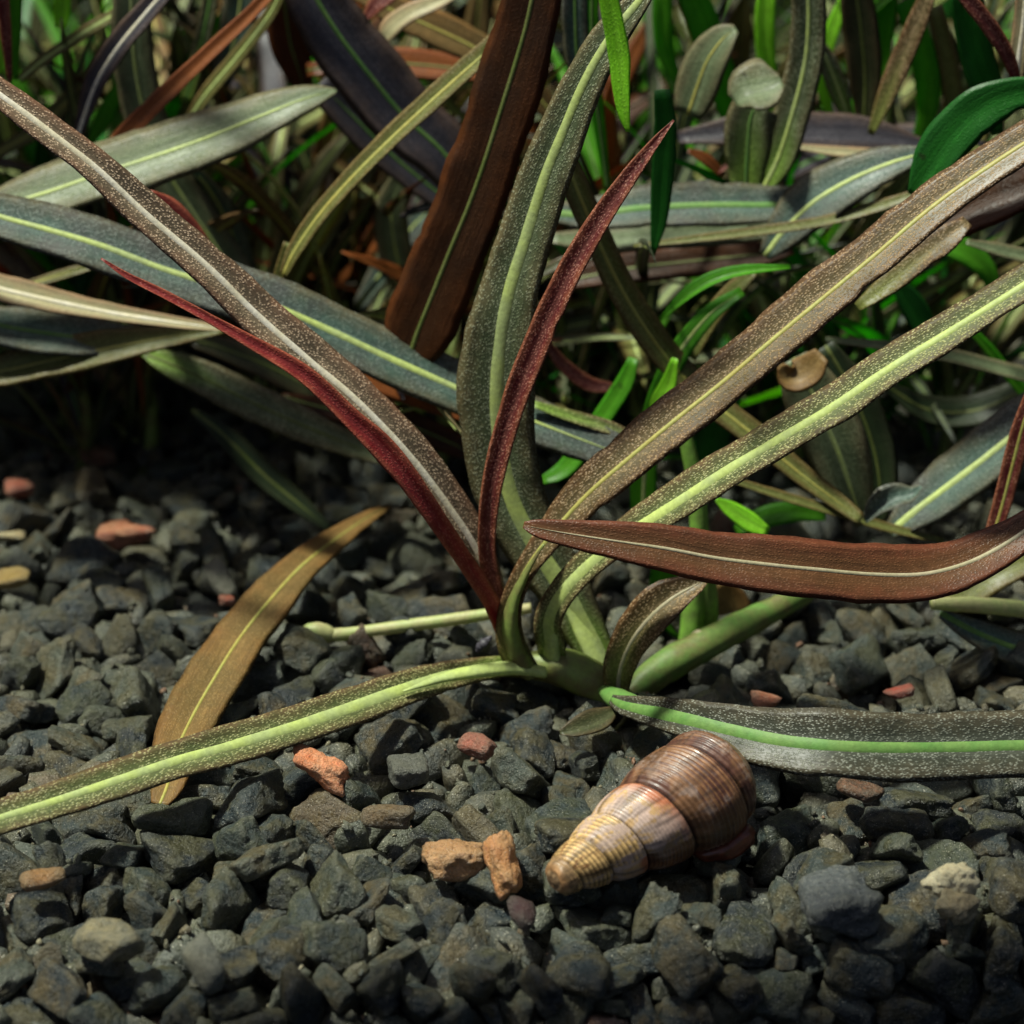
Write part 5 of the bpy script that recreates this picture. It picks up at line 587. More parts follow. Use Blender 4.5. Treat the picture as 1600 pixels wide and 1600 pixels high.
29,66,-635,622,-38,38,-49,-1,5,57,-500,40,-38,24,-26,-26,11,22,53,-414,-111,-3,1,-56,9,37,-510,-291,-56,7,19,-59,17,66,648,581,-35,33,49,5,30,30,524,-351,-92,-11,13,35,1,37,640,552,-22,5,9,-50,16,57,-591,502,-27,13,47,-32,31,37,-471,-351,-71,50,-10,-3,18,44,-468,-30,-36,5,1,5,
28,57,604,381,-36,3,33,52,10,30,603,191,-30,52,-20,-13,35,50,-436,-357,-73,-11,-58,-10,7,66,-661,364,-40,62,11,-1,8,44,-246,-438,-81,-31,-44,-10,26,30,-597,474,-33,-11,-38,30,34,50,-614,334,-25,38,-39,7,16,30,-485,-315,-50,34,-39,-4,8,38,547,-176,-39,-42,25,-4,35,30,-302,-452,-106,-33,38,-15,
29,44,-546,314,-38,-5,-17,24,34,66,-542,209,-30,58,1,-3,4,30,-228,-451,-61,0,10,-43,14,44,-528,65,-28,-62,3,-2,19,50,-620,64,-40,-7,-10,30,20,28,-666,589,-27,23,8,23,16,37,621,184,-42,63,2,4,34,66,570,-17,-31,-3,-50,-10,14,30,646,214,-46,57,21,-4,4,37,447,-89,-32,-45,23,-24,
24,37,536,14,-42,-37,-33,-4,19,66,702,704,-22,-24,3,-38,1,44,640,166,-40,-20,14,-58,19,37,-554,235,-30,26,-16,46,0,37,571,-302,-101,-29,-13,-1,1,57,-626,775,-35,-30,41,14,6,44,-568,-17,-42,53,26,-2,2,44,-609,429,-31,12,-4,57,16,38,-448,-102,-42,-62,-6,-4,29,30,-463,-161,-33,-24,-20,51,
5,57,-415,-272,-46,-32,41,-16,24,30,445,-176,-39,29,-41,-24,23,37,675,551,-22,-24,9,-18,30,66,603,419,-33,-45,-34,7,17,44,-597,-127,-40,3,49,14,28,50,-710,569,-38,29,-17,-27,19,57,-548,117,-37,10,55,8,12,44,663,761,-22,-12,-19,-55,2,44,-558,-397,-84,0,3,-44,2,30,-699,8,-48,1,5,30,
18,50,511,159,-22,-8,1,5,29,44,-646,442,-28,-20,-35,-38,2,44,-164,-426,-106,-3,-58,0,26,50,-198,-429,-82,35,10,-3,9,44,-560,340,-21,29,-28,16,7,44,-599,288,-22,0,61,-2,30,37,-469,-314,-61,-14,21,-20,4,50,-690,761,-12,33,38,-19,6,30,-706,520,-21,-39,-47,-3,20,50,441,-260,-45,-51,-31,-14,
24,44,-577,431,-41,-39,-36,1,25,66,-608,664,-38,25,53,17,13,44,624,675,-27,-45,8,29,32,30,488,-192,-22,33,-43,-9,33,50,-516,-393,-85,4,-59,-7,28,30,588,561,-34,16,-22,-15,30,37,-399,-403,-61,6,45,17,14,50,624,450,-26,-44,0,5,23,66,676,664,-39,57,18,-6,27,57,617,525,-29,32,24,-25,
23,50,-352,-466,-94,23,-28,1,34,37,-672,110,-46,48,-40,2,14,44,-589,608,-20,30,-15,-8,11,57,-557,299,-29,32,42,20,9,44,-279,-433,-77,-8,7,7,23,66,661,790,-37,27,-37,-28,32,22,515,-357,-103,3,59,19,9,37,588,361,-39,-20,-24,-19,17,37,710,285,-43,-34,-36,16,12,37,372,204,-43,1,55,-24,
34,66,-679,252,-42,13,-60,1,24,57,-393,-459,-47,-32,7,-23,18,57,-673,639,-24,-3,8,-54,20,37,-521,152,-40,-50,-22,11,25,57,479,92,-25,-2,-7,35,0,57,-659,822,-32,-26,-9,-34,3,30,633,668,-18,-24,35,-20,15,57,-467,-66,-39,-3,2,45,8,30,-593,-68,-48,37,-51,1,2,66,-511,-81,-43,1,4,21,
35,57,548,152,-39,-15,-52,14,21,22,-555,-165,-47,-57,-23,-2,23,22,47,-404,-109,60,18,-6,28,37,-338,-448,-92,13,23,11,31,30,444,-302,-67,-37,17,-32,26,30,588,192,-40,-1,-26,-40,16,44,-552,418,-33,-17,-20,-3,31,44,415,-253,-40,-14,-19,16,26,37,-261,-446,-96,-2,7,-16,19,30,-527,-322,-49,-8,-10,33,
14,44,603,471,-41,-31,-6,6,15,28,578,533,-33,-50,16,-4,0,38,617,312,-42,21,-53,-19,34,37,522,65,-24,-13,-12,40,4,57,471,0,-36,39,-43,-17,21,50,-706,356,-39,23,-19,-19,24,44,-424,-341,-64,34,-12,-16,12,44,439,-203,-46,1,1,29,30,44,-579,112,-33,-44,43,-9,12,22,632,-60,-48,-51,26,0,
2,44,26,301,-26,20,-25,-53,22,30,-562,-189,-47,-4,-2,12,6,22,-564,-305,-63,26,4,0,1,37,-687,563,-27,17,48,5,24,44,-639,681,-24,-30,8,25,23,57,-618,583,-41,60,-1,-8,27,30,548,29,-41,-38,-12,-40,13,37,678,876,-47,1,-3,7,2,44,503,185,-37,-14,27,-24,22,37,559,183,-46,-2,-5,43,
25,50,566,360,-33,-11,-41,40,32,37,-651,587,-39,10,51,-3,3,37,-648,260,-27,-5,-12,-17,16,55,-299,622,-28,-21,-16,14,14,44,-708,649,-42,45,41,-10,20,50,698,514,-37,-57,2,-18,29,57,603,690,-32,5,-16,-40,18,30,42,-387,-107,-2,-1,20,10,50,-571,390,-32,39,41,-18,6,57,620,-284,-100,5,-5,62,
23,37,633,83,-45,-58,20,6,28,22,-490,-383,-85,-8,-52,-30,34,50,472,888,-45,-35,-51,-1,5,30,-392,-353,-57,5,6,-7,27,44,-620,313,-32,-13,-4,-31,2,37,598,-305,-100,1,-18,41,17,44,693,810,-37,-6,-31,-1,18,37,-464,-369,-78,1,10,57,21,50,-534,351,-38,-10,36,-46,19,44,-590,453,-44,-1,-5,-49,
5,44,710,429,-41,42,36,15,6,44,519,-158,-41,47,1,-2,13,50,576,123,-38,12,41,-33,3,30,554,-165,-45,48,38,-3,24,50,-234,264,-35,-7,9,-21,6,57,-656,287,-40,61,8,-4,24,30,428,-181,-44,-38,44,-15,21,50,475,-129,-40,20,1,-5,6,50,-696,527,-39,55,1,-15,20,22,-130,-423,-103,-12,48,-21,
6,30,627,254,-46,-4,-2,-22,9,57,-534,9,-39,6,-3,-57,10,44,-685,386,-43,5,-1,-4,8,30,-452,-163,-40,37,4,-45,24,30,-612,487,-42,21,20,23,10,30,-647,400,-45,-1,5,-48,5,30,-711,604,-28,42,-44,9,35,30,541,-71,-32,-17,26,-30,25,44,-673,540,-32,0,7,-51,25,50,-662,913,-25,10,-16,15,
33,57,580,615,-44,6,-59,1,27,37,-475,-176,-45,-57,22,5,25,66,537,343,-41,2,-1,-14,18,44,708,662,-40,-37,34,-8,0,37,670,-274,-105,1,3,-60,15,30,-491,520,-41,-7,26,44,15,37,-164,-180,-40,4,32,-42,27,44,-513,96,-37,-6,12,-6,33,30,436,144,-34,19,-34,-4,5,37,-631,494,-44,7,1,-41,
34,22,-359,-152,-49,-2,6,-29,11,66,93,-113,-43,2,-1,44,20,66,135,865,-43,-62,-9,0,5,44,-271,-56,-43,9,1,-56,12,30,179,-381,-108,-61,-1,0,35,50,566,425,-42,-31,-5,5,32,66,683,612,-36,1,5,21,21,44,340,170,-40,22,-23,-22,11,37,-568,186,-43,-16,-7,-5,28,44,-508,908,-44,3,-2,-34,
23,57,-460,-201,-38,-13,9,1,30,50,-577,269,-39,18,14,21,33,44,652,674,-36,-13,-31,-16,12,44,-262,-32,-46,1,-2,-45,30,30,-567,234,-40,50,8,-17,24,30,-668,576,-42,-6,31,41,19,37,592,667,-43,56,17,-5,17,44,62,-350,-73,-11,-49,1,24,50,468,-98,-37,25,-12,-21,26,57,648,342,-40,1,1,15,
5,37,-413,-230,-43,7,-33,-37,21,57,615,554,-39,-7,6,-13,24,44,342,834,-35,-4,19,1,4,30,607,361,-46,-36,-50,-1,5,38,19,-399,-103,4,20,-55,7,66,-204,767,-42,5,0,2,6,44,536,304,-40,-16,-11,1,5,50,699,394,-38,-15,6,14,11,22,-487,-102,-46,2,28,50,16,30,462,-35,-43,22,43,35,
27,50,543,55,-39,10,-3,1,9,50,-297,252,-38,24,-55,9,22,22,477,-329,-62,-6,-17,41,25,22,-641,31,-48,50,24,7,13,30,-551,-60,-36,-54,14,12,3,22,435,171,-45,4,-27,53,1,50,531,412,-43,60,-18,-2,23,57,3,571,-41,16,57,-2,33,37,462,-239,-47,-49,-36,-4,22,44,-524,64,-45,-3,0,63,
0,44,572,317,-45,-35,-52,2,6,50,-699,498,-40,5,-20,48,6,30,24,-356,-90,19,15,-18,6,22,595,-15,-47,30,51,-1,20,57,29,199,-44,57,25,0,2,37,317,341,-47,4,3,-2,8,37,-333,-437,-106,-1,-7,60,11,50,-98,884,-39,22,-23,-27,15,37,653,935,-44,4,1,-52,32,44,-61,-147,-43,53,-29,-3,
5,50,-327,82,-37,-13,7,38,11,66,473,62,-41,-39,49,0,27,44,-616,339,-43,-59,11,4,21,30,-590,571,-44,11,6,-19,24,66,-647,730,-30,-11,15,-20,29,30,31,196,-31,3,-1,60,32,50,-516,271,-40,0,5,30,34,44,-88,348,-42,-15,-12,58,25,50,-250,319,-36,14,-10,-39,27,30,-65,201,-42,-9,-22,39,
3,44,426,-303,-63,-45,-39,-2,25,57,661,497,-43,29,53,-1,20,44,33,289,-31,22,43,-16,15,22,433,253,-47,35,-47,2,20,44,-667,665,-30,-44,38,4,23,37,-303,-427,-91,14,48,-4,21,28,-35,-403,-72,10,-40,-9,19,57,-660,856,-32,-24,45,35,28,28,443,-57,-48,0,3,3,26,30,-548,-75,-45,-5,-61,2,
7,30,655,551,-31,50,14,8,26,30,-485,-116,-45,1,0,-5,15,30,-496,-51,-37,-10,-52,-18,35,37,-573,140,-31,48,10,1,23,30,-189,99,-24,43,-42,-10,14,22,697,293,-46,-13,11,-32,0,50,-511,466,-44,-44,-45,0,17,57,168,551,-37,31,3,3,26,22,58,-373,-106,3,0,6,14,37,-445,-314,-64,-3,59,10,
1,57,-285,-427,-102,3,3,-32,13,44,-222,60,-46,-4,-2,-46,29,44,-549,153,-42,4,63,1,32,44,-270,18,-43,15,-57,-9,24,37,20,370,-42,0,61,11,9,30,-606,466,-44,-9,4,12,26,50,270,477,-41,1,-1,-20,10,44,-348,824,-43,1,-6,-49,30,44,571,-186,-44,-46,-40,-3,29,57,504,148,-42,0,0,8,
15,44,215,693,-27,-5,24,-17,35,37,-312,-346,-70,15,52,15,21,30,-580,482,-45,5,-16,-60,16,44,308,911,-39,29,34,31,19,37,49,487,-44,-59,-21,2,23,50,343,671,-36,-15,4,41,20,37,-429,849,-46,2,0,30,25,37,10,224,-32,-7,-51,14,26,30,606,247,-45,0,2,58,9,44,108,832,-38,-40,-30,-17,
11,30,617,332,-48,-1,-2,-19,30,30,342,-43,-46,-29,-53,-1,22,44,-565,841,-45,0,0,-3,1,57,463,-311,-75,-8,-12,-4,6,50,-561,82,-41,3,3,19,18,44,365,-329,-79,49,-5,-6,17,44,-622,276,-39,17,2,13,11,30,-677,751,-19,13,-16,-56,5,30,-538,-179,-45,11,37,46,9,37,-218,-127,-31,46,-12,12,
28,22,153,791,-38,-45,-25,-27,11,30,-467,-299,-47,10,31,18,0,44,510,-129,-37,1,-5,16,3,50,-699,469,-36,-12,-56,11,2,44,-139,842,-31,-5,-1,35,10,22,346,-334,-66,-38,-2,-27,30,30,298,661,-29,33,-43,4,16,22,624,828,-45,36,-13,0,11,30,589,271,-40,28,12,51,22,44,640,408,-37,2,-16,18,
10,37,213,871,-36,5,52,27,8,22,-182,-256,-48,42,-17,40,15,22,42,30,-34,-20,8,38,26,30,-198,214,-31,52,-21,-2,29,44,570,826,-16,4,-6,-51,28,22,425,-229,-47,39,8,6,35,50,-321,872,-29,4,-51,-32,32,44,-172,-288,-48,-14,-15,-26,29,66,-165,-320,-58,-13,-60,-9,33,57,-591,83,-44,-49,-36,-4,
1,37,211,91,-45,8,59,6,35,50,554,79,-41,-10,-54,13,10,37,-14,307,-44,5,2,25,16,37,-657,675,-42,44,-44,1,4,57,160,720,-41,62,-8,1,9,30,352,193,-44,8,2,-12,21,44,-460,278,-39,-7,-34,38,5,22,341,358,-44,31,-22,39,26,37,569,382,-42,-43,-16,0,16,44,-403,486,-43,0,2,6,
20,44,-669,550,-44,-61,4,-8,20,46,-545,803,-45,1,-3,16,0,50,-198,-404,-103,1,0,56,28,44,-145,-354,-62,-2,3,-58,6,22,44,-301,-62,-20,45,-11,10,30,-365,-358,-58,-7,28,-48,5,50,146,-101,-40,6,7,13,8,30,63,155,-47,0,5,-50,14,57,-540,399,-41,-25,55,3,22,44,196,403,-43,-61,14,0,
34,50,32,501,-42,-2,21,-43,29,44,-670,930,-44,0,0,49,29,50,-238,-424,-91,-42,35,11,6,38,209,-373,-100,-22,11,0,12,57,-39,263,-44,0,-1,-48,11,44,208,346,-45,-46,43,3,33,66,628,617,-42,7,-3,-46,20,30,533,-300,-107,4,-3,23,22,22,299,23,-47,-50,-36,0,21,37,-452,218,-35,-34,-16,-29,
10,44,570,287,-42,10,18,59,33,57,644,435,-43,6,0,-20,30,50,-379,676,-38,-39,31,-13,30,50,442,635,-44,8,7,-62,25,30,-423,895,-47,-3,-2,-45,11,37,-218,182,-44,-2,-9,2,11,37,-69,225,-46,24,56,-1,30,22,-529,331,-48,-8,-7,60,23,28,66,277,-47,1,-1,30,1,50,326,527,-37,-16,44,9,
24,44,-328,646,-40,-1,0,50,12,37,145,703,-37,-2,-27,38,15,30,32,-292,-59,-56,16,-7,35,50,493,-294,-91,-17,-36,-32,3,30,-338,-78,-43,14,-10,26,31,30,131,-123,-43,13,-4,50,23,50,-217,150,-43,-1,-1,43,26,22,544,289,-43,-45,-20,27,14,44,283,359,-42,-11,51,32,3,37,-707,609,-44,-38,47,3,
23,22,-40,547,-47,7,58,-1,9,37,184,-361,-96,41,-38,-1,24,30,257,-85,-44,8,60,11,8,57,537,621,-38,5,-6,27,18,30,-65,764,-46,-51,33,4,23,30,-324,828,-45,17,47,24,7,50,367,-312,-92,24,-4,-53,18,37,-134,-193,-42,-8,10,1,34,22,12,-7,-47,-26,30,-23,11,57,222,371,-37,-15,-7,-10,
23,66,397,418,-32,9,-9,37,31,30,-422,-379,-78,13,-7,-57,22,44,-326,-293,-57,-52,-24,-4,26,50,-114,167,-41,0,0,-2,4,30,545,434,-44,8,-5,15,23,50,-701,675,-39,15,2,-8,8,50,406,641,-39,-51,8,-9,25,50,-632,875,-40,7,-12,-21,15,22,-262,130,-46,-24,-57,8,14,37,-629,301,-44,52,-23,-8,
4,50,286,651,-41,-2,-2,-48,8,37,620,683,-47,-14,-60,1,12,50,-54,819,-45,0,-3,-61,0,50,258,895,-43,4,-3,-29,27,44,-31,-54,-42,0,-10,-35,20,37,-394,447,-44,7,-7,34,24,30,264,583,-40,-38,9,39,16,57,-703,745,-32,-44,-32,7,34,44,331,-355,-72,39,6,-9,22,44,53,743,-34,-30,46,-9,
34,46,40,-341,-61,-18,43,21,8,30,-72,-266,-54,-44,-38,-5,34,22,-555,-144,-49,-6,1,20,9,50,-80,146,-30,28,-47,17,14,44,-625,434,-41,-14,-8,15,18,30,-96,500,-45,26,5,5,21,22,-158,-414,-70,-18,-16,24,17,22,255,116,-40,-23,16,5,5,37,-184,329,-31,-34,41,13,29,37,254,457,-40,-27,17,-16,
25,66,236,723,-38,49,27,-7,9,44,320,812,-41,3,-29,-47,33,44,375,786,-28,31,-36,1,33,30,-532,-339,-73,11,9,-54,27,37,-168,752,-39,-28,-10,-49,10,44,-599,876,-36,-35,-33,8,17,22,147,-209,-34,-11,4,-30,9,44,-30,-73,-22,22,10,14,5,30,-609,37,-45,15,-15,-13,5,22,-285,449,-35,1,-60,9,
15,30,-265,524,-42,-1,20,-5,4,30,-143,-23,-39,26,-51,12,19,22,82,248,-44,9,30,-5,9,30,-445,527,-39,38,37,-16,20,37,-363,875,-35,16,-18,-5,4,22,-237,-392,-63,20,-8,-20,1,22,-629,29,-48,47,40,-1,34,44,542,230,-41,15,7,20,14,44,-595,529,-38,-2,33,-18,12,30,19,531,-25,-26,-8,-13,
7,22,26,-347,-57,8,7,-53,13,22,204,-345,-82,20,30,-23,16,30,506,104,-28,-2,-11,1,6,22,342,-344,-57,-10,-4,41,14,22,92,-385,-80,-34,-41,-32,29,37,-233,-174,-40,51,9,22,21,22,-335,-7,-21,1,-54,-21,28,30,-323,622,-30,-22,52,-18,
]
raw = np.array(STONE_DATA, float).reshape(-1, 8)
NS = len(raw)
st_k = raw[:, 0].astype(int); st_s = raw[:, 1]/100; st_p = raw[:, 2:5]/100 + np.array((0, 0, .06)); st_r = raw[:, 5:8]/20

KEEP_OUT = []        # (centre, radius, lowest z removed): stones cleared for the snail and the odd coloured stones
SPECIAL = []
def odd_stone(px, py, z, k, size, rot, axes, tint, label, name='stone', sub=3, out=.16, soft=0, lump=1.0):
    p = at_z(px, py, z)
    m = stone_mat('stone_tint', tint)
    me = mesh('stone', stone_shape(k, D4 if sub == 4 else D3, True, axes, soft, lump), F4 if sub == 4 else F3, m)
    o = link(name, me, None, p)
    o.rotation_euler = [math.radians(a) for a in rot]
    o.scale = (size,)*3
    tag(o, label, 'stone')
    KEEP_OUT.append((p, out + size*.30, z-.22))
    return o

ORG = ((.62, .20, .075), (.66, .28, .12), (.40, .10, .04))
RED = ((.42, .085, .04), (.36, .13, .07), (.16, .05, .03))
odd_stone(500, 1198, .20, 3, .52, (10, 8, -18), (1, .52, .42), ((.74, .25, .10), (.78, .36, .18), (.50, .12, .05)), 'bright orange flat chip of stone under the long lower left leaf', sub=4, soft=10, lump=2.0)
odd_stone(714, 1338, .08, 8, .62, (0, 10, 10), (1, .62, .5), ((.42, .22, .09), (.52, .30, .14), (.22, .10, .05)), 'rounded tan stone leaning on the orange elongated stone near the snail', sub=4, soft=6, lump=2.2)
odd_stone(788, 1352, .12, 12, .66, (0, 42, -68), (1, .44, .42), ((.56, .24, .08), (.60, .32, .13), (.26, .09, .04)), 'elongated orange tan stone just left of the snail tip', sub=4, out=.12, soft=7, lump=1.8)
odd_stone(815, 1425, .0, 5, .36, (30, 20, -60), (1, .6, .6), ((.04, .012, .016), (.06, .02, .02), (.025, .01, .012)), 'small dark maroon stone below the elongated orange stone', out=.05)
odd_stone(1488, 1372, .20, 15, .48, (10, 0, 12), (1, .66, .6), ((.80, .72, .48), (.72, .62, .38), (.5, .38, .2)), 'pale cream stone among the dark gravel at lower right, upper lump of a pair', sub=4, out=.1, soft=6, lump=2.6)
odd_stone(1496, 1414, .07, 17, .38, (30, 10, -30), (1, .8, .7), ((.55, .47, .28), (.45, .36, .2), (.24, .17, .08)), 'yellowish crusty stone under the pale cream stone', sub=4, out=.05, soft=6, lump=2.6)
odd_stone(1302, 1412, .02, 20, .66, (0, 0, 12), (1, .86, .74), ((.075, .085, .09), (.09, .10, .10), (.14, .14, .12)), 'large rounded blue grey stone at the gravel front, right of the snail', sub=4, soft=6, lump=1.3)
odd_stone(195, 838, .08, 22, .72, (0, 0, 6), (1, .46, .36), ((.50, .13, .06), (.40, .17, .08), (.20, .09, .06)), 'long reddish orange stone on the left gravel, beyond the tan fallen leaf', sub=4, soft=8, lump=2.0)
odd_stone(28, 764, .08, 25, .42, (10, 0, 35), (1, .6, .5), RED, 'small red stone at the far left edge of the gravel')
odd_stone(152, 712, .08, 27, .52, (0, 0, 5), (1, .6, .45), ((.22, .085, .04), (.17, .09, .05), (.10, .06, .04)), 'dull brick brown stone in the shade at upper left')
odd_stone(1196, 1094, .10, 29, .32, (10, 10, 10), (1, .5, .4), ((.72, .24, .12), (.76, .36, .22), (.55, .15, .08)), 'tiny bright orange chip behind the low right leaf')
odd_stone(748, 1166, .06, 31, .38, (10, 0, -30), (1, .6, .5), ((.42, .13, .08), (.30, .14, .09), (.20, .10, .07)), 'pinkish red stone half buried left of the snail body')
odd_stone(1340, 1236, .08, 33, .42, (0, 20, -20), (1, .6, .4), ((.20, .085, .04), (.12, .07, .045), (.30, .11, .05)), 'rust streaked stone just below the low right leaf')
odd_stone(1408, 1082, .10, 2, .30, (0, 0, 0), (1, .6, .4), ((.45, .07, .04), (.30, .08, .05), (.12, .05, .04)), 'small crimson stone above the low right leaf')
odd_stone(72, 1372, .10, 6, .40, (0, 0, 30), (1, .5, .4), ((.40, .20, .07), (.30, .18, .08), (.15, .10, .05)), 'ochre brown stone at the lower left edge of the gravel')
odd_stone(16, 905, .08, 9, .42, (0, 0, 0), (1, .7, .4), ((.40, .27, .07), (.34, .22, .07), (.16, .11, .05)), 'golden ochre stone at the left edge beneath the red stones')
odd_stone(15, 838, .10, 10, .36, (0, 0, 15), (1, .4, .3), ((.62, .55, .32), (.55, .42, .2), (.3, .2, .1)), 'thin cream sliver of stone at the left edge')
odd_stone(345, 905, .16, 11, .44, (20, 35, -60), (1, .62, .34), ((.22, .22, .16), (.26, .25, .19), (.16, .16, .12)), 'pale grey pointed stone leaning beside the tan fallen leaf')
odd_stone(322, 1508, .06, 14, .50, (10, 20, -55), (1, .6, .5), ((.20, .21, .17), (.25, .24, .17), (.13, .13, .10)), 'pale grey blocky stone near the front glass at lower left')
odd_stone(170, 1475, .06, 16, .62, (0, 5, -20), (1, .6, .42), ((.12, .115, .08), (.30, .25, .13), (.09, .09, .07)), 'broad stone with a yellowish top at lower left')
odd_stone(640, 1210, .12, 18, .42, (0, 0, 20), (1, .85, .7), ((.10, .105, .09), (.14, .14, .11), (.07, .07, .06)), 'crusty pitted grey stone beside the bright orange chip', sub=4)
odd_stone(1570, 955, .12, 21, .36, (0, 0, 10), (1, .6, .6), ((.14, .17, .05), (.12, .11, .05), (.08, .08, .05)), 'mossy stone under the right hand runner')
odd_stone(355, 938, .05, 23, .22, (0, 0, 10), (1, .6, .5), RED, 'tiny red stone at the foot of the pale pointed stone')
odd_stone(605, 1275, .05, 26, .46, (0, 0, -10), (1, .6, .5), ((.14, .09, .045), (.17, .11, .05), (.1, .075, .045)), 'brown rounded stone below the bright orange chip')

SNAIL_A = at_z(872, 1372, .20)
SNAIL_E = at_z(1104, 1228, .42)
ax_s = SNAIL_E - SNAIL_A
for q in np.linspace(0, 1, 7):
    c = SNAIL_A + ax_s*q
    KEEP_OUT.append((c, .16+.36*q, -.10))

for q in ((1010, 1065), (1060, 1030), (1110, 1000), (1170, 970), (1230, 940)):
    f = (q[0]-975)/255
    c = at_y(*q, -.1+1.3*f)
    KEEP_OUT.append((c, .16, c.z-.30))
for q in ((1040, 1118), (1090, 1128), (1150, 1142)):
    c = at_z(*q, .45)
    KEEP_OUT.append((c, .2, .12))

def cleared(p, s):
    for c, r, zl in KEEP_OUT:
        if p[2] > zl and math.hypot(p[0]-c.x, p[1]-c.y) < r + .10*s/.4:
            return True
    return False

def place_of(x, y):
    leaf_y = 1275 - .34*x                      # the low leaf that runs to the lower left
    if y < 800: return 'in the far shaded gravel at upper left' if x < 760 else 'in the shade under the right hand plants'
    if x > 1000 and y < 1110: return 'above the low right leaf'
    if x > 1000 and y < 1290 and x > 1160: return 'just below the low right leaf'
    if x < 760 and y < leaf_y: return 'left of the tan fallen leaf' if x < 470 - (y-800)*.42 else 'between the fallen leaf and the plant node'
    if y > 1500: return 'at the dark front edge, ' + ('left third' if x < 530 else 'middle third' if x < 1060 else 'right third')
    if x < 300: return 'below the low left leaf, toward the left edge'
    if x < 620: return 'below the low left leaf, around the orange chip'
    if x < 870: return 'around the orange elongated stone'
    if x < 1160: return 'directly beside or in front of the snail'
    if x < 1400: return 'around the large rounded stone'
    return 'around the pale cream stone at lower right'
TR = random.Random(404)
for m_ in stone_hi:
    co_ = np.array([v.co[:] for v in m_.vertices]); m_['dims'] = [float(c) for c in np.ptp(co_, axis=0)]
N_SINGLE = 275
n_single = 0
gv, gf, off = [], [], 0
F2a = np.array(F2)
for i in range(NS):
    p = st_p[i]
    if cleared(p, st_s[i]): continue
    q = Quaternion(Vector(st_r[i]).normalized(), float(np.linalg.norm(st_r[i])))
    if n_single < N_SINGLE:
        o = link('stone', stone_hi[st_k[i]], None, Vector(p))
        o.rotation_mode = 'QUATERNION'; o.rotation_quaternion = q
        o.scale = (st_s[i]*1.04,)*3
        d = Vector(p) - CL
        sx, sy = 800 + FP*d.x/d.dot(FWD), 800 - FP*d.dot(UPV)/d.dot(FWD)
        pl = place_of(sx, sy)
        tone = TR.random() if i not in (0,) else .5
        if tone > .95 and (st_s[i] > .5 or sy > 1150): tone *= .8
        o.color = (tone, 0, 0, 1)
        word = 'near black' if tone < .3 else 'dark slate grey' if tone < .72 else 'greyish olive' if tone < .94 else 'dull brown'
        dm = np.array(stone_hi[st_k[i]].get('dims'))
        shape = 'flat' if dm[2] < .44*dm[0] else 'slim' if dm[1] < .68*dm[0] else 'chunky'
        size = 'small' if st_s[i] < .34 else 'middling' if st_s[i] < .52 else 'large'
        tag(o, size + ' ' + shape + ' ' + word + ' stone ' + pl, 'stone', 'dark gravel stones')
        n_single += 1
    else:
        R = np.array(q.to_matrix())
        gv.append((stone_lo[st_k[i]]*st_s[i]*1.04) @ R.T + p); gf.append(F2a+off); off += len(D2)
me = bpy.data.meshes.new('gravel')
gv = np.vstack(gv); gf = np.vstack(gf)
me.vertices.add(len(gv)); me.vertices.foreach_set('co', gv.astype(np.float32).ravel())
me.loops.add(len(gf)*3); me.loops.foreach_set('vertex_index', gf.astype(np.int32).ravel())
me.polygons.add(len(gf)); me.polygons.foreach_set('loop_start', np.arange(0, len(gf)*3, 3, dtype=np.int32))
me.update(calc_edges=True)
me.materials.append(SM); smooth(me)
tag(link('gravel', me), 'bed of small dark angular gravel between the larger stones', 'gravel', kind='stuff')

# fine grit and crumbs lying on and between the stones
from mathutils.bvhtree import BVHTree
bvh = BVHTree.FromPolygons([tuple(v) for v in gv], [tuple(int(c) for c in f) for f in gf])
D1, F1 = ico(1)
gr = random.Random(31)
GM = [stone_mat('dark_grit'), stone_mat('pale_grit', ((.34, .30, .18), (.26, .22, .12), (.45, .38, .24))), stone_mat('rusty_grit', ((.30, .11, .05), (.20, .09, .04), (.4, .16, .08)))]
vv, ff, mi = [], [], []
cr = [stone_shape(60+k, D1, False) for k in range(6)]
tops = []
for i in range(min(NS, 1500)):
    tops.append((st_p[i], st_s[i]))
for n in range(3800):
    p, s = tops[int(len(tops)*gr.random()**1.3)]
    x, y = p[0]+gr.uniform(-.3, .3), p[1]+gr.uniform(-.3, .3)
    hit = bvh.ray_cast(Vector((x, y, 3)), Vector((0, 0, -1)), 6)
    if hit[0] is None or hit[1].z < .35: continue
    r = gr.choice([.02, .03, .03, .045, .06, .09])
    q = Quaternion((gr.uniform(-1, 1), gr.uniform(-1, 1), gr.uniform(-1, 1), gr.uniform(-1, 1))); q.normalize()
    R3 = np.array(q.to_matrix()); o0 = len(vv)
    for v in cr[gr.randrange(6)]: vv.append(R3 @ v * r*1.6 + np.array(hit[0]) + (0, 0, r*.25))
    k = gr.choice([0]*8+[1]*2+[2])
    if r > .05: k = gr.choice([0]*12+[2])
    for f in F1: ff.append([c+o0 for c in f]); mi.append(k)
me = mesh('grit', vv, ff, GM[0]); me.materials.append(GM[1]); me.materials.append(GM[2])
me.polygons.foreach_set('material_index', mi); me.update()
tag(link('grit', me), 'fine grit and crumbs scattered between the gravel stones', 'grit', kind='stuff')

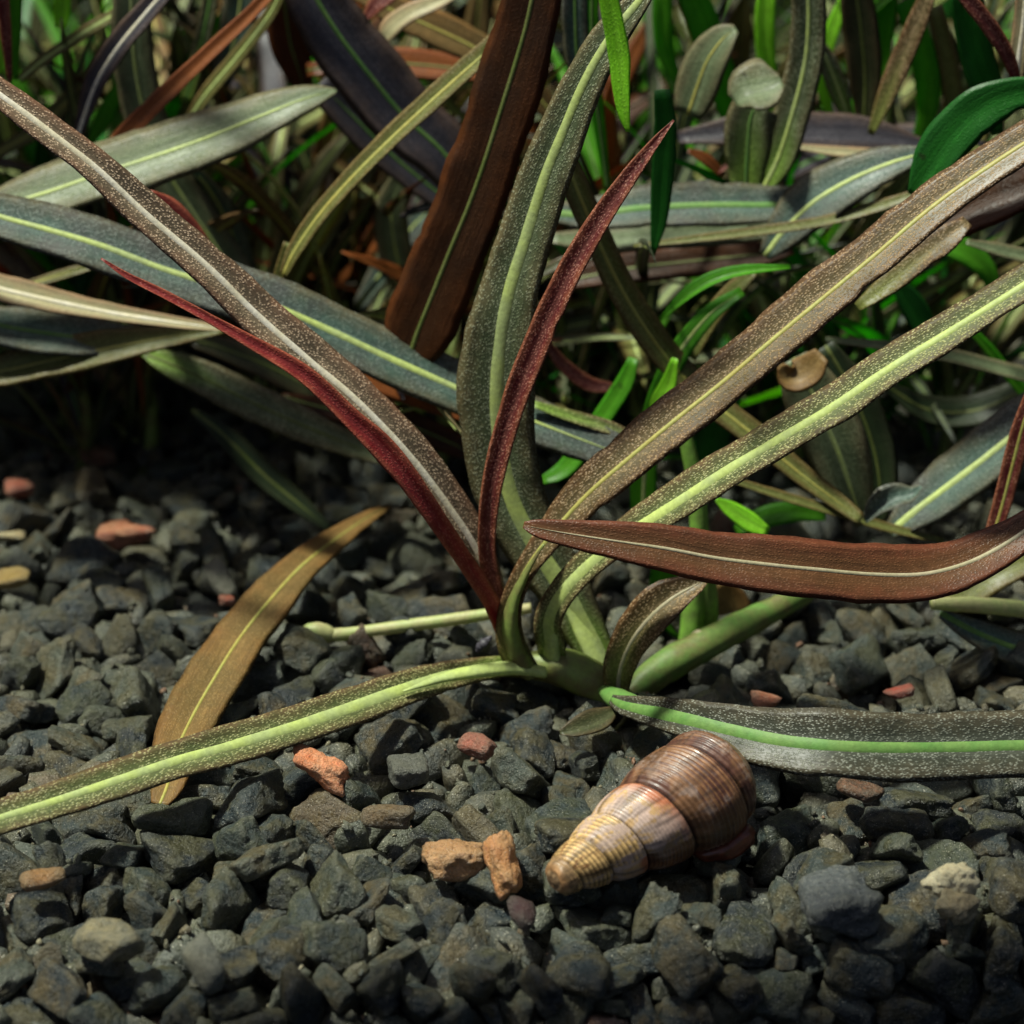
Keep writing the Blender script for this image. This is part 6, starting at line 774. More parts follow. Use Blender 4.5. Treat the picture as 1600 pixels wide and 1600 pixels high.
# substrate below the gravel, and the back of the tank
t = NT('dark_substrate')
co = t.n('ShaderNodeTexCoord').outputs['Object']
n = t.noise(co, 5, 6, .7)
t.l(t.ramp(n, [(.3, (.006, .007, .006)), (.7, (.03, .028, .02))]), t.b.inputs['Base Color'])
t.b.inputs['Roughness'].default_value = .95
t.l(t.bump(n, 1, .2), t.b.inputs['Normal'])
def yfront(x): return -4.38 + (x/4.2)*.6
bv = []
for iy, (yy, zz) in enumerate([(-.02, -1.3), (.8, -1.25), (2.2, -.62), (6, -.50), (14, -.45), (30, -.40)]):
    for ix in range(9):
        x = -16 + ix*4
        y = yfront(x) + yy if iy < 2 else -4.38 + yy
        bv.append((x, y, zz))
bf = [(r*9+c, r*9+c+1, r*9+c+10, r*9+c+9) for r in range(5) for c in range(8)]
tag(link('substrate', mesh('substrate', bv, bf, t.m)), 'dark soil floor of the tank under the gravel', None, kind='structure')

# ------------------------------------------------------------------ leaves
RNG = random.Random(11)

def catmull(P, n):
    P = np.array(P, float)
    Q = np.vstack([2*P[0]-P[1], P, 2*P[-1]-P[-2]])
    out = []
    m = len(P)-1
    for i in range(n):
        t = i/(n-1)*m
        k = min(int(t), m-1); f = t-k
        p0, p1, p2, p3 = Q[k], Q[k+1], Q[k+2], Q[k+3]
        out.append(.5*((2*p1) + (-p0+p2)*f + (2*p0-5*p1+4*p2-p3)*f*f + (-p0+3*p1-3*p2+p3)*f**3))
    return np.array(out)

def set_attr(me, name, vals):
    a = me.attributes.new(name, 'FLOAT', 'POINT')
    a.data.foreach_set('value', np.array(vals, np.float32))

def blade(path, hw, normals, mat, na=9, thick=.022, fold=.12, wave=.06, seed=0):
    """closed leaf blade along PATH; returns the mesh and the frame of the midrib."""
    n = len(path)
    T = np.gradient(path, axis=0); T /= np.linalg.norm(T, axis=1)[:, None]+1e-9
    verts, across, along, offs = [], [], [], []
    us = list(np.linspace(-1, 1, na))
    frames = []; s = 0.0
    ph = seed*1.7
    for i in range(n):
        if i: s += float(np.linalg.norm(path[i]-path[i-1]))
        N = normals[i] - T[i]*np.dot(normals[i], T[i]); N /= np.linalg.norm(N)+1e-9
        B = np.cross(T[i], N)
        h = float(hw[i])
        frames.append((path[i], N, B, s))
        el = 1 + .10*noise.noise(Vector((s*1.6, ph, 0))) + .05*noise.noise(Vector((s*6, ph, 4))) - .22*max(0, noise.noise(Vector((s*3.7, ph, 21)))-.52)*3
        er = 1 + .10*noise.noise(Vector((s*1.6, ph, 9))) + .05*noise.noise(Vector((s*6, ph, 14))) - .22*max(0, noise.noise(Vector((s*3.7, ph, 31)))-.52)*3
        for side in (0, 1):
            uu = us if side == 0 else us[1:-1][::-1]
            for u in uu:
                w = h*(el if u < 0 else er)
                z = fold*h*abs(u)**1.4 - .05*h*math.cos(u*math.pi*2)*.4
                z += wave*h*abs(u)**2*(noise.noise(Vector((s*2.6, ph + (5 if u > 0 else 0), 2)))*2.0 + .6*noise.noise(Vector((s*7, ph + (5 if u > 0 else 0), 7))))
                if side: z -= thick*(.35+.65*(1-abs(u)))*min(1, h/.05)
                verts.append(path[i] + B*u*w + N*z); across.append(u); along.append(s); offs.append(u*w)
    m = 2*na-2
    faces = []
    for i in range(n-1):
        for j in range(m):
            a, b = i*m+j, i*m+(j+1) % m
            faces.append((a, b, b+m, a+m))
    faces.append(tuple(range(m))[::-1]); faces.append(tuple(range((n-1)*m, n*m)))
    me = mesh('leaf', verts, faces, mat)
    set_attr(me, 'across', across); set_attr(me, 'offset', offs); set_attr(me, 'along', along)
    return me, frames

def rib_mesh(frames, w, mat, hw, lift=.010, both=True):
    verts, faces = [], []
    n = len(frames)
    prof = [(-1, -.2), (-.75, .55), (0, 1), (.75, .55), (1, -.2), (.6, -1.6), (-.6, -1.6)]
    for i, (p, N, B, s) in enumerate(frames):
        ww = w[i]*(1+.16*noise.noise(Vector((s*3, 1, 0))))
        for a, b in prof:
            bb = b*(.006+ww*.16) if b > -1 else -(.026 + ww*.35)
            verts.append(p + B*a*ww + N*(bb - .02*hw[i]))
    k = len(prof)
    for i in range(n-1):
        for j in range(k):
            a, b = i*k+j, i*k+(j+1) % k
            faces.append((a, b, b+k, a+k))
    faces.append(tuple(range(k))[::-1]); faces.append(tuple(range((n-1)*k, n*k)))
    return mesh('midrib', verts, faces, mat)

NLEAF = [0]
def leaf(parent, mat, pts, Y=None, Z=None, rib='auto', ribw=(3.2, 2.2), lift=.55, fold=.12, wave=.06, name='leaf', label=None, lean=.18, ribend=.97, tip=None, na=9, thick=.022):
    NLEAF[0] += 1
    q = []
    spec = Y if Y is not None else Z
    for i, (px, py, h) in enumerate(pts):
        f = i/(len(pts)-1)*(len(spec)-1); k = min(int(f), max(0, len(spec)-2)); ff = f-k
        v = spec[0] if len(spec) == 1 else spec[k]*(1-ff)+spec[k+1]*ff
        p = at_y(px, py, v) if Y is not None else at_z(px, py, v)
        q.append((*p, h*px_size(p)))
    def outside(p): return p[0] < -5 or p[0] > 1605 or p[1] < -5
    if outside(pts[-1]):           # the blade goes on past the edge of the picture and tapers there
        d = (Vector(q[-1][:3]) - Vector(q[-2][:3])).normalized()
        for k, w in ((.9, .85), (1.9, .5), (2.7, .05)):
            q.append((*(Vector(q[len(q)-1][:3]) + d*.9 - Vector((0, 0, .10*k))), pts[-1][2]*px_size(at_y(pts[-1][0], pts[-1][1], q[-1][1]))*w))
    if outside(pts[0]):
        d = (Vector(q[0][:3]) - Vector(q[1][:3])).normalized()
        w0 = q[0][3]
        for w in (.8, .45, .3):
            q.insert(0, (*(Vector(q[0][:3]) + d*.9 - Vector((0, 0, .12))), w0*w))
    L = sum(math.dist(q[i][:3], q[i+1][:3]) for i in range(len(q)-1))
    n = max(14, min(90, int(L/.09)))
    R = catmull(q, n)
    path, hw = R[:, :3], np.maximum(R[:, 3], .004)
    T = np.gradient(path, axis=0); T /= np.linalg.norm(T, axis=1)[:, None]+1e-9
    normals, hh = [], []
    for i in range(n):
        W = np.array(CL) - path[i]; W /= np.linalg.norm(W)
        lf = lift if not hasattr(lift, '__len__') else np.interp(i/(n-1), np.linspace(0, 1, len(lift)), lift)
        N = W + np.array((-lean, 0, lf)); N -= T[i]*N.dot(T[i]); N /= np.linalg.norm(N)
        B = np.cross(T[i], N)
        vis = np.linalg.norm(B - W*B.dot(W))
        normals.append(N); hh.append(hw[i]/max(vis, .7))
    hh = np.array(hh)
    seed = NLEAF[0]
    me, fr = blade(path, hh, normals, M[mat], na=na, fold=fold, wave=wave, seed=seed, thick=thick)
    o = link(name, me, parent)
    if label: o['label'] = label
    if rib == 'auto': rib = RIB_OF[mat]
    if rib:
        off = pts[-1][0] < 0 or pts[-1][0] > 1600 or pts[-1][1] < 0
        k = n if off else max(6, int(n*ribend))
        w = np.array([(ribw[0]*(1-i/(n-1)) + ribw[1]*i/(n-1))*px_size(Vector(path[i])) for i in range(k)])
        w = np.minimum(w, hh[:k]*.55)
        if not off: w *= np.clip((k-1-np.arange(k))/(k*.25), .12, 1)
        rb = rib_mesh(fr[:k], w, M[rib], hh)
        link('midrib', rb, o)
    return o

def tube(parent, name, pts, mat, Y=None, Z=None, label=None, sides=12, flat=1.0, bumpy=.05, grow=None):
    q = []
    spec = Y if Y is not None else Z
    for i, (px, py, h) in enumerate(pts):
        f = i/(len(pts)-1)*(len(spec)-1); k = min(int(f), max(0, len(spec)-2)); ff = f-k
        v = spec[0] if len(spec) == 1 else spec[k]*(1-ff)+spec[k+1]*ff
        p = at_y(px, py, v) if Y is not None else at_z(px, py, v)
        q.append((*p, h*px_size(p)))
    n = max(8, len(pts)*8)
    R = catmull(q, n)
    path = R[:, :3]
    T = np.gradient(path, axis=0); T /= np.linalg.norm(T, axis=1)[:, None]+1e-9
    verts, faces = [], []
    A = None
    for i in range(n):
        if A is None: A = np.cross(T[i], (0, 0, 1.0))
        A = A - T[i]*A.dot(T[i]); A /= np.linalg.norm(A); Bn = np.cross(T[i], A)
        for j in range(sides):
            t = j/sides*2*math.pi
            rr = R[i, 3]*(1+bumpy*noise.noise(Vector((i*.35, math.cos(t)*1.5, math.sin(t)*1.5+len(pts)))))
            verts.append(path[i] + A*math.cos(t)*rr + Bn*math.sin(t)*rr*flat)
    for i in range(n-1):
        for j in range(sides):
            a, b = i*sides+j, i*sides+(j+1) % sides
            faces.append((a, b, b+sides, a+sides))
    faces.append(tuple(range(sides))[::-1]); faces.append(tuple(range((n-1)*sides, n*sides)))
    o = link(name, mesh(name, verts, faces, M[mat] if isinstance(mat, str) else mat), parent)
    if label: o['label'] = label
    return o

# ---- the plant in focus
mp = empty('stem_plant', at_y(860, 1050, 0), 'reddish brown long leaved plant in sharp focus, rooted directly behind the striped snail', 'plant')
tube(mp, 'stem', [(750, 1040, 5), (790, 1044, 15), (830, 1040, 24), (875, 1042, 33), (920, 1060, 34), (962, 1086, 26), (988, 1108, 18)], 'stemb', Y=[0, -.1, -.25], flat=.9)
tube(mp, 'stem', [(975, 1092, 16), (1035, 1045, 27), (1110, 1003, 25), (1180, 967, 22), (1260, 925, 17)], 'stemd', Y=[-.1, .5, 1.2], bumpy=.12, label='thick green runner behind the brown leaf')
tube(mp, 'node', [(1085, 1020, 14), (1096, 1008, 25), (1108, 1000, 20)], 'rt', Y=[.42, .5])
# leaf stalks
tube(mp, 'leaf_stalk', [(945, 1078, 12), (968, 1093, 22), (997, 1106, 22), (1030, 1114, 19), (1080, 1125, 14), (1160, 1144, 4)], 'rg', Z=[.05, .30, .44, .56], flat=.7)
tube(mp, 'leaf_stalk', [(950, 1062, 20), (925, 1010, 22), (897, 955, 17), (868, 895, 9), (845, 850, 3)], 'ry', Y=[.08, .3, .45], flat=.5)
tube(mp, 'leaf_stalk', [(850, 1050, 14), (800, 1044, 16), (740, 1050, 15), (690, 1060, 10), (630, 1080, 2)], 'ry', Z=[.22, .40, .44], flat=.6)
tube(mp, 'leaf_stalk', [(868, 1048, 20), (860, 1008, 20), (868, 955, 15), (900, 905, 9), (945, 862, 2)], 'ry', Y=[-.10, -.16, -.26], flat=.6)
tube(mp, 'leaf_stalk', [(826, 1050, 24), (805, 1015, 24), (797, 975, 20), (804, 935, 13), (825, 890, 7), (850, 850, 2)], 'stemb', Y=[-.26, -.34, -.34], flat=.6)
leaf(mp, 'red', [(806, 1022, 8), (788, 985, 14), (764, 935, 14), (727, 878, 14), (690, 824, 16), (646, 759, 18), (600, 704, 20), (550, 656, 16), (480, 590, 15), (400, 540, 11), (330, 500, 8), (260, 462, 7), (200, 432, 5), (158, 404, 1.5)], Y=[-.1, -.5, -.4, -.2], fold=.35, lift=.5, wave=.12, label='dark red leaf seen edge on under the pale ribbed leaf')
leaf(mp, 'brown', [(808, 1015, 10), (788, 972, 16), (772, 925, 19), (745, 860, 26), (700, 790, 31), (640, 712, 34), (560, 628, 34), (480, 560, 34), (400, 490, 34), (320, 412, 31), (230, 336, 29), (150, 262, 27), (70, 200, 25), (0, 148, 22), (-40, 122, 20)], Y=[.0, .1, .3, .5], ribw=(7, 5.5), fold=.22, lift=[.7, .9, .9, .8], label='long pale ribbed brown leaf crossing the whole left half')
leaf(mp, 'ggreen', [(945, 1045, 26), (915, 985, 34), (880, 920, 42), (835, 850, 48), (800, 780, 53), (782, 700, 58), (776, 620, 60), (782, 530, 57), (797, 450, 47), (822, 370, 43), (850, 280, 41), (878, 210, 38), (912, 130, 33), (952, 60, 27), (1000, 0, 18), (1030, -40, 10)], Y=[.15, .5, .7, .8], ribw=(19, 3.4), fold=.10, lift=.35, rib='ry', label='broad grey green leaf with a bright yellow green midrib')
leaf(mp, 'redtip', [(812, 1018, 7.6), (790, 968, 12.8), (770, 910, 14.4), (762, 850, 14.4), (768, 770, 16.1), (785, 695, 18.7), (808, 620, 20.4), (838, 545, 21.2), (872, 465, 21.2), (905, 400, 19.6), (945, 335, 17.0), (985, 275, 13.6), (1020, 228, 8.5), (1053, 188, 1.7)], Y=[-.05, -.05, .1, .2], fold=.4, lift=.3, label='upright dark red leaf with a speckled tip')
leaf(mp, 'brown2', [(822, 1048, 20.6), (803, 1018, 23.1), (795, 985, 21.4), (800, 940, 17.9), (822, 890, 17.1), (862, 835, 23.1), (915, 775, 33.4), (980, 718, 37.7), (1050, 660, 38.5), (1130, 596, 38.5), (1210, 528, 39.3), (1290, 462, 38.5), (1370, 396, 35.9), (1450, 328, 34.2), (1530, 270, 31.6), (1640, 200, 28.3)], Y=[-.26, -.28, -.1, .2, .6], ribw=(4, 4.5), fold=.16, lift=[.1, .5, .7, .9, .9], rib='ro', label='long brown leaf rising to the upper right')
leaf(mp, 'gbrown', [(866, 1045, 18), (862, 1015, 22), (858, 970, 23), (880, 925, 24), (925, 878, 25), (985, 832, 28), (1050, 790, 31), (1130, 738, 32), (1210, 690, 32), (1300, 636, 32), (1390, 575, 31), (1480, 520, 30), (1560, 470, 29), (1650, 415, 27)], Y=[-.05, -.5, -.9, -1.0], ribw=(14, 4.2), fold=.16, lift=[.3, .8, .9, .9], label='narrow green brown leaf with a yellow midrib, below the longer brown leaf')
leaf(mp, 'gbrown', [(822, 1040, 10), (790, 1040, 16), (740, 1048, 20), (680, 1062, 26), (620, 1080, 29), (540, 1108, 31), (450, 1138, 32), (360, 1165, 33), (270, 1190, 32), (180, 1220, 31), (90, 1250, 30), (0, 1278, 28), (-50, 1295, 27)], Z=[.18, .42, .5, .5], ribw=(15, 4), fold=.14, lift=[.2, .5, .5], label='long green leaf lying low over the gravel to the lower left')
leaf(mp, 'dspeck', [(955, 1092, 7), (975, 1102, 15), (1020, 1112, 23), (1075, 1124, 30), (1140, 1140, 40), (1210, 1155, 48), (1300, 1165, 53), (1400, 1168, 54), (1500, 1167, 53), (1640, 1165, 50)], Z=[.30, .62, .72, .6], ribw=(15, 9), ribend=1.0, rib='rg', fold=.2, lift=[.1, .3, .3], label='dark speckled leaf with a wide green midrib, low at the right')
leaf(mp, 'brown2', [(966, 1092, 13), (968, 1050, 24), (985, 1005, 30), (1015, 965, 33), (1050, 935, 30), (1085, 915, 18), (1105, 905, 5)], Y=[-.35, -.4, -.3], rib='rt', ribw=(4, 3.5), fold=.35, lift=.3, wave=.2, label='small curled young brown leaf')
leaf(mp, 'purple', [(790, 1040, 5), (760, 1048, 12), (738, 1056, 9), (722, 1062, 3)], Y=[-.15, -.22], rib=None, label='shrivelled purple scale')
leaf(mp, 'olived', [(960, 1110, 8), (935, 1125, 20), (900, 1138, 16), (875, 1145, 4)], Z=[.25, .2], rib=None, fold=.3, label='dull withered leaf scrap below the node')
tube(mp, 'bud', [(746, 1018, 4), (753, 1009, 8), (762, 1001, 6), (768, 994, 2)], M['purple'], Y=[-.1], bumpy=.4)
tube(mp, 'root', [(984, 1108, 5), (975, 1125, 4), (962, 1140, 3), (950, 1160, 2)], 'stemb', Y=[-.3, -.4])

# ---- a cut runner lying behind it
rn = empty('runner', at_y(620, 985, .4), 'pale green cut runner lying on the gravel left of the plant node', 'runner')
tube(rn, 'runner_stem', [(520, 993, 11), (560, 988, 9.5), (620, 980, 10), (700, 969, 10), (790, 956, 9), (830, 950, 8)], 'stemp', Y=[.5, .6])
tube(rn, 'runner_tip', [(472, 990, 6), (480, 987, 12), (497, 986, 14), (514, 991, 13), (524, 993, 9)], 'stemp', Y=[.5])

# ---- fallen leaf on the gravel
leaf(None, 'tan', [(250, 1256, 14), (262, 1225, 28), (275, 1175, 38), (300, 1120, 44), (333, 1062, 46), (372, 1000, 44), (415, 945, 38), (470, 885, 30), (530, 838, 21), (575, 808, 12), (610, 790, 3)], Z=[.12, .28, .55, .5], ribw=(2.6, 3), fold=.06, name='fallen_leaf', rib='ro')
fl = bpy.data.objects['fallen_leaf']
tag(fl, 'tan brown detached leaf lying across the gravel at left, under the long green leaf', 'leaf')

# ---- plant at the right whose big maroon leaf reaches over the stem
pr = empty('stem_plant', at_y(1680, 950, .4), 'plant beyond the right edge with a broad maroon leaf reaching in to the middle', 'plant')
leaf(pr, 'maroon', [(1680, 770, 22), (1625, 812, 27), (1570, 850, 33), (1510, 880, 40), (1440, 897, 46), (1360, 897, 48), (1280, 890, 47), (1200, 882, 45), (1120, 872, 41), (1040, 857, 37), (960, 845, 30), (890, 834, 22), (840, 825, 14), (818, 820, 5)], Y=[-.9, -1.3, -1.6, -1.6, -1.5], ribw=(4.5, 3), fold=.14, lift=[.6, .5, .3, .2], rib='rt', label='broad maroon brown leaf with a pale midrib')
tube(pr, 'runner_stem', [(1455, 944, 9), (1500, 944, 12), (1560, 948, 13), (1620, 955, 13), (1690, 962, 13)], 'stemp', Y=[.3, .4])
leaf(pr, 'slate', [(1470, 958, 8), (1520, 985, 20), (1580, 1010, 28), (1660, 1035, 30)], Y=[.35, .2], rib='rg', ribw=(5, 5), lift=.3)
leaf(pr, 'olive', [(1480, 950, 14), (1510, 925, 30), (1550, 900, 30), (1600, 880, 22), (1660, 870, 12)], Y=[.7, .8], rib=None)
leaf(pr, 'redtip', [(1548, 850, 12), (1566, 790, 15), (1584, 720, 16), (1600, 660, 15), (1625, 590, 12)], Y=[.5, .6], rib='ro', ribw=(3, 3), fold=.3)
leaf(pr, 'orange', [(1560, 880, 8), (1590, 880, 24), (1640, 900, 30)], Y=[.9], rib=None)

# ---- plants behind, traced one by one
def plant(px, py, y, label, kind='stem_plant'):
    return empty(kind, at_y(px, py, y), label, 'plant')

pa = plant(-120, 700, 2.6, 'plant off the left edge with a long slate blue leaf behind the pale ribbed leaf')
leaf(pa, 'slate', [(-60, 318, 30), (0, 338, 36), (80, 360, 40), (160, 384, 41), (250, 418, 42), (340, 447, 43), (430, 478, 44), (520, 518, 44), (610, 560, 43), (700, 600, 41), (790, 640, 38), (870, 672, 36), (950, 702, 30), (1010, 722, 18)], Y=[2.0, 1.7, 1.5, 1.2], ribw=(4.4, 7), fold=.08, lift=.6, label='long slate blue leaf')
leaf(pa, 'pale', [(-60, 340, 18), (0, 322, 26), (80, 298, 40), (160, 270, 44), (240, 244, 46), (320, 216, 44), (400, 184, 36), (460, 160, 26), (500, 147, 15), (526, 141, 3)], Y=[2.6, 2.8, 3.0], ribw=(4, 3.6), fold=.06, lift=.75, label='pale grey green leaf')
leaf(pa, 'cream', [(-50, 440, 22), (20, 456, 22), (100, 474, 18), (180, 490, 14), (260, 502, 10), (330, 511, 6), (360, 514, 2)], Y=[2.2], rib='rw', ribw=(6, 3), fold=.2, lift=.6, label='narrow cream edged leaf')
leaf(pa, 'slate', [(-50, 500, 26), (20, 512, 34), (100, 524, 34), (180, 530, 26), (250, 524, 10)], Y=[2.6], rib='rg', ribw=(4, 3), lift=.6)
leaf(pa, 'olive', [(-50, 592, 22), (20, 576, 28), (100, 558, 30), (190, 540, 25), (280, 524, 16), (350, 515, 6)], Y=[2.5], rib='ro', lift=.4, label='low olive leaf')
leaf(pa, 'olive', [(-30, 462, 4), (40, 446, 6), (100, 428, 8), (150, 414, 6)], Y=[3], rib='ro')

pb = plant(560, 700, 3.0, 'shaded olive leaved plant low behind the red leaf, over the dark gravel')
leaf(pb, 'ggreen', [(222, 552, 4), (260, 566, 20), (320, 592, 27), (380, 622, 30), (440, 650, 28), (500, 676, 24), (560, 700, 18), (620, 722, 10)], Y=[3.0, 2.6], rib='rd', ribw=(2.6, 3), lift=.3)
leaf(pb, 'olived', [(300, 530, 14), (380, 556, 22), (460, 592, 24), (540, 640, 20), (600, 690, 10)], Y=[3.4], rib='rd')
leaf(pb, 'dark', [(300, 640, 6), (350, 680, 16), (410, 740, 20), (470, 790, 16), (520, 830, 5)], Y=[3.4, 2.9], rib='rd')
leaf(pb, 'orange', [(500, 552, 10), (560, 575, 26), (620, 600, 28), (690, 630, 20), (740, 655, 8)], Y=[2.4], rib=None, label='ochre leaf under the slate blue leaf')
leaf(pb, 'dbrown', [(440, 620, 6), (520, 640, 18), (600, 650, 24), (700, 690, 20), (760, 720, 8)], Y=[3.0], rib='rd')

pc = plant(660, 660, 2.0, 'plant with a tall broad deep brown leaf standing behind the grey green leaf')
leaf(pc, 'dbrown', [(636, 570, 26), (652, 520, 54), (676, 460, 58), (704, 390, 57), (733, 320, 56), (758, 250, 55), (780, 180, 54), (802, 110, 52), (822, 40, 50), (840, -40, 46)], Y=[1.6, 1.7, 1.9], ribw=(4, 4), fold=.04, lift=-.1, rib='rd', label='tall broad deep brown leaf')
leaf(pc, 'olive', [(442, 432, 6), (462, 390, 12), (500, 335, 14), (550, 278, 15), (610, 218, 16), (670, 162, 17), (730, 108, 17), (790, 55, 15), (850, 0, 12)], Y=[2.2, 2.4], rib='ro', ribw=(4, 4), fold=.25, lift=.8, label='slim olive leaf sloping behind the deep brown leaf')
leaf(pc, 'olive', [(430, 470, 5), (436, 430, 9), (450, 380, 7)], Y=[2.4], rib=None)

pd = plant(760, 420, 4.2, 'dusky purple leaved plant behind the slim olive leaf, top centre')
leaf(pd, 'purple', [(740, 300, 30), (690, 235, 46), (630, 180, 52), (580, 120, 54), (530, 55, 52), (490, -10, 46), (470, -60, 36)], Y=[3.6, 3.8], rib='rg', ribw=(4, 4), lift=.5, fold=.1, label='broad dusky purple leaf')
leaf(pd, 'purple', [(720, 330, 14), (670, 290, 26), (610, 240, 30), (550, 180, 32), (500, 130, 26)], Y=[4.3], rib='rg', lift=.7)
leaf(pd, 'tan', [(880, 200, 10), (820, 130, 22), (750, 80, 26), (680, 45, 28), (610, 15, 24), (560, -10, 14)], Y=[4.6], rib='ro', label='pale tan leaf')
leaf(pd, 'cream', [(595, 72, 4), (610, 45, 16), (640, 22, 15), (690, 0, 12), (740, -30, 10)], Y=[4.0], rib=None, label='pale cream folded leaf')
leaf(pd, 'redtip', [(570, 30, 5), (590, 5, 14), (620, -20, 16), (660, -50, 12)], Y=[3.9], rib=None)
leaf(pd, 'orange', [(480, 110, 10), (560, 98, 20), (640, 100, 24), (720, 108, 20), (780, 118, 10)], Y=[4.9], rib='rd', label='orange brown leaf lying level')
leaf(pd, 'dbrown', [(440, -30, 30), (452, 60, 32), (470, 120, 20), (482, 160, 5)], Y=[5.0], rib='rd')
leaf(pd, 'pale', [(640, 470, 12), (620, 400, 26), (612, 330, 26), (630, 270, 14)], Y=[4.6], rib='ry', lift=.4)
leaf(pd, 'slate', [(560, 480, 10), (600, 420, 20), (640, 360, 22), (690, 310, 16)], Y=[5.2], rib='ry')

pe = plant(250, 520, 4.4, 'plant with orange brown and grey leaves standing at upper left')
leaf(pe, 'orange', [(165, 250, 6), (190, 222, 16), (228, 180, 15), (280, 130, 13), (330, 82, 12), (380, 35, 11), (430, -15, 9)], Y=[3.2, 3.4], rib=None, fold=.4, lift=.6, label='slim orange brown leaf')
leaf(pe, 'pale', [(400, 470, 16), (360, 420, 30), (310, 345, 34), (262, 270, 34), (232, 200, 34), (212, 110, 33), (206, 20, 30), (206, -50, 26)], Y=[4.0, 4.2], rib='ry', ribw=(3.5, 4), lift=.3, label='upright grey leaf behind the pale crossing leaf')
leaf(pe, 'purple', [(118, 225, 4), (132, 180, 12), (150, 130, 17), (180, 80, 18), (220, 30, 18), (265, -20, 16)], Y=[3.7], rib='rw', ribw=(3.6, 3.6), fold=.3, label='arching purple leaf with a cream midrib')
leaf(pe, 'red', [(232, 300, 5), (258, 325, 20), (292, 365, 24), (318, 402, 20), (340, 440, 8)], Y=[1.9], rib=None, label='short red leaf tip')
leaf(pe, 'olive', [(30, 125, 6), (70, 92, 9), (130, 52, 10), (200, 10, 9), (250, -25, 8)], Y=[4.3], rib='ry')
leaf(pe, 'olive', [(285, 205, 5), (320, 150, 11), (370, 90, 12), (420, 25, 10), (450, -30, 8)], Y=[4.4], rib='ry')
leaf(pe, 'ggreen', [(290, 160, 8), (310, 90, 12), (325, 20, 13), (335, -40, 10)], Y=[4.9], rib='rg')
leaf(pe, 'slate', [(345, 130, 16), (365, 70, 26), (375, 10, 28), (380, -50, 22)], Y=[5.4], rib='ry')
leaf(pe, 'redtip', [(16, 130, 3), (10, 60, 9), (4, -10, 11), (2, -40, 11)], Y=[3.3], rib=None, label='dark red sliver at the corner')
leaf(pe, 'green', [(24, 125, 4), (24, 60, 9), (26, -30, 10)], Y=[3.9], rib=None)
leaf(pe, 'lime', [(94, 44, 9), (97, 20, 13), (100, -30, 12)], Y=[4.2], rib=None, label='bright lime leaf tip')
leaf(pe, 'lime', [(0, 115, 5), (0, 80, 7), (-4, 30, 7)], Y=[4.2], rib=None)
leaf(pe, 'green', [(140, 225, 5), (165, 180, 14), (190, 130, 10)], Y=[5.0], rib=None)
leaf(pe, 'olive', [(-20, 250, 8), (60, 200, 14), (130, 130, 12), (170, 60, 8)], Y=[5.2], rib='ro')

pf = plant(1340, 830, 1.4, 'plant with a slim tan leaf arching down between the red tip and the brown leaf')
leaf(pf, 'olive', [(876, 224, 12), (892, 270, 20), (918, 335, 21), (955, 420, 22), (1000, 500, 24), (1055, 575, 24), (1115, 630, 22), (1180, 682, 20), (1250, 740, 17), (1310, 785, 14), (1345, 812, 9)], Y=[1.9, 1.8, 1.2], rib='ro', ribw=(3, 3.6), fold=.18, lift=.6, label='slim tan leaf arching down to the right')
leaf(pf, 'pale', [(1240, 560, 24), (1262, 600, 42), (1290, 660, 50), (1315, 720, 46), (1335, 780, 32), (1350, 820, 12)], Y=[1.7, 1.5], rib='ry', ribw=(3.5, 4.5), lift=.2, label='broad grey brown leaf')
leaf(pf, 'dark', [(1290, 540, 14), (1330, 610, 32), (1362, 690, 34), (1375, 760, 28), (1370, 820, 10)], Y=[2.1, 1.8], rib='rd')
leaf(pf, 'tan', [(1220, 570, 6), (1235, 590, 22), (1262, 580, 26), (1285, 555, 14)], Y=[1.5], rib=None, label='small round tan leaf tip')
leaf(pf, 'olive', [(1120, 742, 4), (1200, 768, 7), (1290, 795, 8), (1380, 822, 8), (1475, 845, 5)], Y=[1.3], rib=None)
leaf(pf, 'slate', [(1352, 815, 4), (1372, 795, 14), (1400, 778, 20), (1425, 772, 14), (1440, 760, 4)], Y=[1.2], rib=None, wave=.9, fold=.6, label='torn grey leaf scrap')

pg = plant(1660, 800, 1.6, 'plant off the right edge with a blue green leaf pointing down to the left')
leaf(pg, 'slate', [(1390, 832, 12), (1430, 798, 32), (1480, 760, 42), (1530, 722, 46), (1580, 682, 46), (1640, 635, 40)], Y=[1.4, 1.5], rib='ry', ribw=(6.5, 5), lift=.5, label='blue green leaf with a bright midrib')
leaf(pg, 'pale', [(1290, 530, 4), (1380, 540, 8), (1480, 555, 11), (1560, 575, 12), (1640, 598, 12)], Y=[2.5], rib=None)
leaf(pg, 'pale', [(1510, 378, 4), (1560, 390, 10), (1640, 412, 12)], Y=[2.5], rib=None)
leaf(pg, 'dbrown', [(1350, 420, 6), (1410, 385, 26), (1480, 345, 36), (1550, 312, 38), (1640, 280, 34)], Y=[1.7], rib=None)
leaf(pg, 'brown2', [(1340, 480, 8), (1380, 450, 16), (1420, 418, 20), (1475, 375, 22), (1512, 346, 10)], Y=[1.0, 1.2], rib=None, label='brown leaf partly under the longest brown leaf')
leaf(pg, 'green', [(1500, 500, 4), (1540, 540, 8), (1580, 590, 9), (1630, 650, 8)], Y=[2.8], rib=None)
leaf(pg, 'dark', [(1380, 600, 8), (1450, 640, 22), (1530, 640, 26), (1620, 600, 20)], Y=[3.2], rib='rd')

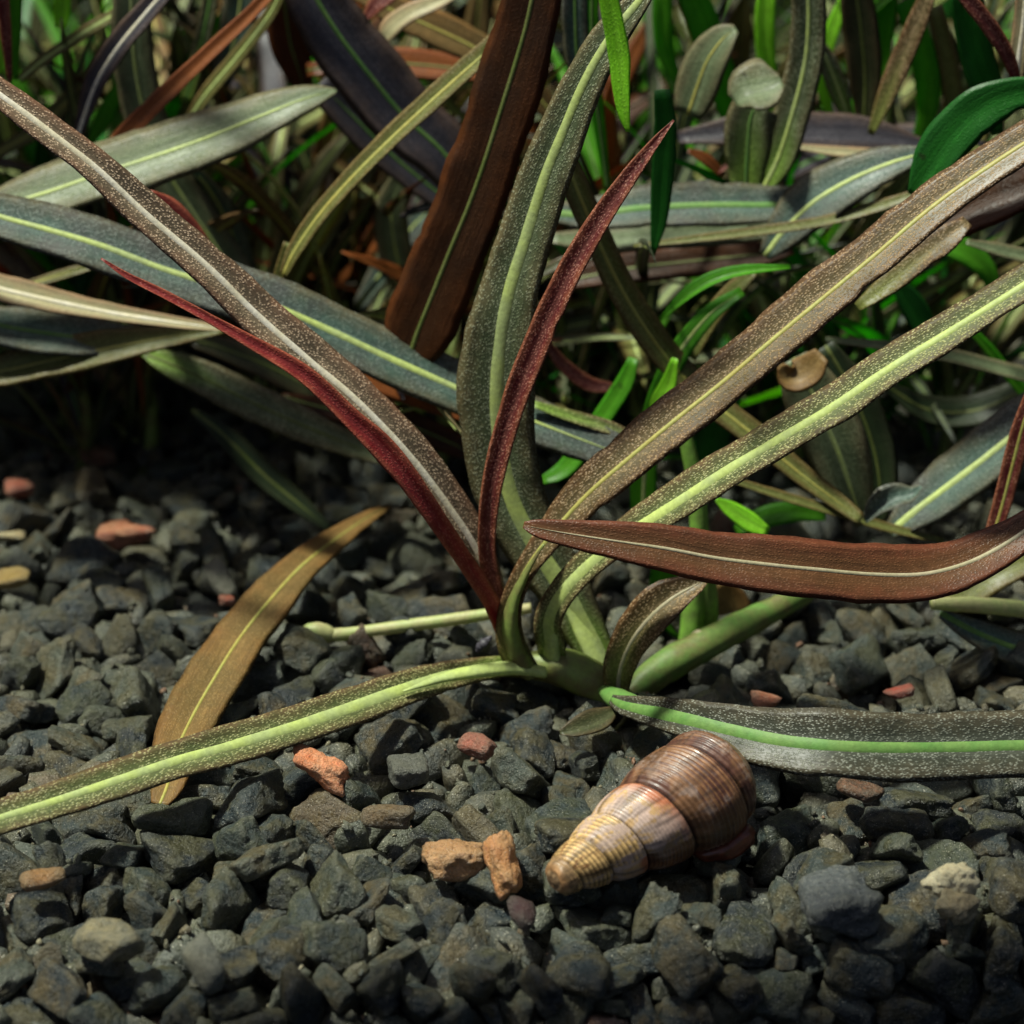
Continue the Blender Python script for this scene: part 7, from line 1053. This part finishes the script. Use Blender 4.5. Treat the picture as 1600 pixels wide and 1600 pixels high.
ph = plant(870, 520, 3.2, 'plant of level slate leaves behind the red tip, centre right')
leaf(ph, 'slate', [(850, 332, 12), (920, 335, 26), (1000, 325, 32), (1100, 320, 34), (1200, 320, 30), (1280, 318, 18), (1330, 312, 5)], Y=[3.0], rib='rg', ribw=(7, 6), lift=.7, label='level slate leaf with a broad green midrib')
leaf(ph, 'slate', [(1195, 400, 10), (1225, 360, 30), (1270, 316, 42), (1330, 280, 38), (1390, 255, 28), (1440, 240, 12), (1462, 232, 3)], Y=[2.7], rib='ry', ribw=(5, 3), lift=.6, label='slate leaf tip with a yellow midrib')
leaf(ph, 'pale', [(860, 372, 8), (940, 376, 20), (1040, 366, 24), (1140, 362, 22), (1240, 356, 12), (1300, 350, 4)], Y=[3.2], rib=None, lift=.8)
leaf(ph, 'olive', [(990, 384, 3), (1080, 374, 6), (1180, 362, 8), (1290, 345, 9), (1380, 320, 9), (1450, 295, 6)], Y=[2.5], rib=None)
leaf(ph, 'purple', [(1060, 215, 10), (1150, 205, 24), (1250, 205, 30), (1350, 210, 26), (1420, 222, 14), (1462, 232, 3)], Y=[3.8], rib=None, lift=.4)
leaf(ph, 'cream', [(1240, 228, 4), (1300, 236, 8), (1370, 242, 9), (1430, 252, 8), (1470, 262, 3)], Y=[3.4], rib=None)
leaf(ph, 'dbrown', [(880, 440, 14), (980, 420, 24), (1080, 408, 26), (1180, 398, 20), (1240, 390, 8)], Y=[3.4], rib='rd')
leaf(ph, 'olived', [(840, 430, 6), (880, 410, 9), (930, 400, 6)], Y=[2.8], rib=None)
leaf(ph, 'redtip', [(850, 530, 5), (880, 570, 11), (920, 600, 12), (960, 606, 7)], Y=[2.3], rib=None)
leaf(ph, 'gbrown', [(830, 630, 5), (890, 650, 10), (950, 668, 11), (1000, 688, 5)], Y=[1.4], rib=None)

pi_ = plant(1090, 1000, 1.3, 'bright green stemmed plant behind the brown leaves, centre right', 'green_plant')
leaf(pi_, 'green', [(1010, 850, 12), (1005, 780, 20), (1012, 700, 18), (1030, 620, 18), (1062, 550, 17), (1110, 490, 14), (1160, 455, 8)], Y=[1.6, 2.0], rib='ry', ribw=(4, 4))
leaf(pi_, 'green', [(1032, 500, 3), (1070, 465, 9), (1110, 440, 11), (1160, 425, 9), (1235, 418, 3)], Y=[1.8], rib=None, fold=.5, lift=1.2, label='glossy green curled leaf')
leaf(pi_, 'olive', [(1080, 560, 8), (1110, 500, 15), (1150, 450, 14), (1180, 425, 6)], Y=[2.1], rib=None)
leaf(pi_, 'green', [(845, 752, 6), (880, 735, 14), (910, 700, 15), (940, 655, 15), (975, 600, 14), (990, 560, 8)], Y=[1.9, 2.1], rib=None)
leaf(pi_, 'lime', [(1020, 665, 5), (1030, 630, 14), (1045, 600, 12), (1055, 560, 5)], Y=[1.7], rib=None)
tube(pi_, 'stem', [(1078, 1010, 20), (1085, 940, 18), (1092, 860, 16), (1090, 780, 14), (1075, 700, 12), (1060, 640, 9)], 'stemg', Y=[.9, 1.3])
tube(pi_, 'stem', [(1110, 1000, 16), (1106, 930, 15), (1104, 860, 13)], 'stemg', Y=[1.0])
leaf(pi_, 'green', [(1090, 1000, 12), (1050, 960, 26), (1040, 900, 24), (1060, 840, 10)], Y=[1.2], rib=None)
leaf(pi_, 'lime', [(1118, 780, 3), (1140, 795, 12), (1170, 815, 15), (1200, 832, 8)], Y=[1.2], rib=None, label='lime yellow leaf tip')
leaf(pi_, 'green', [(1150, 830, 8), (1190, 810, 16), (1240, 800, 16), (1290, 808, 6)], Y=[1.9], rib=None)
leaf(pi_, 'deep', [(1090, 760, 12), (1110, 700, 26), (1130, 640, 24), (1160, 590, 10)], Y=[1.8], rib=None)
leaf(pi_, 'tan', [(1120, 915, 20), (1140, 950, 34), (1150, 985, 20)], Y=[1.6], rib=None)

pj = plant(1500, 520, 2.2, 'deep green broad leaf plant at upper right, beside the brown leaf', 'green_plant')
leaf(pj, 'deep', [(1425, 305, 8), (1452, 262, 30), (1480, 222, 38), (1520, 180, 38), (1570, 152, 30), (1640, 138, 20)], Y=[1.6], rib=None, lift=-.1, label='broad deep green leaf')
leaf(pj, 'deep', [(1560, 210, 8), (1545, 150, 24), (1525, 80, 26), (1510, 0, 26), (1505, -40, 22)], Y=[2.6], rib=None)
leaf(pj, 'redtip', [(1592, 140, 6), (1575, 90, 11), (1545, 40, 13), (1505, -10, 12), (1480, -40, 10)], Y=[2.2], rib=None, label='rust red slim leaf')
leaf(pj, 'cream', [(1586, 150, 8), (1592, 90, 14), (1600, 30, 16), (1606, -40, 16)], Y=[2.4], rib='rw', ribw=(5, 4), label='cream leaf at the corner')

pk = plant(965, 300, 1.9, 'bright lime green leaf blade hanging at top centre right', 'green_plant')
leaf(pk, 'lime', [(981, 206, 3), (976, 180, 10), (972, 140, 14), (968, 90, 17), (960, 40, 17), (950, -10, 16), (944, -50, 14)], Y=[-.7], rib=None, fold=.1, lift=1.2, lean=1.1)

pm = plant(1210, 420, 3.8, 'plant with tall grey green leaf and a round pale leaf tip, upper right')
leaf(pm, 'ggreen', [(1190, 300, 12), (1215, 250, 26), (1238, 180, 29), (1258, 100, 29), (1264, 30, 28), (1262, -50, 25)], Y=[3.3], rib='ry', ribw=(4.5, 4.5), lift=.2, label='tall grey green leaf')
leaf(pm, 'ggreen', [(1165, 300, 22), (1168, 240, 36), (1172, 190, 38), (1180, 165, 36)], Y=[3.2], rib='rg', ribw=(3.5, 3.5), lift=-.2)
leaf(pm, 'pale', [(1148, 160, 14), (1165, 145, 34), (1185, 140, 42), (1205, 135, 36), (1222, 128, 12)], Y=[3.0], rib=None, lift=.9, fold=.3, label='round pale curled leaf tip')
leaf(pm, 'pale', [(1075, 180, 22), (1088, 140, 34), (1105, 95, 34), (1130, 60, 24), (1150, 45, 8)], Y=[3.5], rib='ro', lift=.6, label='pale folded leaf')
leaf(pm, 'brown2', [(1360, 210, 5), (1385, 150, 15), (1410, 90, 17), (1435, 30, 16), (1460, -30, 12)], Y=[3.6], rib=None)
leaf(pm, 'ggreen', [(1330, 200, 6), (1310, 140, 16), (1290, 90, 14), (1275, 60, 6)], Y=[4.0], rib='ry')
leaf(pm, 'olived', [(1350, 200, 10), (1352, 120, 26), (1345, 40, 28), (1335, -30, 24)], Y=[4.3], rib='rd')
leaf(pm, 'redtip', [(1200, 215, 3), (1120, 270, 4)], Y=[3.4], rib=None)
leaf(pm, 'orange', [(1075, 235, 4), (1105, 250, 9), (1130, 275, 5)], Y=[3.4], rib=None)

pq = plant(1250, 330, 4.8, 'clump of bright green blades behind the tall grey green leaf, upper right', 'green_plant')
for pts, m in (([(1150, 230, 8), (1135, 150, 22), (1110, 70, 26), (1080, -10, 24)], 'green'), ([(1215, 190, 6), (1200, 110, 14), (1195, 40, 16), (1200, -30, 14)], 'lime'),
               ([(1330, 260, 6), (1345, 180, 18), (1370, 90, 22), (1385, -10, 20)], 'green'), ([(1430, 230, 6), (1450, 160, 18), (1440, 80, 20), (1415, 0, 18)], 'green'),
               ([(1330, 70, 4), (1350, 30, 10), (1385, -5, 10), (1430, -30, 8)], 'green'), ([(1300, 190, 5), (1285, 120, 12), (1300, 50, 12), (1330, -20, 10)], 'lime'),
               ([(1480, 240, 6), (1490, 170, 16), (1480, 90, 16), (1460, 10, 14)], 'olive'), ([(1060, 130, 6), (1040, 80, 14), (1035, 10, 16), (1040, -40, 14)], 'green'),
               ([(1560, 470, 6), (1540, 420, 16), (1500, 390, 20), (1450, 380, 10)], 'green'), ([(1480, 560, 6), (1450, 520, 18), (1420, 470, 20), (1400, 440, 8)], 'deep')):
    leaf(pq, m, pts, Y=[4.7 if pts[0][1] < 400 else 3.2], rib=None, lift=.8)

pn = plant(1010, 430, 2.4, 'dark green blade behind the red speckled tip', 'green_plant')
leaf(pn, 'deep', [(1020, 400, 3), (1030, 340, 14), (1036, 270, 18), (1040, 200, 17), (1035, 140, 12)], Y=[2.0], rib=None)
leaf(pn, 'green', [(950, 300, 5), (940, 220, 9), (930, 140, 11), (925, 60, 12), (925, -30, 10)], Y=[3.4], rib='rg')
leaf(pn, 'slate', [(905, 120, 14), (900, 60, 20), (898, -30, 20)], Y=[3.2], rib='rg')

# ------------------------------------------------------------------ thicket behind
def free_leaf(parent, base, azim, elev, length, hw, droop, mat, rib, seed):
    n = 18
    p = np.array(base, float); path = [p.copy()]; e = elev; a = azim
    rg = random.Random(seed)
    curl = rg.uniform(-.25, .25)
    for i in range(n-1):
        st = length/(n-1)
        d = np.array((math.sin(a)*math.cos(e), math.cos(a)*math.cos(e), math.sin(e)))
        p = p + d*st; path.append(p.copy())
        e -= droop*st*(.4+1.2*i/n); a += curl*st*.5
    path = np.array(path)
    path[:, 2] = np.maximum(path[:, 2], .12)
    T = np.gradient(path, axis=0); T /= np.linalg.norm(T, axis=1)[:, None]+1e-9
    f = np.linspace(0, 1, n)
    w = hw*np.minimum(1, .25+f*3.2)*np.clip((1-f)*3.2, .05, 1)**.8
    tw = rg.uniform(-.9, .9)
    N = []
    for i in range(n):
        side = np.cross(T[i], (0, 0, 1.0)); side /= np.linalg.norm(side)+1e-9
        up = np.cross(side, T[i])
        r = tw*(.4+f[i])
        N.append(up*math.cos(r)+side*math.sin(r))
    me, fr = blade(path, w, N, M[mat], na=5, fold=.15, wave=.12, seed=seed % 97, thick=.02)
    o = link('leaf', me, parent)
    if rib:
        k = n-2
        link('midrib', rib_mesh(fr[:k], np.linspace(.035, .018, k)*hw/.2, M[rib], w), o)

KINDS = {
 'olive': ['olive', 'olived', 'ggreen', 'tan', 'olive', 'gbrown', 'pale', 'green'],
 'brown': ['dbrown', 'olived', 'orange', 'purple', 'olive', 'tan', 'brown2', 'dark'],
 'green': ['green', 'deep', 'green', 'olive', 'deep', 'dark', 'ggreen', 'lime', 'olived', 'pale', 'dark'],
 'slate': ['slate', 'olived', 'pale', 'ggreen', 'purple', 'olive', 'dark'],
}
rg = random.Random(77)
sd_n = 1000
row_list = [(5.2, 10, .9, 1.0), (6.4, 10, 1.0, 1.15), (7.8, 10, 1.0, 1.3), (9.6, 10, 1.1, 1.4), (12.0, 10, 1.2, 1.5), (15.0, 10, 1.2, 1.7), (18.5, 10, 1.4, 1.8)]
WHERE = ['at the far left corner', 'behind the arching purple leaf', 'behind the slim orange leaf', 'behind the dusky purple leaf', 'left behind the deep brown leaf',
         'right behind the deep brown leaf', 'behind the lime green blade', 'behind the round pale tip', 'behind the tall grey green leaf', 'behind the broad deep green leaf']
for row_i, (yy, cnt, sc, ln) in enumerate(row_list):
    wid = (yy+CAM_D)*.235
    for c in range(cnt):
        x = -wid + 2*wid*(c+.5)/cnt + rg.uniform(-.4, .4)
        y = yy + rg.uniform(-.6, .6)
        rel = x/wid
        if rel > .22: kind = rg.choice(['green', 'green', 'green', 'slate', 'olive'])
        elif rel < -.5: kind = rg.choice(['olive', 'brown', 'olive', 'green'])
        else: kind = rg.choice(['olive', 'brown', 'slate', 'brown'])
        rowname = ['front', 'second', 'third', 'fourth', 'fifth', 'sixth', 'rearmost'][row_i]
        colour = {'olive': 'olive', 'brown': 'brown', 'slate': 'grey', 'green': 'bright green'}[kind]
        lab = colour + ' leaved plant in the ' + rowname + ' thicket row, ' + WHERE[c]
        pl = empty('green_plant' if kind == 'green' else 'stem_plant', (x, y, 0), lab, 'plant', 'plants of the blurred thicket')
        for j in range(rg.randint(9, 12) + (4 if kind == 'green' else 0)):
            m = rg.choice(KINDS[kind])
            sd_n += 1
            z0 = rg.uniform(0, 1.6)
            free_leaf(pl, (x+rg.uniform(-.15, .15), y+rg.uniform(-.15, .15), z0*.6), rg.uniform(0, 6.283), math.radians(rg.uniform(25, 86)),
                      rg.uniform(2.6, 4.6)*ln, rg.uniform(.09, .21)*sc**.5*(rg.choice([.35, .5, .8]) if kind == 'green' else rg.choice([.45, 1, 1])), rg.uniform(.05, .30)/ln, m, RIB_OF[m] if rg.random() < .8 else None, sd_n)
        hgt = 1.8*ln**.5
        sv, sf = [], []
        for i in range(6):
            for k in range(6):
                t = k/6*6.283
                sv.append((x+.12*math.sin(i*.9)+.09*math.cos(t)*(1-i*.1), y+.09*math.sin(t)*(1-i*.1), -.2+i*(hgt+.2)/5))
        for i in range(5):
            for k in range(6):
                sf.append((i*6+k, i*6+(k+1) % 6, i*6+6+(k+1) % 6, i*6+6+k))
        link('stem', mesh('stem', sv, sf, M['stemb']), pl)

# back of the tank
t = NT('tank_back')
co = t.n('ShaderNodeTexCoord').outputs['Object']
t.l(t.ramp(t.noise(co, .8, 5), [(.35, (.006, .010, .006)), (.7, (.02, .03, .012))]), t.b.inputs['Base Color'])
t.b.inputs['Roughness'].default_value = .7
bk = link('tank_wall', mesh('tank_wall', [(-16, 22, -1), (16, 22, -1), (16, 22.3, -1), (-16, 22.3, -1), (-16, 22, 9), (16, 22, 9), (16, 22.3, 9), (-16, 22.3, 9)],
     [(0, 3, 2, 1), (4, 5, 6, 7), (0, 1, 5, 4), (1, 2, 6, 5), (2, 3, 7, 6), (3, 0, 4, 7)], t.m, False))
tag(bk, 'dark back wall of the tank behind the plant thicket', 'wall', kind='structure')

def box(name, c, label, cat=None, kind=None):
    v = [Vector(p) for p in c]
    return tag(link(name, mesh(name, v, [(0, 3, 2, 1), (4, 5, 6, 7), (0, 1, 5, 4), (1, 2, 6, 5), (2, 3, 7, 6), (3, 0, 4, 7)], t.m, False)), label, cat, None, kind)
for sx in (-1, 1):  # side walls added out of view to cut the sky light
    a0, a1 = sorted((sx*11.0, sx*11.3))
    box('tank_wall', [(a0, -4, -1.4), (a1, -4, -1.4), (a1, 22, -1.4), (a0, 22, -1.4), (a0, -4, 9), (a1, -4, 9), (a1, 22, 9), (a0, 22, 9)],
        'dark tank side wall added out of view to block sky light, beyond the ' + ('left' if sx < 0 else 'right') + ' edge', kind='structure')
# unseen black lip, added to keep the lamp light off the gravel at the front glass
HZ = 8.6
def lip(x, d): return (x + to_sun.x/to_sun.z*HZ, yfront(x) + to_sun.y/to_sun.z*HZ + d)
lp = [lip(-14, .12), lip(14, .48), lip(14, -.9), lip(-14, -.9)]
box('added_shade_lip', [(x, y, HZ) for x, y in (lp[3], lp[2], lp[1], lp[0])] + [(x, y, HZ+.3) for x, y in (lp[3], lp[2], lp[1], lp[0])],
    'black lip added above the view to shade the gravel at the front glass', 'added shade')
ov = empty('stem_plant', (-9.4, 3.5, 0), 'added unseen tall plant off the left edge whose upper leaves shade the gravel', 'plant')  # out-of-view canopy, added to darken the gravel at upper left
for j in range(26):
    sd_n += 1
    free_leaf(ov, (-9.6, 6.2+rg.uniform(-1.3, 1.6), 5.8+rg.uniform(0, 1.4)), math.radians(rg.uniform(78, 104)), math.radians(rg.uniform(5, 25)),
              rg.uniform(5, 7.0), rg.uniform(.3, .45), .04, 'olived', 'rd', sd_n)
free_leaf(ov, (-9.4, 3.5, -.3), 0, math.radians(89), 7.5, .16, 0, 'stemb', None, 5)

# ------------------------------------------------------------------ snail
def build_snail():
    A, E = SNAIL_A, SNAIL_E
    ax = (E-A); Ltot = ax.length*1.02; ax.normalize()
    side = ax.cross(Vector((0, 0, 1))).normalized(); up = side.cross(ax).normalized()
    root = empty('snail', A + (E-A)*.5 - Vector((0, 0, .4)), 'brown and tan spiral turret shelled snail lying on the dark gravel, tip toward the viewer', 'snail')
    ns, nt = 420, 200
    sut = np.array([-.09, .065, .215, .41, .66, 1.0, 1.5])
    ph = np.arange(len(sut))
    def phase(s): return np.interp(s, sut, ph)
    from_s = np.array([0, .03, .08, .18, .30, .45, .62, .78, .90, 1.0, 1.08, 1.14, 1.17])
    env_r = np.array([.135, .145, .165, .207, .255, .310, .370, .412, .432, .422, .385, .29, .03])
    verts, cols, hgt = [], [], []
    S = np.linspace(0, 1.17, ns)
    # smooth the phase curve so whorls grow evenly
    pf = np.polynomial.Polynomial.fit(sut[:6], ph[:6], 4)
    for i, s in enumerate(S):
        e = float(np.interp(s, from_s, env_r))
        for j in range(nt):
            th = j/nt*2*math.pi
            p = float(pf(s)) + th/(2*math.pi)
            f = p - math.floor(p); w = math.floor(p)
            prof = 1.0 - .155*math.exp(-f/.12) + .06*math.sin(math.pi*min(1, f*1.0)) - .04*max(0, (f-.88)/.12)**2
            amp = .020 if w <= 2 else (.008 if w == 3 else .011)
            if w == 4: amp *= 1.0
            nr = 7 if w <= 2 else 13
            rd = math.cos(2*math.pi*nr*f)
            nz = noise.noise(Vector((s*9, math.cos(th)*2, math.sin(th)*2)))
            nz2 = noise.noise(Vector((s*30, math.cos(th)*9, math.sin(th)*9)))
            k = 1 if s < 1.0 else max(0, 1-(s-1.0)/.1)
            r = e*(prof if s < 1.05 else 1*(1-k)+prof*k)*(1+amp*rd*k + .012*nz + .004*nz2)
            
            q = A + ax*(s*Ltot) + side*(math.cos(th)*r) + up*(math.sin(th)*r)
            verts.append(q)
            # colour
            n1 = noise.fractal(Vector((s*5, math.cos(th)*1.6, math.sin(th)*1.6+3)), .8, 2, 4)
            n2 = noise.fractal(Vector((s*9+n1*1.5, math.cos(th)*3.1+n1, math.sin(th)*3.1)), .6, 2.3, 6)
            strk = noise.noise(Vector((f*24+w*3, th*.8, 5)))
            tan = np.array((.46, .29, .115)); dk = np.array((.17, .075, .025)); pal = np.array((.44, .33, .28)); red = np.array((.33, .11, .05)); brn = np.array((.17, .08, .035)); dp = np.array((.075, .028, .018))
            if w <= 2:
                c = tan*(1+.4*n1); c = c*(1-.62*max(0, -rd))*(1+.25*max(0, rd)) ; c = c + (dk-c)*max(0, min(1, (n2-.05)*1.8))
            elif w == 3:
                m = max(0, min(1, (f-.1)*1.6)); c = pal*(1+.25*n1)*(1-.25*m) + red*.25*m
                c = c + (np.array((.42, .26, .12))-c)*max(0, min(1, (n2+.05)*2.4)); c = c + (red-c)*max(0, min(1, (f-.72)*4+n1))
            else:
                c = brn*(1+.5*n1); c = c + (dp-c)*max(0, min(1, (rd*.6+strk*1.4+n1*.9-.1)*1.5))
                c = c + (pal*.6-c)*max(0, min(.6, (n2*.9+.2-abs(f-.35)*1.6)))
                c = c + (dp-c)*max(0, min(.9, (n1*2.2+.55-abs(f-.12)*5)))
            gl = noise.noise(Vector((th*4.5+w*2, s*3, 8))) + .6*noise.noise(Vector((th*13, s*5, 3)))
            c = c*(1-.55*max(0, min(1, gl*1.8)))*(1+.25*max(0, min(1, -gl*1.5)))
            if w == 2: c = c + (pal-c)*max(0, min(.7, (n2+.02)*2.5))
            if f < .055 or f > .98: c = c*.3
            if s < .04: c = np.array((.20, .12, .055))*(1+n2)
            cols.append((*np.clip(c, .01, .9), 1))
    faces = []
    for i in range(ns-1):
        for j in range(nt):
            a, b = i*nt+j, i*nt+(j+1) % nt
            faces.append((a, b, b+nt, a+nt))
    # worn hollow tip
    base = len(verts)
    rings = 7
    for k in range(1, rings+1):
        fr = 1 - k/rings
        for j in range(nt):
            th = j/nt*2*math.pi
            r = .130*fr
            dz = -.035*math.sin(min(1, (1-fr)*1.6)*math.pi*.5) + .012*math.cos((1-fr)*9 + th)
            d = -.055*(1-fr*fr)**.5 + .010*math.cos((1-fr)*12+th)*fr
            q = A + ax*d + side*(math.cos(th)*r) + up*(math.sin(th)*r)
            verts.append(q)
            n2 = noise.fractal(Vector((fr*5, math.cos(th)*2, math.sin(th)*2)), .8, 2, 3)
            c = np.array((.30, .16, .07))*(1+.8*n2) if fr > .62 else np.array((.20, .125, .065))*(1+.9*n2)
            cols.append((*np.clip(c, .01, .9), 1))
    for k in range(rings):
        o0 = 0 if k == 0 else base+(k-1)*nt
        o1 = base+k*nt
        for j in range(nt):
            faces.append((o0+(j+1) % nt, o0+j, o1+j, o1+(j+1) % nt))
    t = NT('snail_shell')
    c = t.n('ShaderNodeAttribute', attribute_name='shell_colour').outputs['Color']
    co = t.n('ShaderNodeTexCoord').outputs['Object']
    nn = t.noise(co, 26, 4, .7)
    c2 = t.mix(.5, c, t.ramp(nn, [(.3, .6), (.7, 1.3)]), 'MULTIPLY')
    t.l(c2, t.b.inputs['Base Color'])
    t.l(t.ramp(nn, [(.3, .34), (.7, .6)]), t.b.inputs['Roughness'])
    t.b.inputs['Coat Weight'].default_value = .1
    t.b.inputs['Coat Roughness'].default_value = .15
    t.l(t.bump(t.noise(co, 40, 3), .25, .01), t.b.inputs['Normal'])
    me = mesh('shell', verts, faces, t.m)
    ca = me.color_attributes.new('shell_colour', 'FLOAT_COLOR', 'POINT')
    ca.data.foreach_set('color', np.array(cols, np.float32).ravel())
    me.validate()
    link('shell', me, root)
    # foot and operculum peeping out under the last whorl
    t = NT('snail_foot')
    co = t.n('ShaderNodeTexCoord').outputs['Object']
    t.l(t.ramp(t.noise(co, 9, 4), [(.35, (.06, .018, .010)), (.65, (.17, .045, .022))]), t.b.inputs['Base Color'])
    t.b.inputs['Roughness'].default_value = .3
    c0 = A + ax*(Ltot*.92) + side*.30 - up*.34
    fv = []
    for q in stone_shape(4, D3, True, (1, .5, .34)):
        fv.append(c0 + ax*(q[0]*.58) + side*(q[1]*.6) + up*(q[2]*.6))
    link('foot', mesh('foot', fv, F3, t.m), root)
build_snail()
